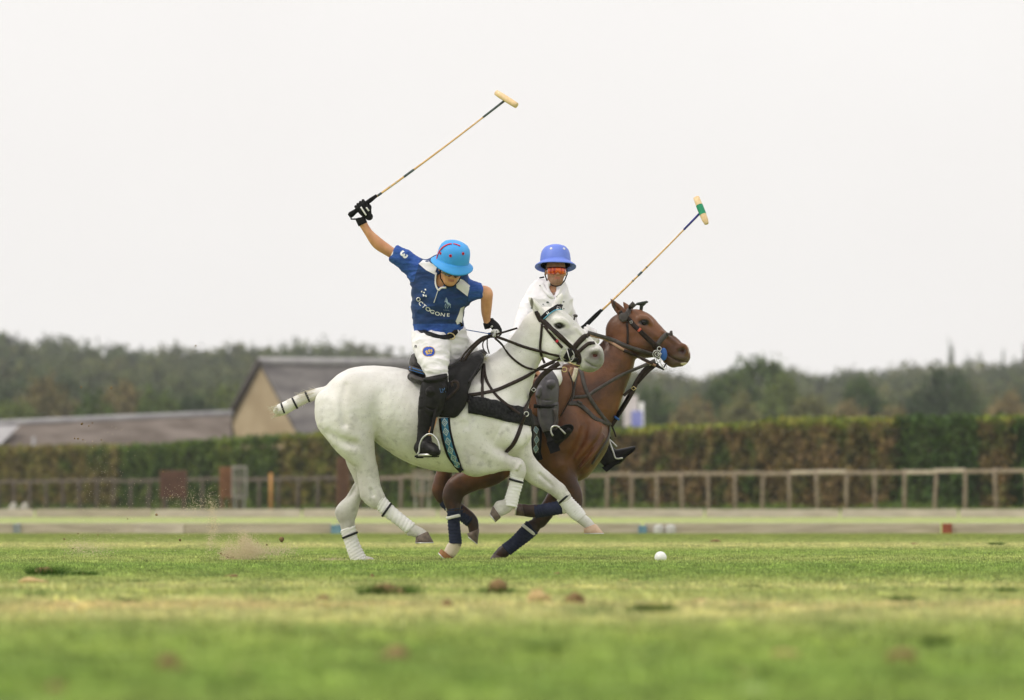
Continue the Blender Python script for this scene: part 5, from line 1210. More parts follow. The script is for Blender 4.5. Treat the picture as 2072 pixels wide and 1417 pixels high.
# shirt
lo, hi = at(785, 690, Y1), at(990, 490, Y1)
S = SDF((lo.x, Y1 - .42, lo.z), (hi.x, Y1 + .20, hi.z), r5); e = lambda rows: E(Y1, rows)
S.chain(e([(866, 536, 926, 556, -.10, .095), (846, 560, 944, 586, -.10, .125), (836, 590, 945, 608, -.09, .13), (836, 618, 940, 632, -.07, .125), (838, 644, 936, 650, -.05, .125), (839, 660, 934, 662, -.04, .125), (846, 676, 926, 678, -.035, .115)]), k=.02)
S.chain(e([(872, 536, 852, 590, -.09, .085), (852, 524, 832, 566, -.095, .068), (826, 510, 808, 543, -.105, .058), (801, 500, 791, 528, -.11, .050), (792, 497, 782, 522, -.115, .046)]), k=.05)
S.chain(e([(930, 562, 928, 612, -.09, .085), (950, 569, 944, 612, -.12, .068), (968, 574, 962, 607, -.145, .056), (982, 577, 976, 606, -.155, .050)]), k=.05)
a, b = at(797, 515, Y1), at(830, 533, Y1); ax = (a - b).normalized(); cR = a + Vector((0, -.108, 0)); S.cut(cR, (ax.x, 0, ax.z), lo=(cR.x - .12, Y1 - .4, cR.z - .12), hi=(cR.x + .08, Y1 + .2, cR.z + .12))
a, b = at(975, 592, Y1), at(950, 590, Y1); axL = (a - b).normalized(); cL = a + Vector((0, -.150, 0)); S.cut(cL, (axL.x, 0, axL.z + .12), lo=(cL.x - .05, Y1 - .4, cL.z - .12), hi=(cL.x + .1, Y1 + .2, cL.z + .12))
# neck opening, hem
nb = at(892, 572, Y1) + Vector((0, -.19, 0)); S.ell(nb, (.040, .09, .05), None, .01, 'sub')
z = at(0, 671, Y1).z; S.cut((0, Y1, z), (.10, .25, -1))
shirt, shirt_g = sdf_obj(S, 'shirt', M_shirt, R1, .002, 2, 14, fold=[(.010, 5.0, (1.2, 1, 2.6), 11), (.0055, 12, (1, 1, 1.8), 5)])
me = shirt.data; me.materials.append(M_sleeve); n = len(me.polygons); c = np.zeros(n * 3, np.float32); me.polygons.foreach_get('center', c); c = c.reshape(-1, 3)
sx1 = at(846, 0, Y1).x; sx2 = at(948, 0, Y1).x; idx = ((c[:, 0] < sx1 - (c[:, 2] - at(0, 545, Y1).z) * -.3) & (c[:, 2] > at(0, 572, Y1).z)) | ((c[:, 0] > sx2) & (c[:, 2] > at(0, 612, Y1).z)) | (c[:, 2] < at(0, 657, Y1).z)
me.polygons.foreach_set('material_index', idx.astype(np.int32))
shirt_t = bvh_of(shirt_g)
def dir3(p): return p
cuff(None, cR, ax, .0505, .054, M_whitec, shirt, 'cuff'); cuff(None, cL - axL * .0, (axL.x, 0, axL.z + .12), .056, .054, M_whitec, shirt, 'cuff')
kw = dict(tree=shirt_t, Yd=Y1 - .2)
patch('shoulder_panel', [(856, 526), (847, 534), (862, 547), (880, 556), (884, 540), (868, 528)], shirt_t, Y1 - .2, M_whitec, shirt)
patch('shoulder_panel', [(928, 563), (938, 567), (951, 578), (949, 588), (946, 600), (924, 583), (922, 572)], shirt_t, Y1 - .2, M_whitec, shirt)
patch('side_panel', [(932, 624), (940, 620), (937, 640), (935, 653), (925, 657), (922, 650), (928, 636)], shirt_t, Y1 - .2, M_whitec, shirt)
straps('collar', [([(883, 552), (881, 566), (882, 578), (887, 588)], .012), ([(887, 588), (893, 583), (903, 582)], .014)], M_whitec, shirt, shirt_t, Y1 - .28)
straps('zip', [([(886, 589), (883, 598), (878, 613)], .005)], mat('zip', (.6, .62, .64), .4), shirt, shirt_t, Y1 - .22)
mb = MB()
for (x, y, h, a) in ((846.5, 606, 8.5, 1.05), (851.5, 614, 8.5, .9), (858, 620, 8, .72), (866, 626, 8, .62), (874.5, 631, 7.5, .5), (885, 635, 7.5, .36), (896, 637, 7, .2), (907, 637.5, 6.5, .05)):
    ch = 'OCTOGONE'[[846.5, 851.5, 858, 866, 874.5, 885, 896, 907].index(x)]
    mb.add(*letter_patch(ch, (x, y), h, a, shirt_t, Y1 - .2, sx=1.0 if x < 862 else 1.3, font_off=.012))
mb.build('lettering', M_print, shirt, False)
mb = MB(); mb.add(*letter_patch('3', (817, 515.5), 17, 2.35, shirt_t, Y1 - .16, sx=1.1, font_off=.045)); mb.build('number', M_print, shirt, False)
mb = MB(); mb.add(*letter_patch('USPA', (903.5, 628), 2.6, .12, shirt_t, Y1 - .2, sx=1.4)); mb.build('small_lettering', mat('dim_print', (.2, .25, .38), .8), shirt, False)
for poly in ([(859, 585), (862, 584.5), (862.5, 588), (859.5, 587.5)], [(851.5, 591), (854, 587.5), (854.5, 592)], [(856, 591), (860, 591), (859, 594), (857, 593)], [(855, 596), (857.5, 595.5), (859.5, 599.5), (856, 600)], [(860, 597.5), (862.5, 596.5), (863.5, 601), (861, 601)]):
    patch('sponsor_mark', poly, shirt_t, Y1 - .2, M_print, shirt, step=9, lift=.004)
M_emb = mat('emblem_print', (.30, .40, .52), .8)
straps('rider_emblem', [([(902, 609), (905, 613), (908, 617)], .012), ([(907, 613), (911, 618)], .010), ([(903.5, 604.5), (904.5, 608), (905.5, 612)], .007), ([(899, 612), (902, 606), (903, 602)], .003), ([(902, 615), (900.5, 620), (902, 624)], .004), ([(904.5, 617), (904.5, 621), (906, 624.5)], .004), ([(908, 618), (907.5, 622)], .004), ([(911, 618), (911.5, 623)], .004), ([(910.5, 615), (912.5, 617.5)], .003)], M_emb, shirt, shirt_t, Y1 - .2, th=.001, lift=.003, n=2, smooth=0)
# breeches
lo, hi = at(825, 800, Y1), at(985, 655, Y1)
S = SDF((lo.x, Y1 - .45, lo.z), (hi.x, Y1 + .5, hi.z), r5)
S.chain(e([(842, 664, 934, 664, -.03, .115), (836, 678, 944, 680, -.01, .135), (838, 694, 948, 700, .0, .14)]), k=.03)
S.chain(e([(838, 682, 905, 690, -.11, .11), (840, 702, 908, 712, -.18, .10), (850, 722, 907, 730, -.25, .085), (860, 748, 905, 752, -.31, .078), (866, 775, 905, 770, -.33, .07)]), k=.04)
S.chain(D(Y1, [(915, 694, 24, .03, .10), (935, 702, 22, .14, .10), (950, 716, 19, .26, .09), (946, 750, 17, .33, .08), (940, 775, 16, .34, .07)]), k=.03)
S.cut((0, Y1, at(0, 661, Y1).z), (-.02, -.2, 1)); breech, breech_g = sdf_obj(S, 'breeches', M_whitec, R1, .002, 4, 12, fold=[(.010, 6, (1, 1, 2.2), 3), (.005, 14, (1, 1, 1.5), 8)])
bt_ = bvh_of(breech_g, shirt_g); kb = bvh_of(breech_g)
belt = straps('belt', [([(843, 665), (856, 671), (873, 677), (890, 682), (906, 682), (917, 676), (926, 666), (934, 655)], .040)], M_black, R1, kb, Y1 - .15, th=.006, lift=.004)
straps('belt_loop', [([(873, 669), (874, 683)], .014), ([(924, 662), (929, 675)], .014)], M_whitec, breech, bvh_of(([tuple(v.co) for v in belt.data.vertices], [tuple(p.vertices) for p in belt.data.polygons if len(p.vertices) == 4])), Y1 - .17, th=.004)
bk = MB(); bc, bn, _ = cast(911, 681, kb, Y1 - .16); bk.torus(bc + bn * .014, .020, .0035, Matrix.Rotation(.5, 3, 'Y'), 16, 6, sx=1.35); bk.build('buckle', M_brass, belt)
M_badge = mat('badge_blue', (.02, .07, .42), .6); M_gold = mat('badge_gold', (.55, .36, .10), .6)
def ring(x, y, rx, ry, n=14, p=2.4): return [(x + rx * math.copysign(abs(math.cos(a)) ** (2 / p), math.cos(a)), y + ry * math.copysign(abs(math.sin(a)) ** (2 / p), math.sin(a))) for a in [2 * math.pi * i / n for i in range(n)]]
patch('badge', ring(867.5, 711.5, 13.2, 10.8), kb, Y1 - .3, M_gold, breech, lift=.003); patch('badge_field', ring(867.5, 711.5, 12, 9.6), kb, Y1 - .3, M_badge, breech, lift=.006)
for q in ([(860, 712), (863, 708), (866, 713), (864, 716)], [(865, 709), (869, 706), (871, 712), (868, 714)], [(870, 708), (874, 706), (875.5, 711), (873, 714)], [(861, 716), (868, 714.5), (874, 714), (873, 716), (864, 717.5)]): patch('badge_device', q, kb, Y1 - .3, M_gold, breech, lift=.009, step=9)
mb = MB(); mb.add(*letter_patch('n', (841, 701), 5, .1, kb, Y1 - .2, font_off=.02)); mb.build('small_mark', M_black, breech, False)
# helmet, strap, glasses
HH = HC + HM @ Vector((0, .0, .052))
hel, _ = helmet(R1, HH, HM, 1.02, M_helb)
ht = tree_of(hel)
straps('stripe', [([(882.5, 533), (884, 522), (889, 509), (897, 500), (906, 495), (914, 493.5)], .013), ([(917, 493.5), (924, 495), (931, 498)], .012)], M_red, hel, ht, Y1 - .3, th=.003, lift=.005, n=9)
for (x, y) in ((891.5, 513), (911.5, 518), (937, 513.5), (879, 521)):
    h_, n_, ok = cast(x, y, ht, Y1 - .3)
    if ok:
        q = n_.to_track_quat('Y', 'Z').to_matrix(); mb = MB(); mb.torus(h_ + n_ * .001, .0075, .0034, q, 14, 6); o = mb.build('vent_ring', M_red, hel)
        mb = MB(); mb.tube([h_ + n_ * .0008, h_ + n_ * .002], [.0045, .004], 10); mb.build('vent_hole', M_matt, o)
def hl(x, y, z): return HC + HM @ (Vector((x, y, z)) * .98)
MB().tube([hl(-.078, .02, .03), hl(-.080, .022, -.02), hl(-.066, .040, -.07), hl(-.03, .055, -.108), hl(.0, .06, -.116), hl(.03, .055, -.108), hl(.066, .04, -.07), hl(.080, .022, -.02), hl(.078, .02, .03)], .0045, 6).build('chin_strap', M_matt, hel)
def glasses(parent, HC, HM, k, ml, one=True):
    v = []; f = []; n = 16
    for i in range(n + 1):
        a = -1.15 + 2.3 * i / n; x = .073 * math.sin(a) / math.sin(1.15); y = .108 - .058 * (abs(a) / 1.15) ** 2; u = abs(a) / 1.15
        nose = .016 * max(0, 1 - (abs(x) / .016) ** 2) if abs(x) < .016 else 0
        for z, dy in ((.026 - .003 * u, .002), (.010, .006), (-.012 + nose * .6, .006), (-.032 + nose + .008 * u, .0)): v.append(HC + HM @ (Vector((x, y + dy, z)) * k))
    for i in range(n):
        for j in range(3): f.append((i * 4 + j, i * 4 + j + 1, (i + 1) * 4 + j + 1, (i + 1) * 4 + j))
    o = mesh_obj('sunglasses', v, f, ml, parent); md = o.modifiers.new('s', 'SOLIDIFY'); md.thickness = .003
    fr = MB(); P_ = [Vector(v[i * 4]) for i in range(n + 1)]; fr.tube(P_, .0028, 6)
    for sg in (0, n): a = Vector(v[sg * 4 + 1]); b = HC + HM @ (Vector(((-1 if sg == 0 else 1) * .080, -.01, .006)) * k); fr.tube([a, b], .003, 6)
    fr.build('frame', M_matt, o); return o
glasses(R1, HC, HM, .98, M_lens)
# gloves
gd = (at(760, 400, Y1) - at(712, 436, Y1)).normalized(); gc = at(733, 421, Y1) + Vector((0, -.145, 0))
wr = (at(741, 450, Y1) - at(733, 421, Y1)).normalized()
back = gd.cross(wr).normalized(); back = back if back.y < 0 else -back
def glove(nm, parent, c, gdir, bdir, wdir, m, k=1.0):
    g = Vector(gdir).normalized(); b = Vector(bdir); b = (b - g * b.dot(g)).normalized(); side = 1 if (g.cross(b)).dot(Vector(wdir)) > 0 else -1
    return hand_grip(parent, c, g, b, m, nm, k, side)
gl1, g1 = glove('glove', R1, gc, gd, back * .9 + wr * .0 + Vector((0, -.2, 0)), wr, M_matt, .98)
g1t = bvh_of(g1)
straps('glove_stripe', [([(730, 419), (741, 436)], .011), ([(741, 420), (746.5, 427)], .011)], M_whitec, gl1, g1t, Y1 - .2, th=.004, smooth=1)
cuff(None, at(732.5, 450, Y1) + Vector((0, -.150, 0)), at(737, 459, Y1) - at(729, 442, Y1), .034, .032, M_matt, gl1, 'wristband', .05)
rc = at(999, 673, Y1) + Vector((0, -.06, 0)); rwd = (at(987, 655, Y1) - at(999, 673, Y1)).normalized()
gl2, g2 = glove('glove', R1, rc, Vector((.55, .75, .15)), Vector((.45, -.75, .35)), rwd, M_matt, 1.0)
g2t = bvh_of(g2); patch('glove_panel', ring(1002, 674, 9, 8), g2t, Y1 - .12, M_whitec, gl2, lift=.002, step=2.2)
cuff(None, at(987.5, 659, Y1) + Vector((0, -.07, 0)), at(990, 667, Y1) - at(985, 650, Y1), .030, .030, M_matt, gl2, 'wristband', .045)
h_, n_, ok = cast(995, 661, g2t, Y1 - .1); MB().tube([h_ - n_ * .002, h_ + n_ * .003], [.009, .008], 12).build('stud', M_steel, gl2)
# boots and knee guard
def boot_near():
    lo, hi = at(825, 935, Y1), at(915, 745, Y1); S = SDF((lo.x, Y1 - .56, lo.z), (hi.x, Y1 - .15, hi.z), .0045); e = lambda r: E(Y1, r)
    S.chain(e([(852, 790, 894, 790, -.34, .062), (848, 822, 888, 824, -.345, .062), (847, 850, 884, 852, -.345, .056), (846, 880, 874, 880, -.345, .043), (845, 897, 875, 892, -.35, .042), (846, 910, 872, 908, -.352, .040)]), k=.02)
    S.chain(D(Y1, [(853, 908, 14, -.34, .040), (864, 908, 15, -.37, .042), (875, 911, 13.5, -.42, .046), (883, 915, 10.5, -.45, .042)]), k=.02)
    p = at(0, 925.5, Y1); S.cut((0, 0, p.z), (0, .0, -1)); return sdf_obj(S, 'boot', M_black, R1, .0015, 6, 18, fold=[(.002, 16, (1, 1, 2.5), 4)])
bo, bg = boot_near(); bt2 = bvh_of(bg)
sole = MB(); pts = []
for i in range(20):
    a = 2 * math.pi * i / 20; x = at(866, 0, Y1).x + .085 * math.cos(a) * (1 if math.cos(a) > 0 else 1.02); pts.append((x, Y1 - .39 + .045 * math.sin(a) - .05 * math.cos(a)))
zt = at(0, 922.5, Y1).z; sole.add([(x, y, zt) for x, y in pts] + [(x, y, zt - .014) for x, y in pts], [tuple(range(20)), tuple(range(39, 19, -1))] + [(i, i + 20, (i + 1) % 20 + 20, (i + 1) % 20) for i in range(20)]); sole.build('sole', M_matt, bo)
MB().box(at(851, 924, Y1) + Vector((0, -.345, -.004)), (.05, .06, .022)).build('heel', M_matt, bo)
lo, hi = at(825, 850, Y1), at(920, 745, Y1); S = SDF((lo.x, Y1 - .58, lo.z), (hi.x, Y1 - .15, hi.z), .0045)
S.chain(E(Y1, [(862, 768, 906, 757, -.335, .078), (857, 784, 908, 778, -.345, .082), (854, 806, 906, 802, -.35, .080), (853, 826, 898, 826, -.35, .074), (858, 836, 888, 836, -.35, .066)]), k=.01)
S.chain(D(Y1, [(872, 795, 9, -.425, .022)]), k=.01); S.chain(D(Y1, [(897, 788, 9, -.40, .022)]), k=.01)
S.chain(E(Y1, [(858, 775, 866, 769, -.41, .01), (880, 775, 885, 768, -.428, .01), (904, 768, 906, 762, -.40, .01)]), k=.008)
S.chain(D(Y1, [(856, 822, 1.5, -.43, .02), (875, 831, 1.5, -.43, .02), (893, 830, 1.5, -.43, .02)]), k=.006, op='sub')
S.cut(at(884, 762, Y1), (-.2, 0, 1)); kg, kgg = sdf_obj(S, 'knee_guard', M_black, R1, .001, 9, 30); kgt = bvh_of(kgg)
mb = MB()
for ch, x in (('L', 892.5), ('M', 898)): mb.add(*letter_patch(ch, (x, 790), 9, -.25, kgt, Y1 - .42, sx=.7))
mb.build('lettering', mat('blue_print', (.08, .16, .38), .6), kg, False)
S = SDF((at(890, 0, Y1).x, Y1 + .2, at(0, 930, Y1).z), (at(975, 0, Y1).x, Y1 + .5, at(0, 740, Y1).z), .007)
S.chain(D(Y1, [(940, 765, 19, .35, .075), (936, 800, 18, .36, .07), (925, 845, 15, .36, .055), (917, 888, 11, .36, .042), (918, 908, 11, .36, .04), (935, 914, 10, .37, .038)]), k=.02); sdf_obj(S, 'boot', M_black, R1)

# mallet held up by the blue rider
def mallet(label, Y0, pg, pj, h0, h1, dy0, dy1, mwrap_col, neck_m, marks, cigar_m, band=None, band_m=None, rh=.0215, pg2=None, ballend=True, tips=(.9, 1.0)):
    a = at(*pg, Y0) + Vector((0, dy0, 0)); b = at(*pj, Y0) + Vector((0, dy1, 0)); t_ = thing('polo_mallet', label, 'polo mallet', a); d = (b - a); L = d.length; u = d / L
    A = lambda s_: a + d * s_
    bend = lambda s_: A(s_) + Vector((0, 0, -.012)) * math.sin(s_ * math.pi)
    MB().tube([bend(i / 14) for i in range(15)], [.0082 - .0030 * i / 14 for i in range(15)], 8).build('shaft', M_cane, t_)
    MB().tube([A(-.012), A(0.0), A(.03), A(.06), A(.13), A(.17)], [.014, .022, .0165, .0165, .0155, .011], 12).build('grip', M_matt, t_)
    MB().tube([bend(.86), bend(1)], [.0075, .0085], 8).build('neck', neck_m, t_)
    for s0, s1, m in marks: MB().tube([bend(s0 + (s1 - s0) * i / 3) for i in range(4)], .0086, 8).build('binding', m, t_)
    H0 = at(*h0, Y0) + Vector((0, dy1 + .03, 0)); H1 = at(*h1, Y0) + Vector((0, dy1 - .06, 0)); hd = H1 - H0
    hb = MB().tube([H0 - hd * .01, H0, H0 + hd * .2, H0 + hd * .5, H0 + hd * .85, H1, H1 + hd * .012], [rh * tips[0] * .8, rh * tips[0], rh * 1.02, rh * 1.05, rh * 1.0, rh * tips[1] * .95, rh * tips[1] * .75], 20).build('head', cigar_m, t_)
    if band: MB().tube([H0 + hd * band[0], H0 + hd * band[1]], [rh * 1.10, rh * 1.07], 20, cap=False).build('head_wrap', band_m, hb)
    return t_, a, b
M_cane = mat('cane', (.52, .30, .10), .45, (.66, .42, .17), 30, stretch=(1, 1, 1), coat=.3)
M_wood = mat('maple_head', (.66, .46, .24), .5, (.74, .56, .33), 14, stretch=(5, 1, 5), coat=.2)
M_bandd = mat('dark_binding', (.03, .04, .04), .5, (.10, .13, .13), 60)
M_bandw = mat('pale_binding', (.45, .45, .42), .6)
M_green = mat('green_wrap', (.008, .20, .095), .6, (.015, .27, .13), 40)
M_navyt = mat('navy_binding', (.03, .03, .22), .5)
mallet('long cane mallet held high by the blue shirted rider, plain wooden head', YW, (711, 437), (1021, 206), (1004, 189), (1045, 217), -.145, -.10, None, M_bandd, [(.175, .20, M_bandd), (.345, .41, M_bandd), (.29, .297, M_bandw), (.255, .262, M_bandw)], M_wood, rh=.0215)
MB().tube([at(711, 437, YW) + Vector((0, -.15, 0)), at(712, 446, YW) + Vector((0, -.16, 0)), at(722, 446, YW) + Vector((0, -.165, 0)), at(730, 444, YW) + Vector((0, -.165, 0))], .006, 8).build('wrist_sling', M_matt, R1)

# ======================= rider in white on the bay pony
Y2 = YBR
R2 = thing('person', 'rider in white shirt and periwinkle helmet behind the grey pony\'s neck', 'person', (at(1115, 0, Y2).x, Y2, 0))
HC2 = at(1124, 550, Y2) + Vector((0, -.05, 0)); HM2 = Mx((.985, .15, -.02), (.16, -.98, .02))
lo, hi = at(1015, 940, Y2), at(1215, 490, Y2)
S = SDF((lo.x, Y2 - .55, lo.z), (hi.x, Y2 + .50, hi.z), .0058); e2 = lambda rows: E(Y2, rows); d2 = lambda rows: D(Y2, rows)
S.chain(e2([(1082, 605, 1142, 610, .0, .08), (1072, 630, 1146, 630, .0, .10), (1072, 680, 1140, 680, .0, .10), (1070, 730, 1136, 730, .0, .11)]), k=.03)
nb, nt = at(1117, 612, Y2) + Vector((0, .0, 0)), HC2 + HM2 @ Vector((0, -.01, -.04)); S.chain([(*nb, .062, .062), (*nt, .054, .058)], k=.03)
head(S, HC2, HM2, .93)
S.chain(d2([(1080, 620, 15, -.02, .05), (1058, 660, 12, -.10, .045), (1050, 700, 11, -.16, .04), (1090, 710, 9, -.20, .03)]), k=.02)
S.chain(d2([(1142, 620, 15, .06, .05), (1158, 660, 12, .08, .045), (1168, 690, 11, .02, .04), (1182, 682, 8, -.02, .03), (1190, 672, 8, -.04, .028)]), k=.02)
S.chain(d2([(1090, 735, 22, -.12, .09), (1110, 760, 20, -.26, .08), (1108, 800, 17, -.33, .06), (1108, 850, 14, -.34, .05), (1118, 885, 10, -.34, .04)]), k=.03)
S.chain(d2([(1110, 740, 22, .12, .09), (1150, 765, 20, .30, .08), (1175, 820, 15, .36, .06), (1225, 900, 10, .36, .045)]), k=.03)
b2o, b2g = sdf_obj(S, 'body', M_skinp2, R2)
me = b2o.data; me.materials.append(M_lip); me.materials.append(M_hair); nn = len(me.polygons); cc = np.zeros(nn * 3, np.float32); me.polygons.foreach_get('center', cc); cc = cc.reshape(-1, 3); head_regions(b2o, HC2, HM2, .93, cc)
lo, hi = at(1015, 750, Y2), at(1205, 570, Y2); S = SDF((lo.x, Y2 - .40, lo.z), (hi.x, Y2 + .30, hi.z), .0055)
S.chain(e2([(1090, 582, 1134, 588, .01, .08), (1070, 600, 1152, 606, .0, .12), (1064, 625, 1154, 630, .0, .13), (1062, 665, 1148, 665, .0, .13), (1064, 700, 1140, 700, .0, .13), (1066, 730, 1136, 730, .0, .13)]), k=.02)
S.chain(d2([(1090, 608, 22, -.01, .075), (1073, 626, 19, -.04, .07), (1060, 652, 16, -.10, .06), (1050, 676, 14, -.14, .05), (1046, 690, 13, -.16, .048)]), k=.04)
S.chain(d2([(1134, 612, 21, .03, .075), (1150, 640, 16, .06, .06), (1160, 662, 14, .06, .052)]), k=.04)
nb = at(1117, 590, Y2) + Vector((.006, -.075, .015)); S.ell(nb, (.036, .055, .045), None, .01, 'sub'); nb = nb + Vector((.008, -.03, -.045)); S.ell(nb, (.016, .05, .035), None, .008, 'sub')
sh2, sh2g = sdf_obj(S, 'shirt', M_wshirt, R2, .002, 3, 12, fold=[(.012, 5, (1.6, 1, 1.6), 21), (.0055, 12, (1.5, 1, 1), 15)]); sh2t = bvh_of(sh2g)
straps('collar', [([(1096, 574), (1100, 583), (1108, 594), (1119, 602), (1123, 600)], .028), ([(1134, 582), (1131, 592), (1125, 600)], .02)], M_wshirt, sh2, sh2t, Y2 - .08, th=.006, lift=.008)
for (x, y, w) in ((1108, 612, 3), (1099, 616, 1.6), (1076.5, 623.5, 3), (1082, 630, 1.5), (1140.5, 611, 2), (1137, 620, 1.4), (1141, 625, 1.5), (1146, 634, 1.6), (1093, 578, 2)):
    patch('print_mark', ring(x, y, w, w * .6, 8), sh2t, Y2 - .12, M_bandd, sh2, step=9, lift=.004)
MB().torus(at(1122, 597, Y2) + Vector((0, -.085, 0)), .012, .002, None, 12, 5).build('necklace', M_steel, R2)
S = SDF((at(1050, 0, Y2).x, Y2 - .42, at(0, 800, Y2).z), (at(1180, 0, Y2).x, Y2 + .45, at(0, 715, Y2).z), .006)
S.chain(e2([(1064, 722, 1138, 722, 0, .135), (1062, 745, 1140, 748, 0, .14)]), k=.03)
S.chain(d2([(1095, 735, 24, -.12, .10), (1110, 748, 22, -.24, .09), (1116, 768, 20, -.31, .08)]), k=.03); S.chain(d2([(1110, 740, 23, .14, .10), (1150, 765, 20, .30, .09), (1160, 790, 18, .34, .08)]), k=.03)
sdf_obj(S, 'breeches', M_whitec, R2, .002, 4, 12, fold=[(.005, 6, (1, 1, 2), 3)])
hel2, _ = helmet(R2, HC2 + HM2 @ Vector((0, -.010, .050)), Mx((.985, .13, -.03), (.14, -.95, .27)), .98, M_help, brim=(.152, .160), tilt_peak=.05)
h2t = tree_of(hel2)
for (x, y) in ((1115, 503), (1141.5, 503.5), (1096.5, 508), (1127, 499)):
    h_, n_, ok = cast(x, y, h2t, Y2 - .2)
    if ok and x != 1127: MB().tube([h_ - n_ * .002, h_ + n_ * .002], [.0105, .009], 12).build('vent_cap', M_whitec, hel2)
def hl(x, y, z): return HC2 + HM2 @ (Vector((x, y, z)) * .93)
MB().tube([hl(-.078, .0, .03), hl(-.082, .0, -.03), hl(-.066, .02, -.08), hl(-.03, .045, -.112), hl(.0, .055, -.118), hl(.035, .045, -.108), hl(.068, .03, -.07), hl(.088, .022, -.02), hl(.086, .0, .03)], .0045, 6).build('chin_strap', M_matt, hel2)
MB().tube([hl(-.085, -.02, -.045), hl(-.12, -.03, -.052)], [.006, .005], 6).build('strap_end', M_matt, hel2)
glasses(R2, HC2, HM2, .95, M_olens)
# stubble
M_stub = mat('stubble', (.28, .15, .10), .8, (.38, .22, .15), 140)
me = b2o.data; me.materials.append(M_stub); L = (cc - np.array(HC2)) @ np.array(HM2) / .93; idx = np.zeros(len(cc), np.int32); me.polygons.foreach_get('material_index', idx)
j = vnoise(cc, 60, 1, 2) * .02; idx[(idx == 0) & (L[:, 2] < -.040 + j) & (L[:, 2] > -.115) & (L[:, 1] > .02) & ~((np.abs(L[:, 0]) < .02) & (L[:, 2] > -.068))] = 3; me.polygons.foreach_set('material_index', idx)
# near boot with guard, sole turned to the camera
lo, hi = at(1070, 935, Y2), at(1165, 755, Y2); S = SDF((lo.x, Y2 - .58, lo.z), (hi.x, Y2 - .15, hi.z), .0045)
S.chain(e2([(1087, 818, 1128, 818, -.36, .058), (1089, 845, 1126, 842, -.36, .052), (1096, 868, 1124, 864, -.36, .042), (1106, 892, 1128, 884, -.36, .036), (1108, 905, 1130, 896, -.36, .036)]), k=.02)
S.chain(d2([(1118, 897, 10.5, -.36, .036), (1130, 888, 10.5, -.40, .038), (1142, 880, 9, -.44, .040), (1150, 873, 7, -.47, .036)]), k=.02)
bo2, bg2 = sdf_obj(S, 'boot', M_black, R2, .001, 6, 18)
S = SDF((at(1075, 0, Y2).x, Y2 - .60, at(0, 895, Y2).z), (at(1140, 0, Y2).x, Y2 - .2, at(0, 815, Y2).z), .0045)
S.chain(e2([(1086, 822, 1130, 822, -.372, .060), (1088, 848, 1128, 844, -.372, .054), (1095, 868, 1126, 864, -.372, .044), (1100, 878, 1124, 872, -.37, .038)]), k=.01); S.cut(at(1110, 874, Y2), (.2, 0, -1)); sdf_obj(S, 'shin_guard', M_guard, R2, .0015, 8, 20)
lo, hi = at(1070, 850, Y2), at(1145, 745, Y2); S = SDF((lo.x, Y2 - .58, lo.z), (hi.x, Y2 - .15, hi.z), .0045)
S.chain(e2([(1096, 764, 1122, 760, -.35, .07), (1084, 780, 1130, 776, -.36, .078), (1083, 800, 1130, 800, -.365, .078), (1086, 818, 1128, 818, -.365, .070), (1090, 827, 1124, 827, -.36, .062)]), k=.01)
S.chain(d2([(1115, 780, 9.5, -.445, .018)]), k=.006); S.chain(d2([(1092, 789, 5, -.42, .022), (1088, 802, 5.5, -.42, .022)]), k=.006)
S.chain(d2([(1087, 811, 1.2, -.445, .02), (1108, 813, 1.2, -.45, .02), (1127, 811, 1.2, -.44, .02)]), k=.006, op='sub'); S.cut(at(1108, 827, Y2), (0, 0, -1)); kg2, kg2g = sdf_obj(S, 'knee_guard', M_guard, R2)
straps('guard_strap', [([(1080, 822), (1095, 823), (1112, 824), (1127, 822)], .03)], M_black, kg2, bvh_of(kg2g), Y2 - .44)
# soles: forefoot oval tilted up plus heel block
def sole2(c, u, v_, ru, rv, th, m, nm, parent):
    n = 18; mb = MB(); u = Vector(u).normalized(); v_ = Vector(v_); v_ = (v_ - u * v_.dot(u)).normalized(); w = u.cross(v_); w = w if w.y < 0 else -w; P = [u * ru * math.cos(2 * math.pi * i / n) * (1 if math.cos(2 * math.pi * i / n) > 0 else .95) + v_ * rv * math.sin(2 * math.pi * i / n) for i in range(n)]
    mb.add([c + p + w * th for p in P] + [c + p * .99 for p in P], [tuple(range(n)), tuple(range(2 * n - 1, n - 1, -1))] + [(i, (i + 1) % n, (i + 1) % n + n, i + n) for i in range(n)]); return mb.build(nm, m, parent, False)
sole2(at(1137, 876, Y2) + Vector((0, -.47, 0)), (.85, -.25, .50), (-.35, -.35, .75), .092, .044, .012, M_matt, 'sole', bo2)
MB().box(at(1119, 905, Y2) + Vector((0, -.395, 0)), (.075, .035, .085), Matrix.Rotation(-.35, 3, 'Y')).build('heel', M_matt, bo2, False)
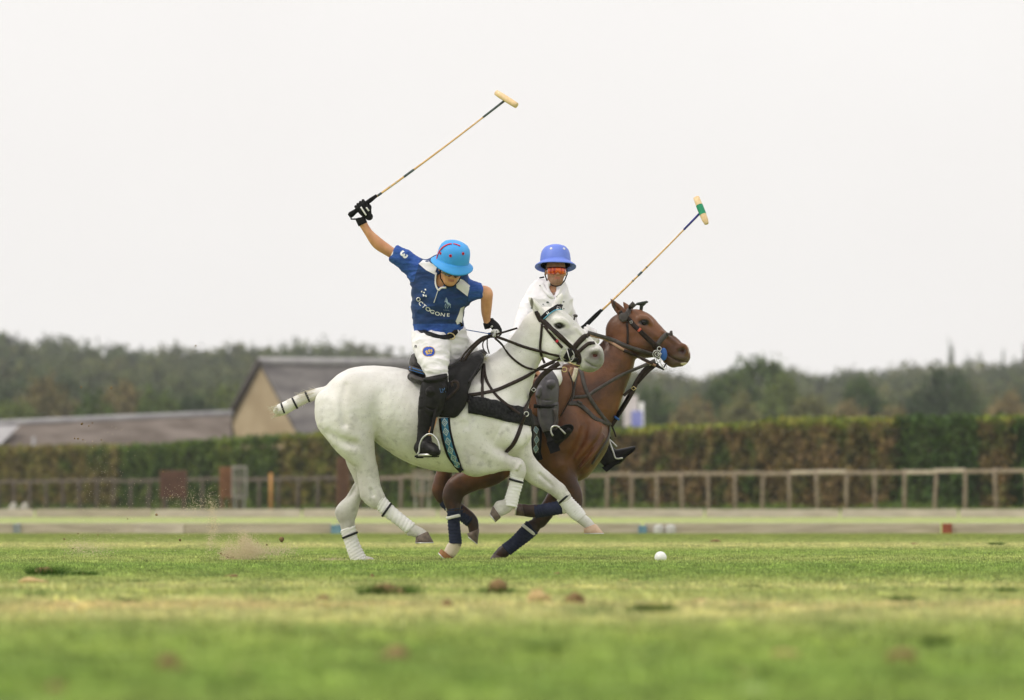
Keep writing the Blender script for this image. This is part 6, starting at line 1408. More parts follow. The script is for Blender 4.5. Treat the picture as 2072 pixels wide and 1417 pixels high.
# far boot, toe pointing right
lo, hi = at(1140, 975, Y2), at(1305, 760, Y2); S = SDF((lo.x, Y2 + .2, lo.z), (hi.x, Y2 + .56, hi.z), .0055)
S.chain(d2([(1175, 800, 19, .36, .07), (1195, 840, 17, .37, .06), (1218, 885, 14, .38, .045), (1231, 915, 13, .38, .042), (1231, 932, 12, .38, .04)]), k=.02)
S.chain(e2([(1222, 940, 1240, 905, .38, .04), (1244, 940, 1252, 909, .38, .04), (1262, 926, 1265, 906, .38, .04), (1279, 914, 1278, 903, .38, .034), (1287, 907, 1284, 902, .38, .02)]), k=.02)
bo3, bg3 = sdf_obj(S, 'boot', M_black, R2, .001, 6, 18)
MB().add([tuple(at(x, y, Y2) + Vector((0, .38 + d, 0))) for d in (-.036, .036) for x, y in ((1219, 945), (1229, 955), (1250, 938), (1290, 906), (1284, 913), (1244, 934))], [(0, 1, 2, 3, 4, 5), (11, 10, 9, 8, 7, 6), (0, 6, 7, 1), (1, 7, 8, 2), (2, 8, 9, 3), (5, 4, 10, 11)]).build('sole', M_matt, bo3, False)
# white rider's hand and mallet
hc2 = at(1190, 671, Y2) + Vector((0, -.04, 0)); gd2 = (at(1410, 432, Y2) - at(1181, 662, Y2)).normalized()
gl3, _ = glove('glove', R2, hc2 + gd2 * -.01, gd2, Vector((.2, -.9, .3)), Vector((-.5, .3, -.8)), M_whitec, 1.0)
mallet('cane mallet with green wrapped head held up by the white shirted rider', YBR, (1176, 668), (1417, 431), (1409, 400), (1429, 454), -.04, -.02, None, M_navyt, [(.165, .18, M_bandd), (.475, .51, M_bandd), (.43, .437, M_bandd), (.545, .552, M_bandd)], M_wood, band=(.30, .66), band_m=M_green, rh=.023, tips=(1.0, .72))
gl4, _ = glove('glove', R2, at(1092, 712, Y2) + Vector((0, -.22, 0)), Vector((.6, .7, .1)), Vector((.3, -.8, .4)), Vector((-1, 0, -.2)), M_whitec, 1.0)
# ------------------------------------------------------------------ saddles, bridles, reins
M_saddle = mat('saddle_leather', (.006, .0055, .0055), .45, (.013, .012, .012), 20, bump=.0015, bscale=80, spec=.16)
M_saddleb = mat('brown_saddle', (.11, .045, .024), .45, (.16, .070, .038), 10, bump=.001, bscale=80)
M_numnah = mat('grey_pad', (.040, .036, .036), .7, (.07, .064, .064), 30, bump=.002, bscale=90)
M_weave = mat('blue_weave', (.035, .14, .25), .8, (.05, .19, .33), 80, bump=.001)
M_weavep = mat('pale_weave', (.38, .46, .48), .8, (.50, .57, .58), 80)
M_grey = mat('grey_leather', (.050, .043, .041), .5, (.080, .070, .066), 30, bump=.0008, bscale=100, spec=.2)
M_fleece = mat('black_fleece', (.004, .004, .005), .98, (.02, .02, .021), 60, bump=.006, bscale=120)
M_creamf = mat('cream_felt', (.52, .45, .34), .9, (.62, .56, .45), 30)
M_tan = mat('tan_leather', (.30, .17, .10), .55, (.38, .24, .15), 30)
M_royal = mat('royal_blue', (.02, .085, .30), .45, (.03, .11, .36), 20)
YD = YW - .12
def diamonds(path, w, n, tree, Yd, parent, m, lift):
    P = catmull([(p[0], p[1], 0) for p in path], 12); N = len(P)
    for k in range(n):
        u = (k + .5) / n * (N - 1); i = min(int(u), N - 2); c = P[i] + (P[i + 1] - P[i]) * (u - i); d = (P[i + 1] - P[i]); L = sum(np.linalg.norm(P[q + 1] - P[q]) for q in range(N - 1)) / n * .52; d = d / np.linalg.norm(d); e = np.array([-d[1], d[0], 0])
        for q, (sc_, mm) in enumerate(((1.0, m), (.68, M_weave), (.40, m), (.18, M_matt))):
            patch('woven_diamond', [tuple((c + v_ * sc_)[:2]) for v_ in (d * L, e * w, -d * L, -e * w)], tree, Yd, mm, parent, lift=lift + .001 * q, step=9)
# ---- grey pony's saddle
SD = thing('saddle', 'black polo saddle with blue edged pad under the blue shirted rider', 'saddle', (at(910, 0, YW).x, YW, 1.3))
S = SDF((at(815, 0, YW).x, YW - .36, at(0, 800, YW).z), (at(1000, 0, YW).x, YW + .36, at(0, 700, YW).z), .006)
S.chain(D(YW, [(840, 724, 9, 0, .15), (842, 738, 13, 0, .18), (862, 748, 12, 0, .17), (895, 752, 11, 0, .14), (930, 742, 12, 0, .12), (958, 724, 10, 0, .09), (976, 715, 8, 0, .06)]), k=.02)
seat, sg_ = sdf_obj(S, 'seat', M_numnah, SD)
S = SDF((at(815, 0, YW).x, YW - .38, at(0, 860, YW).z), (at(1000, 0, YW).x, YW + .38, at(0, 700, YW).z), .006)
S.chain(D(YW, [(834, 764, 9, -.17, .12), (846, 770, 8.5, -.20, .11), (862, 774, 8, -.22, .09)]), k=.01); S.chain(D(YW, [(834, 764, 9, .17, .12), (862, 774, 8, .22, .09)]), k=.01)
sdf_obj(S, 'pad_roll', M_numnah, SD, .001, 3, 30)
S = SDF((at(815, 0, YW).x, YW - .38, at(0, 860, YW).z), (at(1000, 0, YW).x, YW + .38, at(0, 700, YW).z), .006)
S.chain(D(YW, [(832, 747, 6.5, -.13, .14), (845, 752, 6.5, -.17, .12), (862, 758, 7, -.20, .10)]), k=.01); pb, pbg = sdf_obj(S, 'pad', M_numnah, SD)
pbt = bvh_of(pbg)
straps('blue_piping', [([(828, 743), (840, 747), (858, 752)], .006), ([(829, 748), (841, 752), (858, 757)], .005)], mat('blue_piping', (.03, .14, .42), .6), pb, pbt, YW - .30, th=.003, lift=.002)
flap = [(878, 762), (905, 752), (925, 738), (945, 722), (964, 712), (980, 711), (983, 718), (977, 735), (964, 760), (951, 778), (946, 792), (943, 810), (935, 830), (921, 848), (905, 852), (889, 851), (872, 850), (856, 842), (848, 832), (848, 812), (853, 792), (864, 776)]
def thick_patch(name, poly, tree, Yd, m, parent, lift, th):
    o = patch(name, poly, tree, Yd, m, parent, lift=lift, step=4); md = o.modifiers.new('s', 'SOLIDIFY'); md.thickness = th; md.offset = 0
    return o
Sf = SDF((at(835, 0, YW).x, YW - .40, at(0, 862, YW).z), (at(1000, 0, YW).x, YW + .40, at(0, 700, YW).z), .0062)
for sg in (-1, 1):
    Sf.chain([(*(lambda p: (p.x, YW + sg * dy, p.z))(at(x, y, YW)), rr / SW, ry) for x, y, rr, dy, ry in ((866, 815, 17, .30, .030), (890, 815, 30, .305, .030), (912, 812, 32, .300, .030), (922, 800, 24, .295, .03))], k=.012)
    Sf.chain([(*(lambda p: (p.x, YW + sg * dy, p.z))(at(x, y, YW)), rr / SW, ry) for x, y, rr, dy, ry in ((918, 835, 12, .297, .028), (926, 800, 19, .290, .03), (940, 765, 18, .24, .04), (958, 740, 17, .16, .06), (968, 724, 12, .08, .08))], k=.02)
    Sf.chain([(*(lambda p: (p.x, YW + sg * dy, p.z))(at(x, y, YW)), rr / SW, ry) for x, y, rr, dy, ry in ((890, 775, 20, .27, .05), (915, 760, 18, .22, .07), (935, 742, 14, .14, .09))], k=.02)
    Sf.chain([(*(lambda p: (p.x, YW + sg * dy, p.z))(at(x, y, YW)), rr / SW, ry) for x, y, rr, dy, ry in ((951, 775, 2, .285, .02), (965, 752, 2, .235, .02), (978, 728, 2, .16, .02))], k=.012)
flp, flg = sdf_obj(Sf, 'flap', M_saddle, SD, .002, 7, 16)
flt = bvh_of(flg, (Vw, Qw))
girth = [(899, 846), (901, 868), (906, 892), (912, 913), (920, 932), (928, 946), (935, 954)]
gg = straps('girth', [(girth, .078)], M_matt, SD, white_bvh, YW - .2, th=.008, lift=.004)
g2_ = straps('woven_band', [(girth[:-1], .048)], M_weave, gg, white_bvh, YW - .2, th=.004, lift=.012)
diamonds(girth[:-1], 6.2, 6, white_bvh, YW - .2, gg, M_weavep, .021)
straps('stirrup_leather', [([(893, 776), (886, 800), (880, 840), (872, 880)], .024)], M_saddle, SD, None, YW - .415, th=.005)
st = MB(); sp = [(846, 921), (850, 915), (851, 903), (856, 890), (864, 882.5), (871, 880), (878, 882.5), (886, 891), (890, 903), (891, 915), (889, 921)]
st.tube([tuple(at(x, y, YW) + Vector((0, -.445 - .02 * (x - 868) / 20, 0))) for x, y in catmull([(a, b) for a, b in sp], 3)], .0058, 8)
so_ = st.build('stirrup', M_steel, SD); MB().tube([at(848, 922, YW) + Vector((0, -.425, 0)), at(889, 922, YW) + Vector((0, -.465, 0))], .009, 8, flat=.6).build('tread', M_steel, so_)
# ---- breastplate, martingale and reins on the grey pony
BP = thing('breastplate', 'black fleece breastband with leather straps on the grey pony\'s chest', 'breastplate', (at(1010, 0, YW).x, YW, 1.1))
def chest_band(tree, Yc, s_, x0, x1, ztab, w, th, amp, seed, m, parent):
    """band wrapped round the chest at about constant height, from one side over the front to the other"""
    P = []
    for x in np.arange(x0, x1, 3.0): P.append((x, -math.pi / 2))
    for a in np.linspace(-math.pi / 2, math.pi / 2, 26): P.append((x1, a))
    for x in np.arange(x1, x0, -3.0): P.append((x, math.pi / 2))
    rows = []
    for x, a in P:
        c = at(x, 0, Yc); d = Vector((math.cos(a), math.sin(a), 0)); row = []
        zc = at(0, np.interp(x + 35 * math.cos(a), [q[0] for q in ztab], [q[1] for q in ztab]), Yc).z
        for k in range(9):
            z = zc + w * (.5 - k / 8); o_ = Vector((c.x, Yc, z)) + d * 1.0; h = tree.ray_cast(o_, -d)
            p = h[0] if h[0] is not None else Vector((c.x, Yc, z)) + d * .15; n_ = h[1] if h[0] is not None else d; n_ = n_ if n_.dot(d) > 0 else -n_
            row.append((p, n_))
        rows.append(row)
    v = []; f = []; K = 9; N = len(rows)
    for row in rows:
        for k, (p, n_) in enumerate(row): v.append(p + n_ * (.004 + th * math.sin(math.pi * (k + .35) / 8.7) ** .4))
    base = len(v)
    for row in rows:
        for p, n_ in row: v.append(p - n_ * .006)
    for i in range(N - 1):
        for k in range(K - 1): a = i * K + k; f.append((a, a + 1, a + K + 1, a + K)); f.append((base + a, base + a + K, base + a + K + 1, base + a + 1))
        f.append((i * K, (i + 1) * K, base + (i + 1) * K, base + i * K)); f.append((i * K + K - 1, base + i * K + K - 1, base + (i + 1) * K + K - 1, (i + 1) * K + K - 1))
    for k in range(K - 1): f.append((k, base + k, base + k + 1, k + 1)); q = (N - 1) * K + k; f.append((q, q + 1, base + q + 1, base + q))
    V_ = np.array([tuple(q) for q in v]); V_[:base] += vnoise(V_[:base], 45, seed, 3)[:, None] * amp * np.array([.4, -1, .6])
    o = mesh_obj('fleece_band', V_, f, m, parent); return o
fb = chest_band(white_bvh, YW, SW, 948, 1030, [(948, 820), (975, 824), (1000, 830), (1030, 838), (1070, 846)], .122, .026, .010, 3, M_fleece, BP)
_v = [tuple(q.co) for q in fb.data.vertices]; _f = [tuple(p.vertices) for p in fb.data.polygons]; cbt = bvh_of((Vw, Qw), (_v, _f))
straps('strap', [([(946, 800), (975, 796), (1005, 789), (1036, 776), (1065, 762), (1095, 744), (1118, 733), (1134, 725)], .026), ([(978, 736), (976, 760), (976, 785), (976, 806)], .022), ([(979, 736), (982, 762), (992, 784), (1008, 804), (1030, 822), (1052, 838)], .022),
                 ([(1062, 840), (1056, 858), (1048, 880), (1038, 900), (1024, 915)], .032), ([(1060, 836), (1070, 812), (1079, 788), (1094, 764), (1112, 748), (1132, 735)], .036), ([(938, 810), (950, 812)], .024)], M_strapb, BP, cbt, YD, th=.005, lift=.004)
c_, n_, ok = cast(1064, 836, cbt, YD)
MB().torus(at(1065, 838, c_.y - .02), .016, .0038, Matrix.Rotation(.3, 3, 'Z'), 16, 6).build('ring', M_steel, BP); MB().torus(at(1080, 789, c_.y), .014, .003, None, 4, 6, sx=1.2).build('buckle', M_steel, BP)
mb = MB()
for i in range(60):
    a = random.uniform(-1, 1); p = at(986 + random.uniform(-9, 3), 724 + random.uniform(-5, 7), YW - .08); mb.tube([p, p + Vector((random.uniform(-.05, .02), random.uniform(-.02, .02), random.uniform(-.02, .02)))], .0012, 3)
mb.build('mane_tuft', M_hairw, WH)
BR = thing('bridle', 'brown leather bridle with white edged browband on the grey pony', 'bridle', at(1120, 680, YW))
wt = white_bvh
straps('strap', [([(1085, 630), (1090, 642), (1095, 650)], .034), ([(1097, 648), (1111, 660.5), (1129, 677), (1149, 696), (1163, 710), (1169, 722)], .036), ([(1101, 659), (1109, 670), (1123, 687), (1138, 704)], .02),
                 ([(1096.6, 655), (1095, 679), (1093, 701), (1095, 718), (1102, 735)], .018), ([(1160, 706), (1171, 693), (1182.7, 681.6), (1191, 678)], .040), ([(1169, 714), (1181, 703), (1191, 695.7), (1203, 694)], .027),
                 ([(1168, 712), (1172, 728), (1168, 742)], .036), ([(1150, 705), (1160, 712), (1170, 716)], .04)], M_strapb, BR, wt, YD, th=.005, lift=.003)
bb = straps('browband', [([(1096, 646), (1109, 633), (1120.5, 624.5), (1132, 620), (1137, 621)], .036)], M_matt, BR, wt, YD, th=.005, lift=.004); bbt = tree_of(bb)
straps('blue_edge', [([(1100, 646), (1112, 635.5), (1123, 628.5), (1137.5, 626)], .008)], mat('light_blue_edge', (.10, .32, .45), .6), bb, wt, YD, th=.004, lift=.010)
mb = MB(); mb.add(*letter_patch('H', (1108.6, 634), 5.5, -.65, bbt, YD, lift=.004, font_off=.03)); mb.add(*letter_patch('KH', (1131, 622.5), 4.5, .3, bbt, YD, lift=.004)); mb.build('lettering', M_print, bb, False)
straps('keeper', [([(1125.5, 689), (1129, 692)], .022)], M_red, BR, wt, YD, th=.006, lift=.006)
mt = MB(); y = cast(1147, 719, wt, YD)[0].y - .02
mt.torus(at(1147.4, 719.7, y), 14.2 / SW, .0032, None, 28, 6); rg = mt.build('bit_ring', M_steel, BR)
MB().torus(at(1142, 748, y), 4.8 / SW, .0035, None, 16, 6).build('brass_ring', M_brass, BR)
MB().tube([at(1147, 706, y), at(1151, 722, y), at(1156, 736, y)], .004, 6).build('bit_shank', M_steel, BR)
MB().tube([at(1150, 733, y), at(1160, 737, y - .01), at(1174, 741, y)], .0035, 6).build('curb_chain', M_brass, BR)
S = SDF(at(1140, 740, y + .05) - Vector((0, .05, 0)), at(1176, 700, y + .07) + Vector((0, .02, 0)), .004); 
straps('cheek_pad', [([(1146, 727), (1152, 716), (1160, 708)], .05), ([(1142, 731), (1158, 730), (1170, 728)], .03)], M_black, BR, wt, YD, th=.006, lift=.006)
MB().torus(at(1101.5, 656, y - .0), .008, .002, None, 4, 5).build('buckle', M_steel, BR)
kn = MB(); p0, p1 = at(1161, 648, YW + .075), at(1163.6, 640, YW + .085); kn.tube([p0, p1], .006, 8); kn.tube([p1 + Vector((0, 0, -.006)), p1 + Vector((.002, 0, 0)), p1 + Vector((.003, 0, .010)), p1 + Vector((.003, 0, .014))], [.010, .017, .015, .003], 12); kn.build('ear_stud', M_grey, BR)
RN = thing('reins', 'brown leather reins running from the blue rider\'s hand to the grey pony\'s bit', 'reins', at(1060, 720, YW))
straps('rein', [([(1003, 677), (1024, 671), (1047, 664)], .014), ([(1003, 681), (1028, 690), (1060, 702), (1092, 711), (1135, 722)], .020), ([(1001, 684), (1016, 698), (1030, 718), (1048, 734), (1068, 745), (1092, 748), (1138, 746)], .015),
                ([(994, 680), (976, 688), (958, 704), (944, 722), (932, 746), (924, 764), (921, 774)], .022), ([(996, 678), (976, 683), (958, 697), (940, 716), (930, 734)], .014),
                ([(990, 682), (978, 692), (978, 706), (986, 716)], .009), ([(986, 682), (986, 700), (990, 716)], .009)], M_strapb, RN, wt, YW - .19, th=.005, lift=.006, smooth=6)
q = YW - .36; straps('loop', [([(916, 782), (914, 776), (919, 772), (926, 775), (927, 784), (921, 792), (910, 802), (898, 810)], .020)], M_strapb, RN, None, q, th=.005)
wh = thing('whip', 'thin blue whip held beside the reins', 'whip', at(965, 672, YW - .15)); MB().tube([at(943, 667.5, YW - .12), at(992, 676, YW - .14)], .0032, 6).build('shaft', M_royal, wh)
# ---- bay pony's saddle and tack
YDb = YBR - .12
SB = thing('saddle', 'brown saddle with pale lining under the white shirted rider', 'saddle', (at(1115, 0, YBR).x, YBR, 1.3))
S = SDF((at(1050, 0, YBR).x, YBR - .38, at(0, 870, YBR).z), (at(1180, 0, YBR).x, YBR + .38, at(0, 735, YBR).z), .0065)
for sg in (-1, 1):
    f_ = lambda L: [(*(lambda p: (p.x, YBR + sg * dy, p.z))(at(x, y, YBR)), rr / SBR, ry) for x, y, rr, dy, ry in L]
    S.chain(f_([(1126, 834, 12, .29, .022), (1130, 812, 20, .29, .024), (1134, 785, 25, .285, .025), (1140, 762, 17, .22, .04)]), k=.015); S.chain(f_([(1090, 830, 16, .295, .022), (1100, 790, 30, .29, .024)]), k=.015)
S.chain(D(YBR, [(1066, 752, 9, 0, .15), (1090, 762, 11, 0, .14), (1130, 756, 10, 0, .11), (1148, 746, 8, 0, .07)]), k=.02)
sdf_obj(S, 'flap', M_saddleb, SB, .001, 4, 20)
bt3 = bay_bvh
straps('flap_edge', [([(1150, 752), (1158, 773), (1158, 795), (1148, 818), (1134, 843)], .010)], M_strapb, SB, None, YBR - .315)
straps('lining', [([(1166, 745), (1163, 758), (1158, 771)], .032)], M_creamf, SB, None, YBR - .27, th=.02); straps('tan_lining', [([(1157, 744), (1153, 756), (1158, 768)], .02)], M_tan, SB, None, YBR - .265, th=.015)
thick_patch('sweat_flap', [(1075, 828), (1094, 826), (1095, 864), (1076, 862)], bt3, YBR - .28, M_numnah, SB, .02, .01)
gb_ = [(1083, 860), (1086, 880), (1085, 900), (1084, 916), (1088, 932)]
gg = straps('girth', [(gb_, .075)], M_matt, SB, bt3, YBR - .2, th=.008, lift=.004); straps('woven_band', [(gb_[:-1], .045)], M_numnah, gg, bt3, YBR - .2, th=.004, lift=.012); diamonds(gb_[:-1], 5.5, 3, bt3, YBR - .2, gg, M_weavep, .021)
straps('stirrup_leather', [([(1122, 827), (1126, 850), (1121, 866)], .028)], M_grey, SB, None, YBR - .425)
st = MB(); sp = [(1118, 884), (1114, 876), (1115, 868), (1121, 864), (1129, 866), (1136, 873), (1143, 880)]; st.tube([tuple(at(x, y, YBR) + Vector((0, -.49, 0))) for x, y in catmull(sp, 3)], .0065, 8); st.build('stirrup', M_steel, SB)
st = MB(); st.tube([tuple(at(x, y, YBR) + Vector((0, .33, 0))) for x, y in catmull([(1234, 888), (1238, 902), (1243, 915), (1248, 927), (1262, 926)], 3)], .006, 8); st.tube([tuple(at(x, y, YBR) + Vector((0, .33, 0))) for x, y in catmull([(1234, 888), (1242, 895), (1250, 903)], 3)], .005, 8); st.build('stirrup', M_steel, SB)
straps('stirrup_leather', [([(1215, 860), (1234, 888)], .026)], M_strapb, SB, None, YBR + .34)
BB = thing('breastplate', 'dark leather breastplate and martingale on the bay pony\'s chest', 'breastplate', at(1200, 830, YBR))
straps('strap', [([(1172, 747), (1177, 755), (1181, 775), (1190, 799), (1205, 823), (1223, 847), (1236, 860)], .028), ([(1160, 804), (1187, 801), (1205, 790), (1223, 779), (1260, 758), (1300, 741), (1326, 729)], .024), ([(1148, 817), (1168, 817), (1187, 830), (1205, 847), (1233, 858)], .034),
                 ([(1234, 858), (1231, 885), (1216, 911), (1198, 940)], .028), ([(1168, 752), (1164, 775), (1160, 800), (1156, 815)], .014)], M_grey, BB, bt3, YDb, th=.005, lift=.004)
straps('martingale', [([(1236, 862), (1247, 845), (1262, 822), (1278, 795), (1290, 770), (1306, 748), (1326, 732)], .036), ([(1262, 801), (1272, 792), (1282, 786)], .022), ([(1238, 862), (1243, 874), (1246, 884)], .012), ([(1244, 850), (1258, 826), (1272, 800)], .02), ([(1290, 776), (1312, 752), (1332, 736)], .02)], M_strapb, BB, None, YBR - .03, th=.006)
straps('blue_keeper', [([(1243, 843), (1253, 850)], .016)], M_royal, BB, None, YBR - .045, th=.01); MB().torus(at(1282, 786, YBR - .045), .014, .003, None, 4, 6, sx=1.3).build('buckle', M_brass, BB)
straps('fringe', [([(1168, 812), (1178, 817)], .02)], M_grey, BB, bt3, YDb, lift=.012)
B2 = thing('bridle', 'grey and black bridle with blue bit guard on the bay pony', 'bridle', at(1300, 680, YBR))
straps('strap', [([(1254, 630), (1262, 641), (1270, 648)], .03), ([(1268, 643), (1274, 648), (1284, 660), (1295, 670), (1314, 689), (1329, 703)], .034), ([(1297, 668), (1314, 684), (1328, 697)], .014), ([(1269, 652), (1270, 673), (1270, 696)], .016), ([(1322, 700), (1334, 712), (1330, 726)], .03)], M_strapb, B2, bt3, YDb, th=.005, lift=.003)
straps('grey_strap', [([(1266, 640), (1270, 633), (1276, 622), (1284, 614)], .040), ([(1330, 698), (1341, 684), (1351, 676), (1361, 674)], .036)], M_grey, B2, bt3, YDb, th=.006, lift=.004)
c_, n_, ok = cast(1261.5, 643, bt3, YDb); mb = MB(); n_ = Vector((-.1, -1, .1)).normalized(); mb.tube([c_, c_ + n_ * .022, c_ + n_ * .026, c_ + n_ * .028], [9.2 / SBR, 9.4 / SBR, 8.4 / SBR, 6 / SBR], 20); mb.build('ear_disc', M_grey, B2)
mb = MB(); p1 = at(1299, 614, YBR + .05); ux = Vector((.97, 0, .2)); mb.tube([at(1297, 629, YBR + .04), at(1298, 620, YBR + .05), p1], [.012, .013, .03], 10)
V__ = []; 
for rr, zz in ((.2, .012), (.8, .011), (1, .004), (.95, -.004), (.5, -.010)):
    for i in range(18): a = i * 2 * math.pi / 18; V__.append(p1 + ux * (.047 * rr * math.cos(a)) + Vector((0, .04 * rr * math.sin(a), 0)) + Vector((-.2, 0, 1)) * zz)
mb.add(V__, [(j * 18 + i, j * 18 + (i + 1) % 18, (j + 1) * 18 + (i + 1) % 18, (j + 1) * 18 + i) for j in range(4) for i in range(18)] + [tuple(range(18))]); mb.build('ear_disc', mat('dark_green_pad', (.02, .028, .022), .6, (.05, .06, .055), 30), B2)
y = YBR - .105
MB().torus(at(1277, 652, cast(1277, 652, bt3, YDb)[0].y - .012), .011, .0025, Matrix.Rotation(.6, 3, 'Y'), 4, 6).build('buckle', M_steel, B2)
straps('red_keeper', [([(1292, 666.5), (1295.5, 669.5)], .032)], mat('red_keeper', (.5, .10, .06), .5), B2, bt3, YDb, th=.006, lift=.007)
bg_ = MB(); bc_ = at(1343, 717, y); bg_.add([tuple(bc_ + Vector((7.0 / SBR * math.cos(q * .2856) * kk, dd, 13 / SBR * math.sin(q * .2856) * kk))) for kk, dd in ((.95, .014), (1, .010), (1, .002), (.93, -.002)) for q in range(22)], [(j * 22 + i, j * 22 + (i + 1) % 22, (j + 1) * 22 + (i + 1) % 22, (j + 1) * 22 + i) for j in range(3) for i in range(22)] + [tuple(range(66, 88))]); o = bg_.build('bit_guard', M_royal, B2)
mt = MB(); mt.torus(at(1329, 717, y - .012), 8 / SBR, .003, None, 20, 6); mt.torus(at(1329.5, 717, y - .016), 4.5 / SBR, .0035, None, 14, 6); mt.torus(at(1334, 706, y - .008), 4 / SBR, .003, None, 14, 6); mt.torus(at(1333, 729, y - .005), 4.5 / SBR, .003, None, 14, 6); mt.torus(at(1315, 735, y), 4 / SBR, .003, None, 14, 6)
mt.torus(at(1344, 743, y + .02), 5 / SBR, .0025, None, 14, 6); mt.tube([at(1329, 717, y - .014), at(1339, 716, y - .014)], .004, 6); mt.tube([at(1334, 729, y), at(1343, 747, y)], .003, 6); mt.build('bit_rings', M_steel, B2)
mt = MB(); mt.tube([at(1318, 736, y), at(1330, 741, y), at(1343, 748, y + .02)], .007, 6); mt.tube([at(1343, 744, y), at(1349, 734, y)], .005, 6); mt.build('curb_strap', M_matt, B2)
R2n = thing('reins', 'double brown leather reins running to the bay pony\'s bit', 'reins', at(1260, 700, YBR))
straps('rein', [([(1189, 673), (1210, 679), (1240, 688), (1267, 700), (1294, 709), (1322, 717)], .028)], M_grey, R2n, bt3, YDb - .01, th=.006, lift=.010, smooth=6)
straps('rein', [([(1189, 677), (1220, 685), (1240, 695), (1260, 707), (1290, 722), (1314, 734), (1334, 743)], .020)], M_tan, R2n, bt3, YDb - .01, th=.006, lift=.007, smooth=6)
straps('rein', [([(1262, 709), (1290, 721), (1314, 733), (1336, 744)], .022)], M_strapb, R2n, bt3, YDb - .01, th=.006, lift=.012, smooth=6)

# ------------------------------------------------------------------ ball, clods, flying turf, dust
def ground(px, py): 
    Y = FPX * CAMZ / (py - 1030.0); return Vector(((px - 1036) / FPX * Y, Y, 0))
M_ball = mat('white_ball', (.76, .77, .76), .35, (.80, .80, .79), 30, spec=.5)
bm = bmesh.new(); bmesh.ops.create_icosphere(bm, subdivisions=4, radius=.0425); me = bpy.data.meshes.new('ball'); bm.to_mesh(me); bm.free(); me.polygons.foreach_set('use_smooth', [True] * len(me.polygons)); me.materials.append(M_ball)
bo_ = bpy.data.objects.new('polo_ball', me); COL.objects.link(bo_); p = at(1336.5, 1140.5, YW + .1); bo_.location = (p.x, YW + .1, .0405); tag(bo_, 'white polo ball lying on the grass ahead of the ponies', 'ball')
M_dirt = mat('dirt', (.13, .080, .035), .95, (.25, .165, .075), 30, bump=.004, bscale=60)
M_dirtp = mat('pale_dirt', (.36, .26, .11), .95, (.50, .37, .17), 30, bump=.004, bscale=60)
M_tuft = mat('torn_grass', (.045, .11, .015), .8, (.12, .20, .03), 30)
def clod_mesh(seed, n=2):
    bm = bmesh.new(); bmesh.ops.create_icosphere(bm, subdivisions=n, radius=1); V_ = np.array([v.co for v in bm.verts]); F_ = [tuple(v.index for v in f.verts) for f in bm.faces]; bm.free()
    return V_ * (1 + vnoise(V_, 1.3, seed, 3) * .75)[:, None], F_
CM = [clod_mesh(i, 3) for i in range(6)]
CLODS = [(95, 1171, 70, 1, 'wide dark divot with grass fringe, far left below the dust'), (170, 1173, 36, 1, 'smaller grassy divot right of the wide dark one'), (67, 1189, 56, 2, 'flat tan divot near the left edge'), (470, 1177, 28, 0, 'brown clod below the dust puff'),
 (285, 1192, 22, 2, 'small tan clod left of the brown one under the dust'), (130, 1232, 34, 2, 'orange brown scrap of soil low at left'), (265, 1225, 20, 1, 'small green tuft at left among pale soil scraps'), (375, 1240, 34, 2, 'tan flattened clod left of centre in the pale band'),
 (507, 1217, 16, 2, 'tiny tan clod above the pale band left of centre'), (660, 1224, 34, 0, 'dark brown flat clod left of the big grassy divot'), (790, 1216, 112, 1, 'largest divot, green tufts round brown soil, below the grey pony'), (1005, 1211, 46, 1, 'rounded green and brown sod standing up below the ponies'),
 (908, 1241, 32, 0, 'brown clod between the large divot and the rounded sod'), (1162, 1231, 50, 0, 'large reddish brown clod right of the rounded sod'), (752, 1175, 12, 0, 'tiny dark clod beneath the grounded hind hoof'), (300, 1105, 13, 0, 'small far clod at left near the sideboard'),
 (462, 1132, 26, 0, 'brown clod breaking out of the dust puff'), (1446, 1102, 19, 0, 'reddish clod on the grass right of the ball near the sideboard'), (1128, 1169, 17, 0, 'small brown clod between the ponies and the ball'), (1263, 1182, 22, 2, 'small tan clod below left of the ball'),
 (1518, 1198, 28, 1, 'grass fringed clod below right of the ball'), (1826, 1226, 38, 1, 'brown and green sod at right'), (1421, 1228, 42, 2, 'flat orange soil scrap right of centre'), (1673, 1230, 22, 2, 'small orange brown clod left of the right-hand sod'), (1551, 1230, 20, 2, 'small tan clod right of the flat orange scrap'),
 (1091, 1229, 52, 2, 'flat tan soil scrap left of the large reddish clod'), (1321, 1250, 62, 3, 'low dark green tuft of grass right of centre'), (1881, 1141, 13, 0, 'tiny dark clod at right level with the ball'), (1851, 1107, 16, 0, 'small far clod at right, left of a pair'), (1916, 1107, 11, 0, 'far brown clod at right, middle one of three'),
 (1978, 1106, 12, 0, 'far brown clod nearest the right edge'), (2036, 1207, 32, 3, 'flat green tuft near the right edge'), (1921, 1205, 26, 1, 'small grassy divot near the right edge'), (1986, 1210, 9, 0, 'tiny clod between two grassy divots at right'), (1943, 1232, 26, 2, 'orange soil scrap low at right'),
 (1281, 1289, 32, 2, 'pale tan blurred clod below the green tuft'), (347, 1372, 56, 0, 'big blurred brown clod in the left foreground'), (478, 1372, 40, 2, 'pale blurred clod right of the big foreground one'), (805, 1350, 60, 0, 'flat blurred brown clod in the centre foreground'), (1516, 1378, 46, 2, 'pale orange blurred foreground clod'),
 (1591, 1337, 50, 2, 'tan blurred foreground clod above the pale orange one'), (1820, 1351, 56, 0, 'brown blurred foreground clod at right'), (1895, 1311, 36, 3, 'dark blurred foreground tuft at right'), (115, 1411, 44, 0, 'blurred brown clod at the bottom left corner'), (1105, 1332, 56, 3, 'dark green blurred foreground tuft in the centre'), (2015, 1108, 22, 3, 'far pale green tuft by the right edge'), (1355, 1104, 10, 0, 'tiny far clod left of the reddish one')]
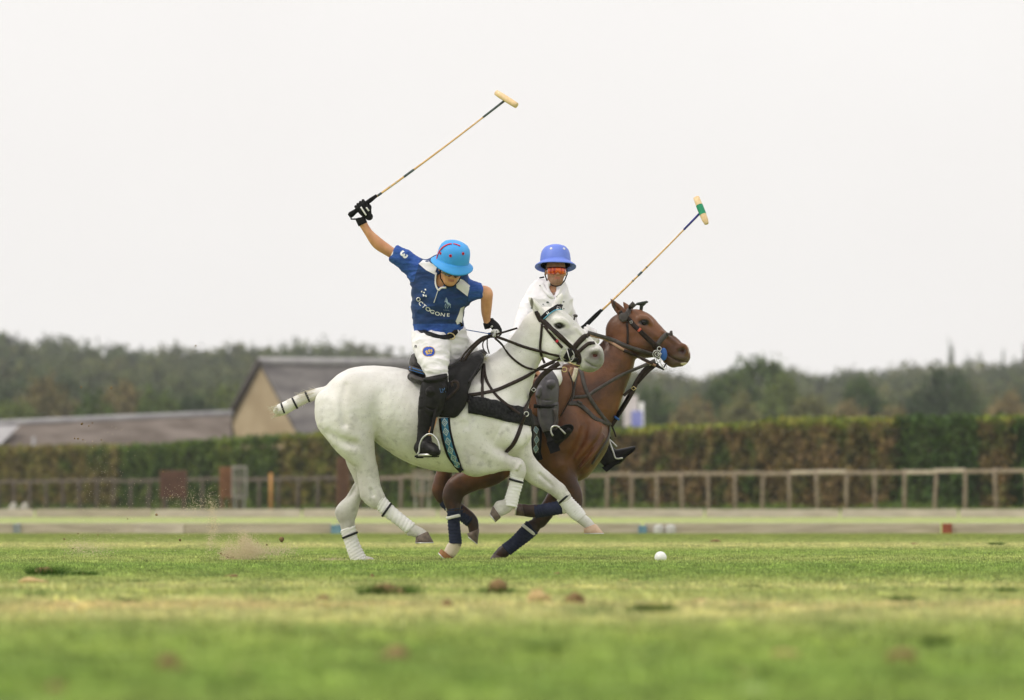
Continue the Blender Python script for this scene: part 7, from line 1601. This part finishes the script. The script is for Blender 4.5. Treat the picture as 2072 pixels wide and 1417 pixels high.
r = np.random.default_rng(77)
for i, (px, py, w, kind, lb2) in enumerate(CLODS):
    g = ground(px, py); s_ = FPX / g.y; ww = w / s_ / 2; t_ = thing('divot' if kind in (1, 3) else 'clod', lb2, 'turf clod' if kind in (1, 3) else 'clod', g, 'clods and divots on the pitch')
    V_, F_ = CM[i % 6]; a = r.uniform(0, 6.28); ca, sa = math.cos(a), math.sin(a); fl = {0: .62, 1: .50, 2: .26, 3: .3}[kind]; k = {0: 1, 1: .6, 2: 1, 3: .4}[kind]
    if py < 1200 and kind == 0: fl *= .8
    if 'rounded' in lb2: fl, k = 1.15, .85
    if 'large reddish' in lb2 or 'big blurred' in lb2: fl = .95
    W = np.stack([(V_[:, 0] * ca - V_[:, 1] * sa) * ww * k + g.x, (V_[:, 0] * sa + V_[:, 1] * ca) * ww * k * .8 + g.y, np.maximum(V_[:, 2] * ww * k * fl + min(ww * .22, .02) + .012, 0)], 1)
    mesh_obj('soil', W, F_, [M_dirt, M_dirt, M_dirtp, M_tuft][kind], t_)
    if kind in (1, 3):
        n = 700; C = []; Vv = []; Fv = []
        for j in range(n):
            a = r.uniform(0, 6.28); d = r.uniform(.3, 1.0) * ww; bx_, by_ = g.x + math.cos(a) * d, g.y + math.sin(a) * d * .6; h = r.uniform(.45, 1) * min(.085, ww * .85 + .014); le = r.normal(0, .5, 2) * h + np.array([math.cos(a), math.sin(a)]) * h * .5; q = len(Vv)
            wd = .0035; b_ = r.uniform(0, 3.14); Vv += [(bx_ - wd * math.cos(b_), by_ - wd * math.sin(b_), .002), (bx_ + wd * math.cos(b_), by_ + wd * math.sin(b_), .002), (bx_ + le[0], by_ + le[1], h)]; Fv.append((q, q + 1, q + 2))
        mesh_obj('grass_tuft', Vv, Fv, M_tuft, t_, False)['kind'] = 'stuff'
# flying bits of turf thrown up behind the ponies
FLY = [(396, 700, 4), (164, 784, 5), (225, 785, 5), (166, 858, 6), (180, 862, 3), (187, 856, 3), (151, 887, 4), (158, 888, 4), (168, 890, 3), (119, 904, 3), (190, 903, 3), (317, 1042, 6), (258, 1050, 3), (330, 955, 3), (345, 1005, 4), (198, 1083, 3), (158, 1080, 3), (570, 1092, 13), (466, 1127, 22), (474, 1134, 13), (456, 1136, 11), (540, 1103, 5), (521, 1098, 4), (488, 1095, 4), (447, 1120, 5), (364, 1093, 7), (130, 1091, 4), (205, 890, 3), (148, 1110, 4), (430, 1068, 3)]
for i, (px, py, w) in enumerate(FLY):
    Y = YW + r.uniform(-.5, .5); p = at(px, py, Y); V_, F_ = clod_mesh(50 + i, 1); k = w / SW / 2; o = mesh_obj('flying_clod', V_ * k * np.array([1, 1, .8]), F_, M_dirt); o.location = p; o.rotation_euler = (r.uniform(0, 3), r.uniform(0, 3), r.uniform(0, 3))
    lb2 = 'small crumb of soil flying above the grass behind the grey pony'; tag(o, {13: 'larger clod flying low beside the dust puff, left of the grounded hoof', 22: 'biggest brown clod at the heart of the dust puff'}.get(w, lb2) if i > 10 and (w == 22 or px == 570) else lb2, 'clod', 'crumbs of soil flying behind the ponies')
def dust(clusters, label, m, seed, size=(.0012, .0032)):
    r = np.random.default_rng(seed); C = []
    for (px, py, sx, sz, sy, n, skew) in clusters:
        u = r.normal(size=(n, 3)); c = at(px, py, YW); z = u[:, 2] * sz / SW; x = u[:, 0] * sx / SW + z * skew
        C.append(np.stack([c.x + x, YW + u[:, 1] * sy, c.z + z], 1))
    C = np.concatenate(C); C = C[C[:, 2] > .01]; n = len(C); s_ = r.uniform(*size, n)[:, None, None]
    T = np.array([[1, 1, 1], [1, -1, -1], [-1, 1, -1], [-1, -1, 1]], float) * .6; V_ = (C[:, None] + T[None] * s_ * r.uniform(.6, 1.4, (n, 4, 1))).reshape(-1, 3); b = np.arange(n)[:, None] * 4
    F_ = np.concatenate([b + np.array([[0, 1, 2]]), b + np.array([[0, 3, 1]]), b + np.array([[0, 2, 3]]), b + np.array([[1, 3, 2]])]); o = mesh_obj('dust', V_, F_, m, None, False); tag(o, label, 'dust', kind='stuff')
M_sand = mat('sand', (.56, .46, .30), .95, (.70, .60, .43), 40)
dust([(508, 1115, 17, 9, .14, 5200, 0), (498, 1101, 8, 12, .10, 2600, -.3), (476, 1122, 15, 8, .12, 2600, -.7), (545, 1116, 26, 5, .15, 1500, .3), (575, 1110, 18, 6, .15, 500, 0), (459, 1116, 8, 13, .08, 900, .3), (505, 1090, 20, 18, .2, 350, 0)], 'sandy dust puff bursting from the grass behind the grey pony', M_sand, 1)
dust([(432, 1050, 5, 26, .08, 800, -.12), (425, 1090, 5, 16, .08, 500, .1), (405, 1025, 26, 14, .2, 420, .6), (365, 1005, 26, 16, .2, 160, 0), (205, 960, 26, 40, .3, 160, .2), (240, 1010, 50, 30, .3, 120, 0), (180, 1112, 26, 8, .2, 900, 0), (160, 1104, 14, 8, .2, 400, 0), (300, 1090, 90, 20, .4, 300, 0)], 'thin drifting spray of sand left of the dust puff', M_sand, 2)
dust([(675, 1136, 15, 3.2, .10, 1500, 0), (700, 1140, 12, 2, .08, 400, 0)], 'low dust scuff behind the grounded hind hoof', M_sand, 3)
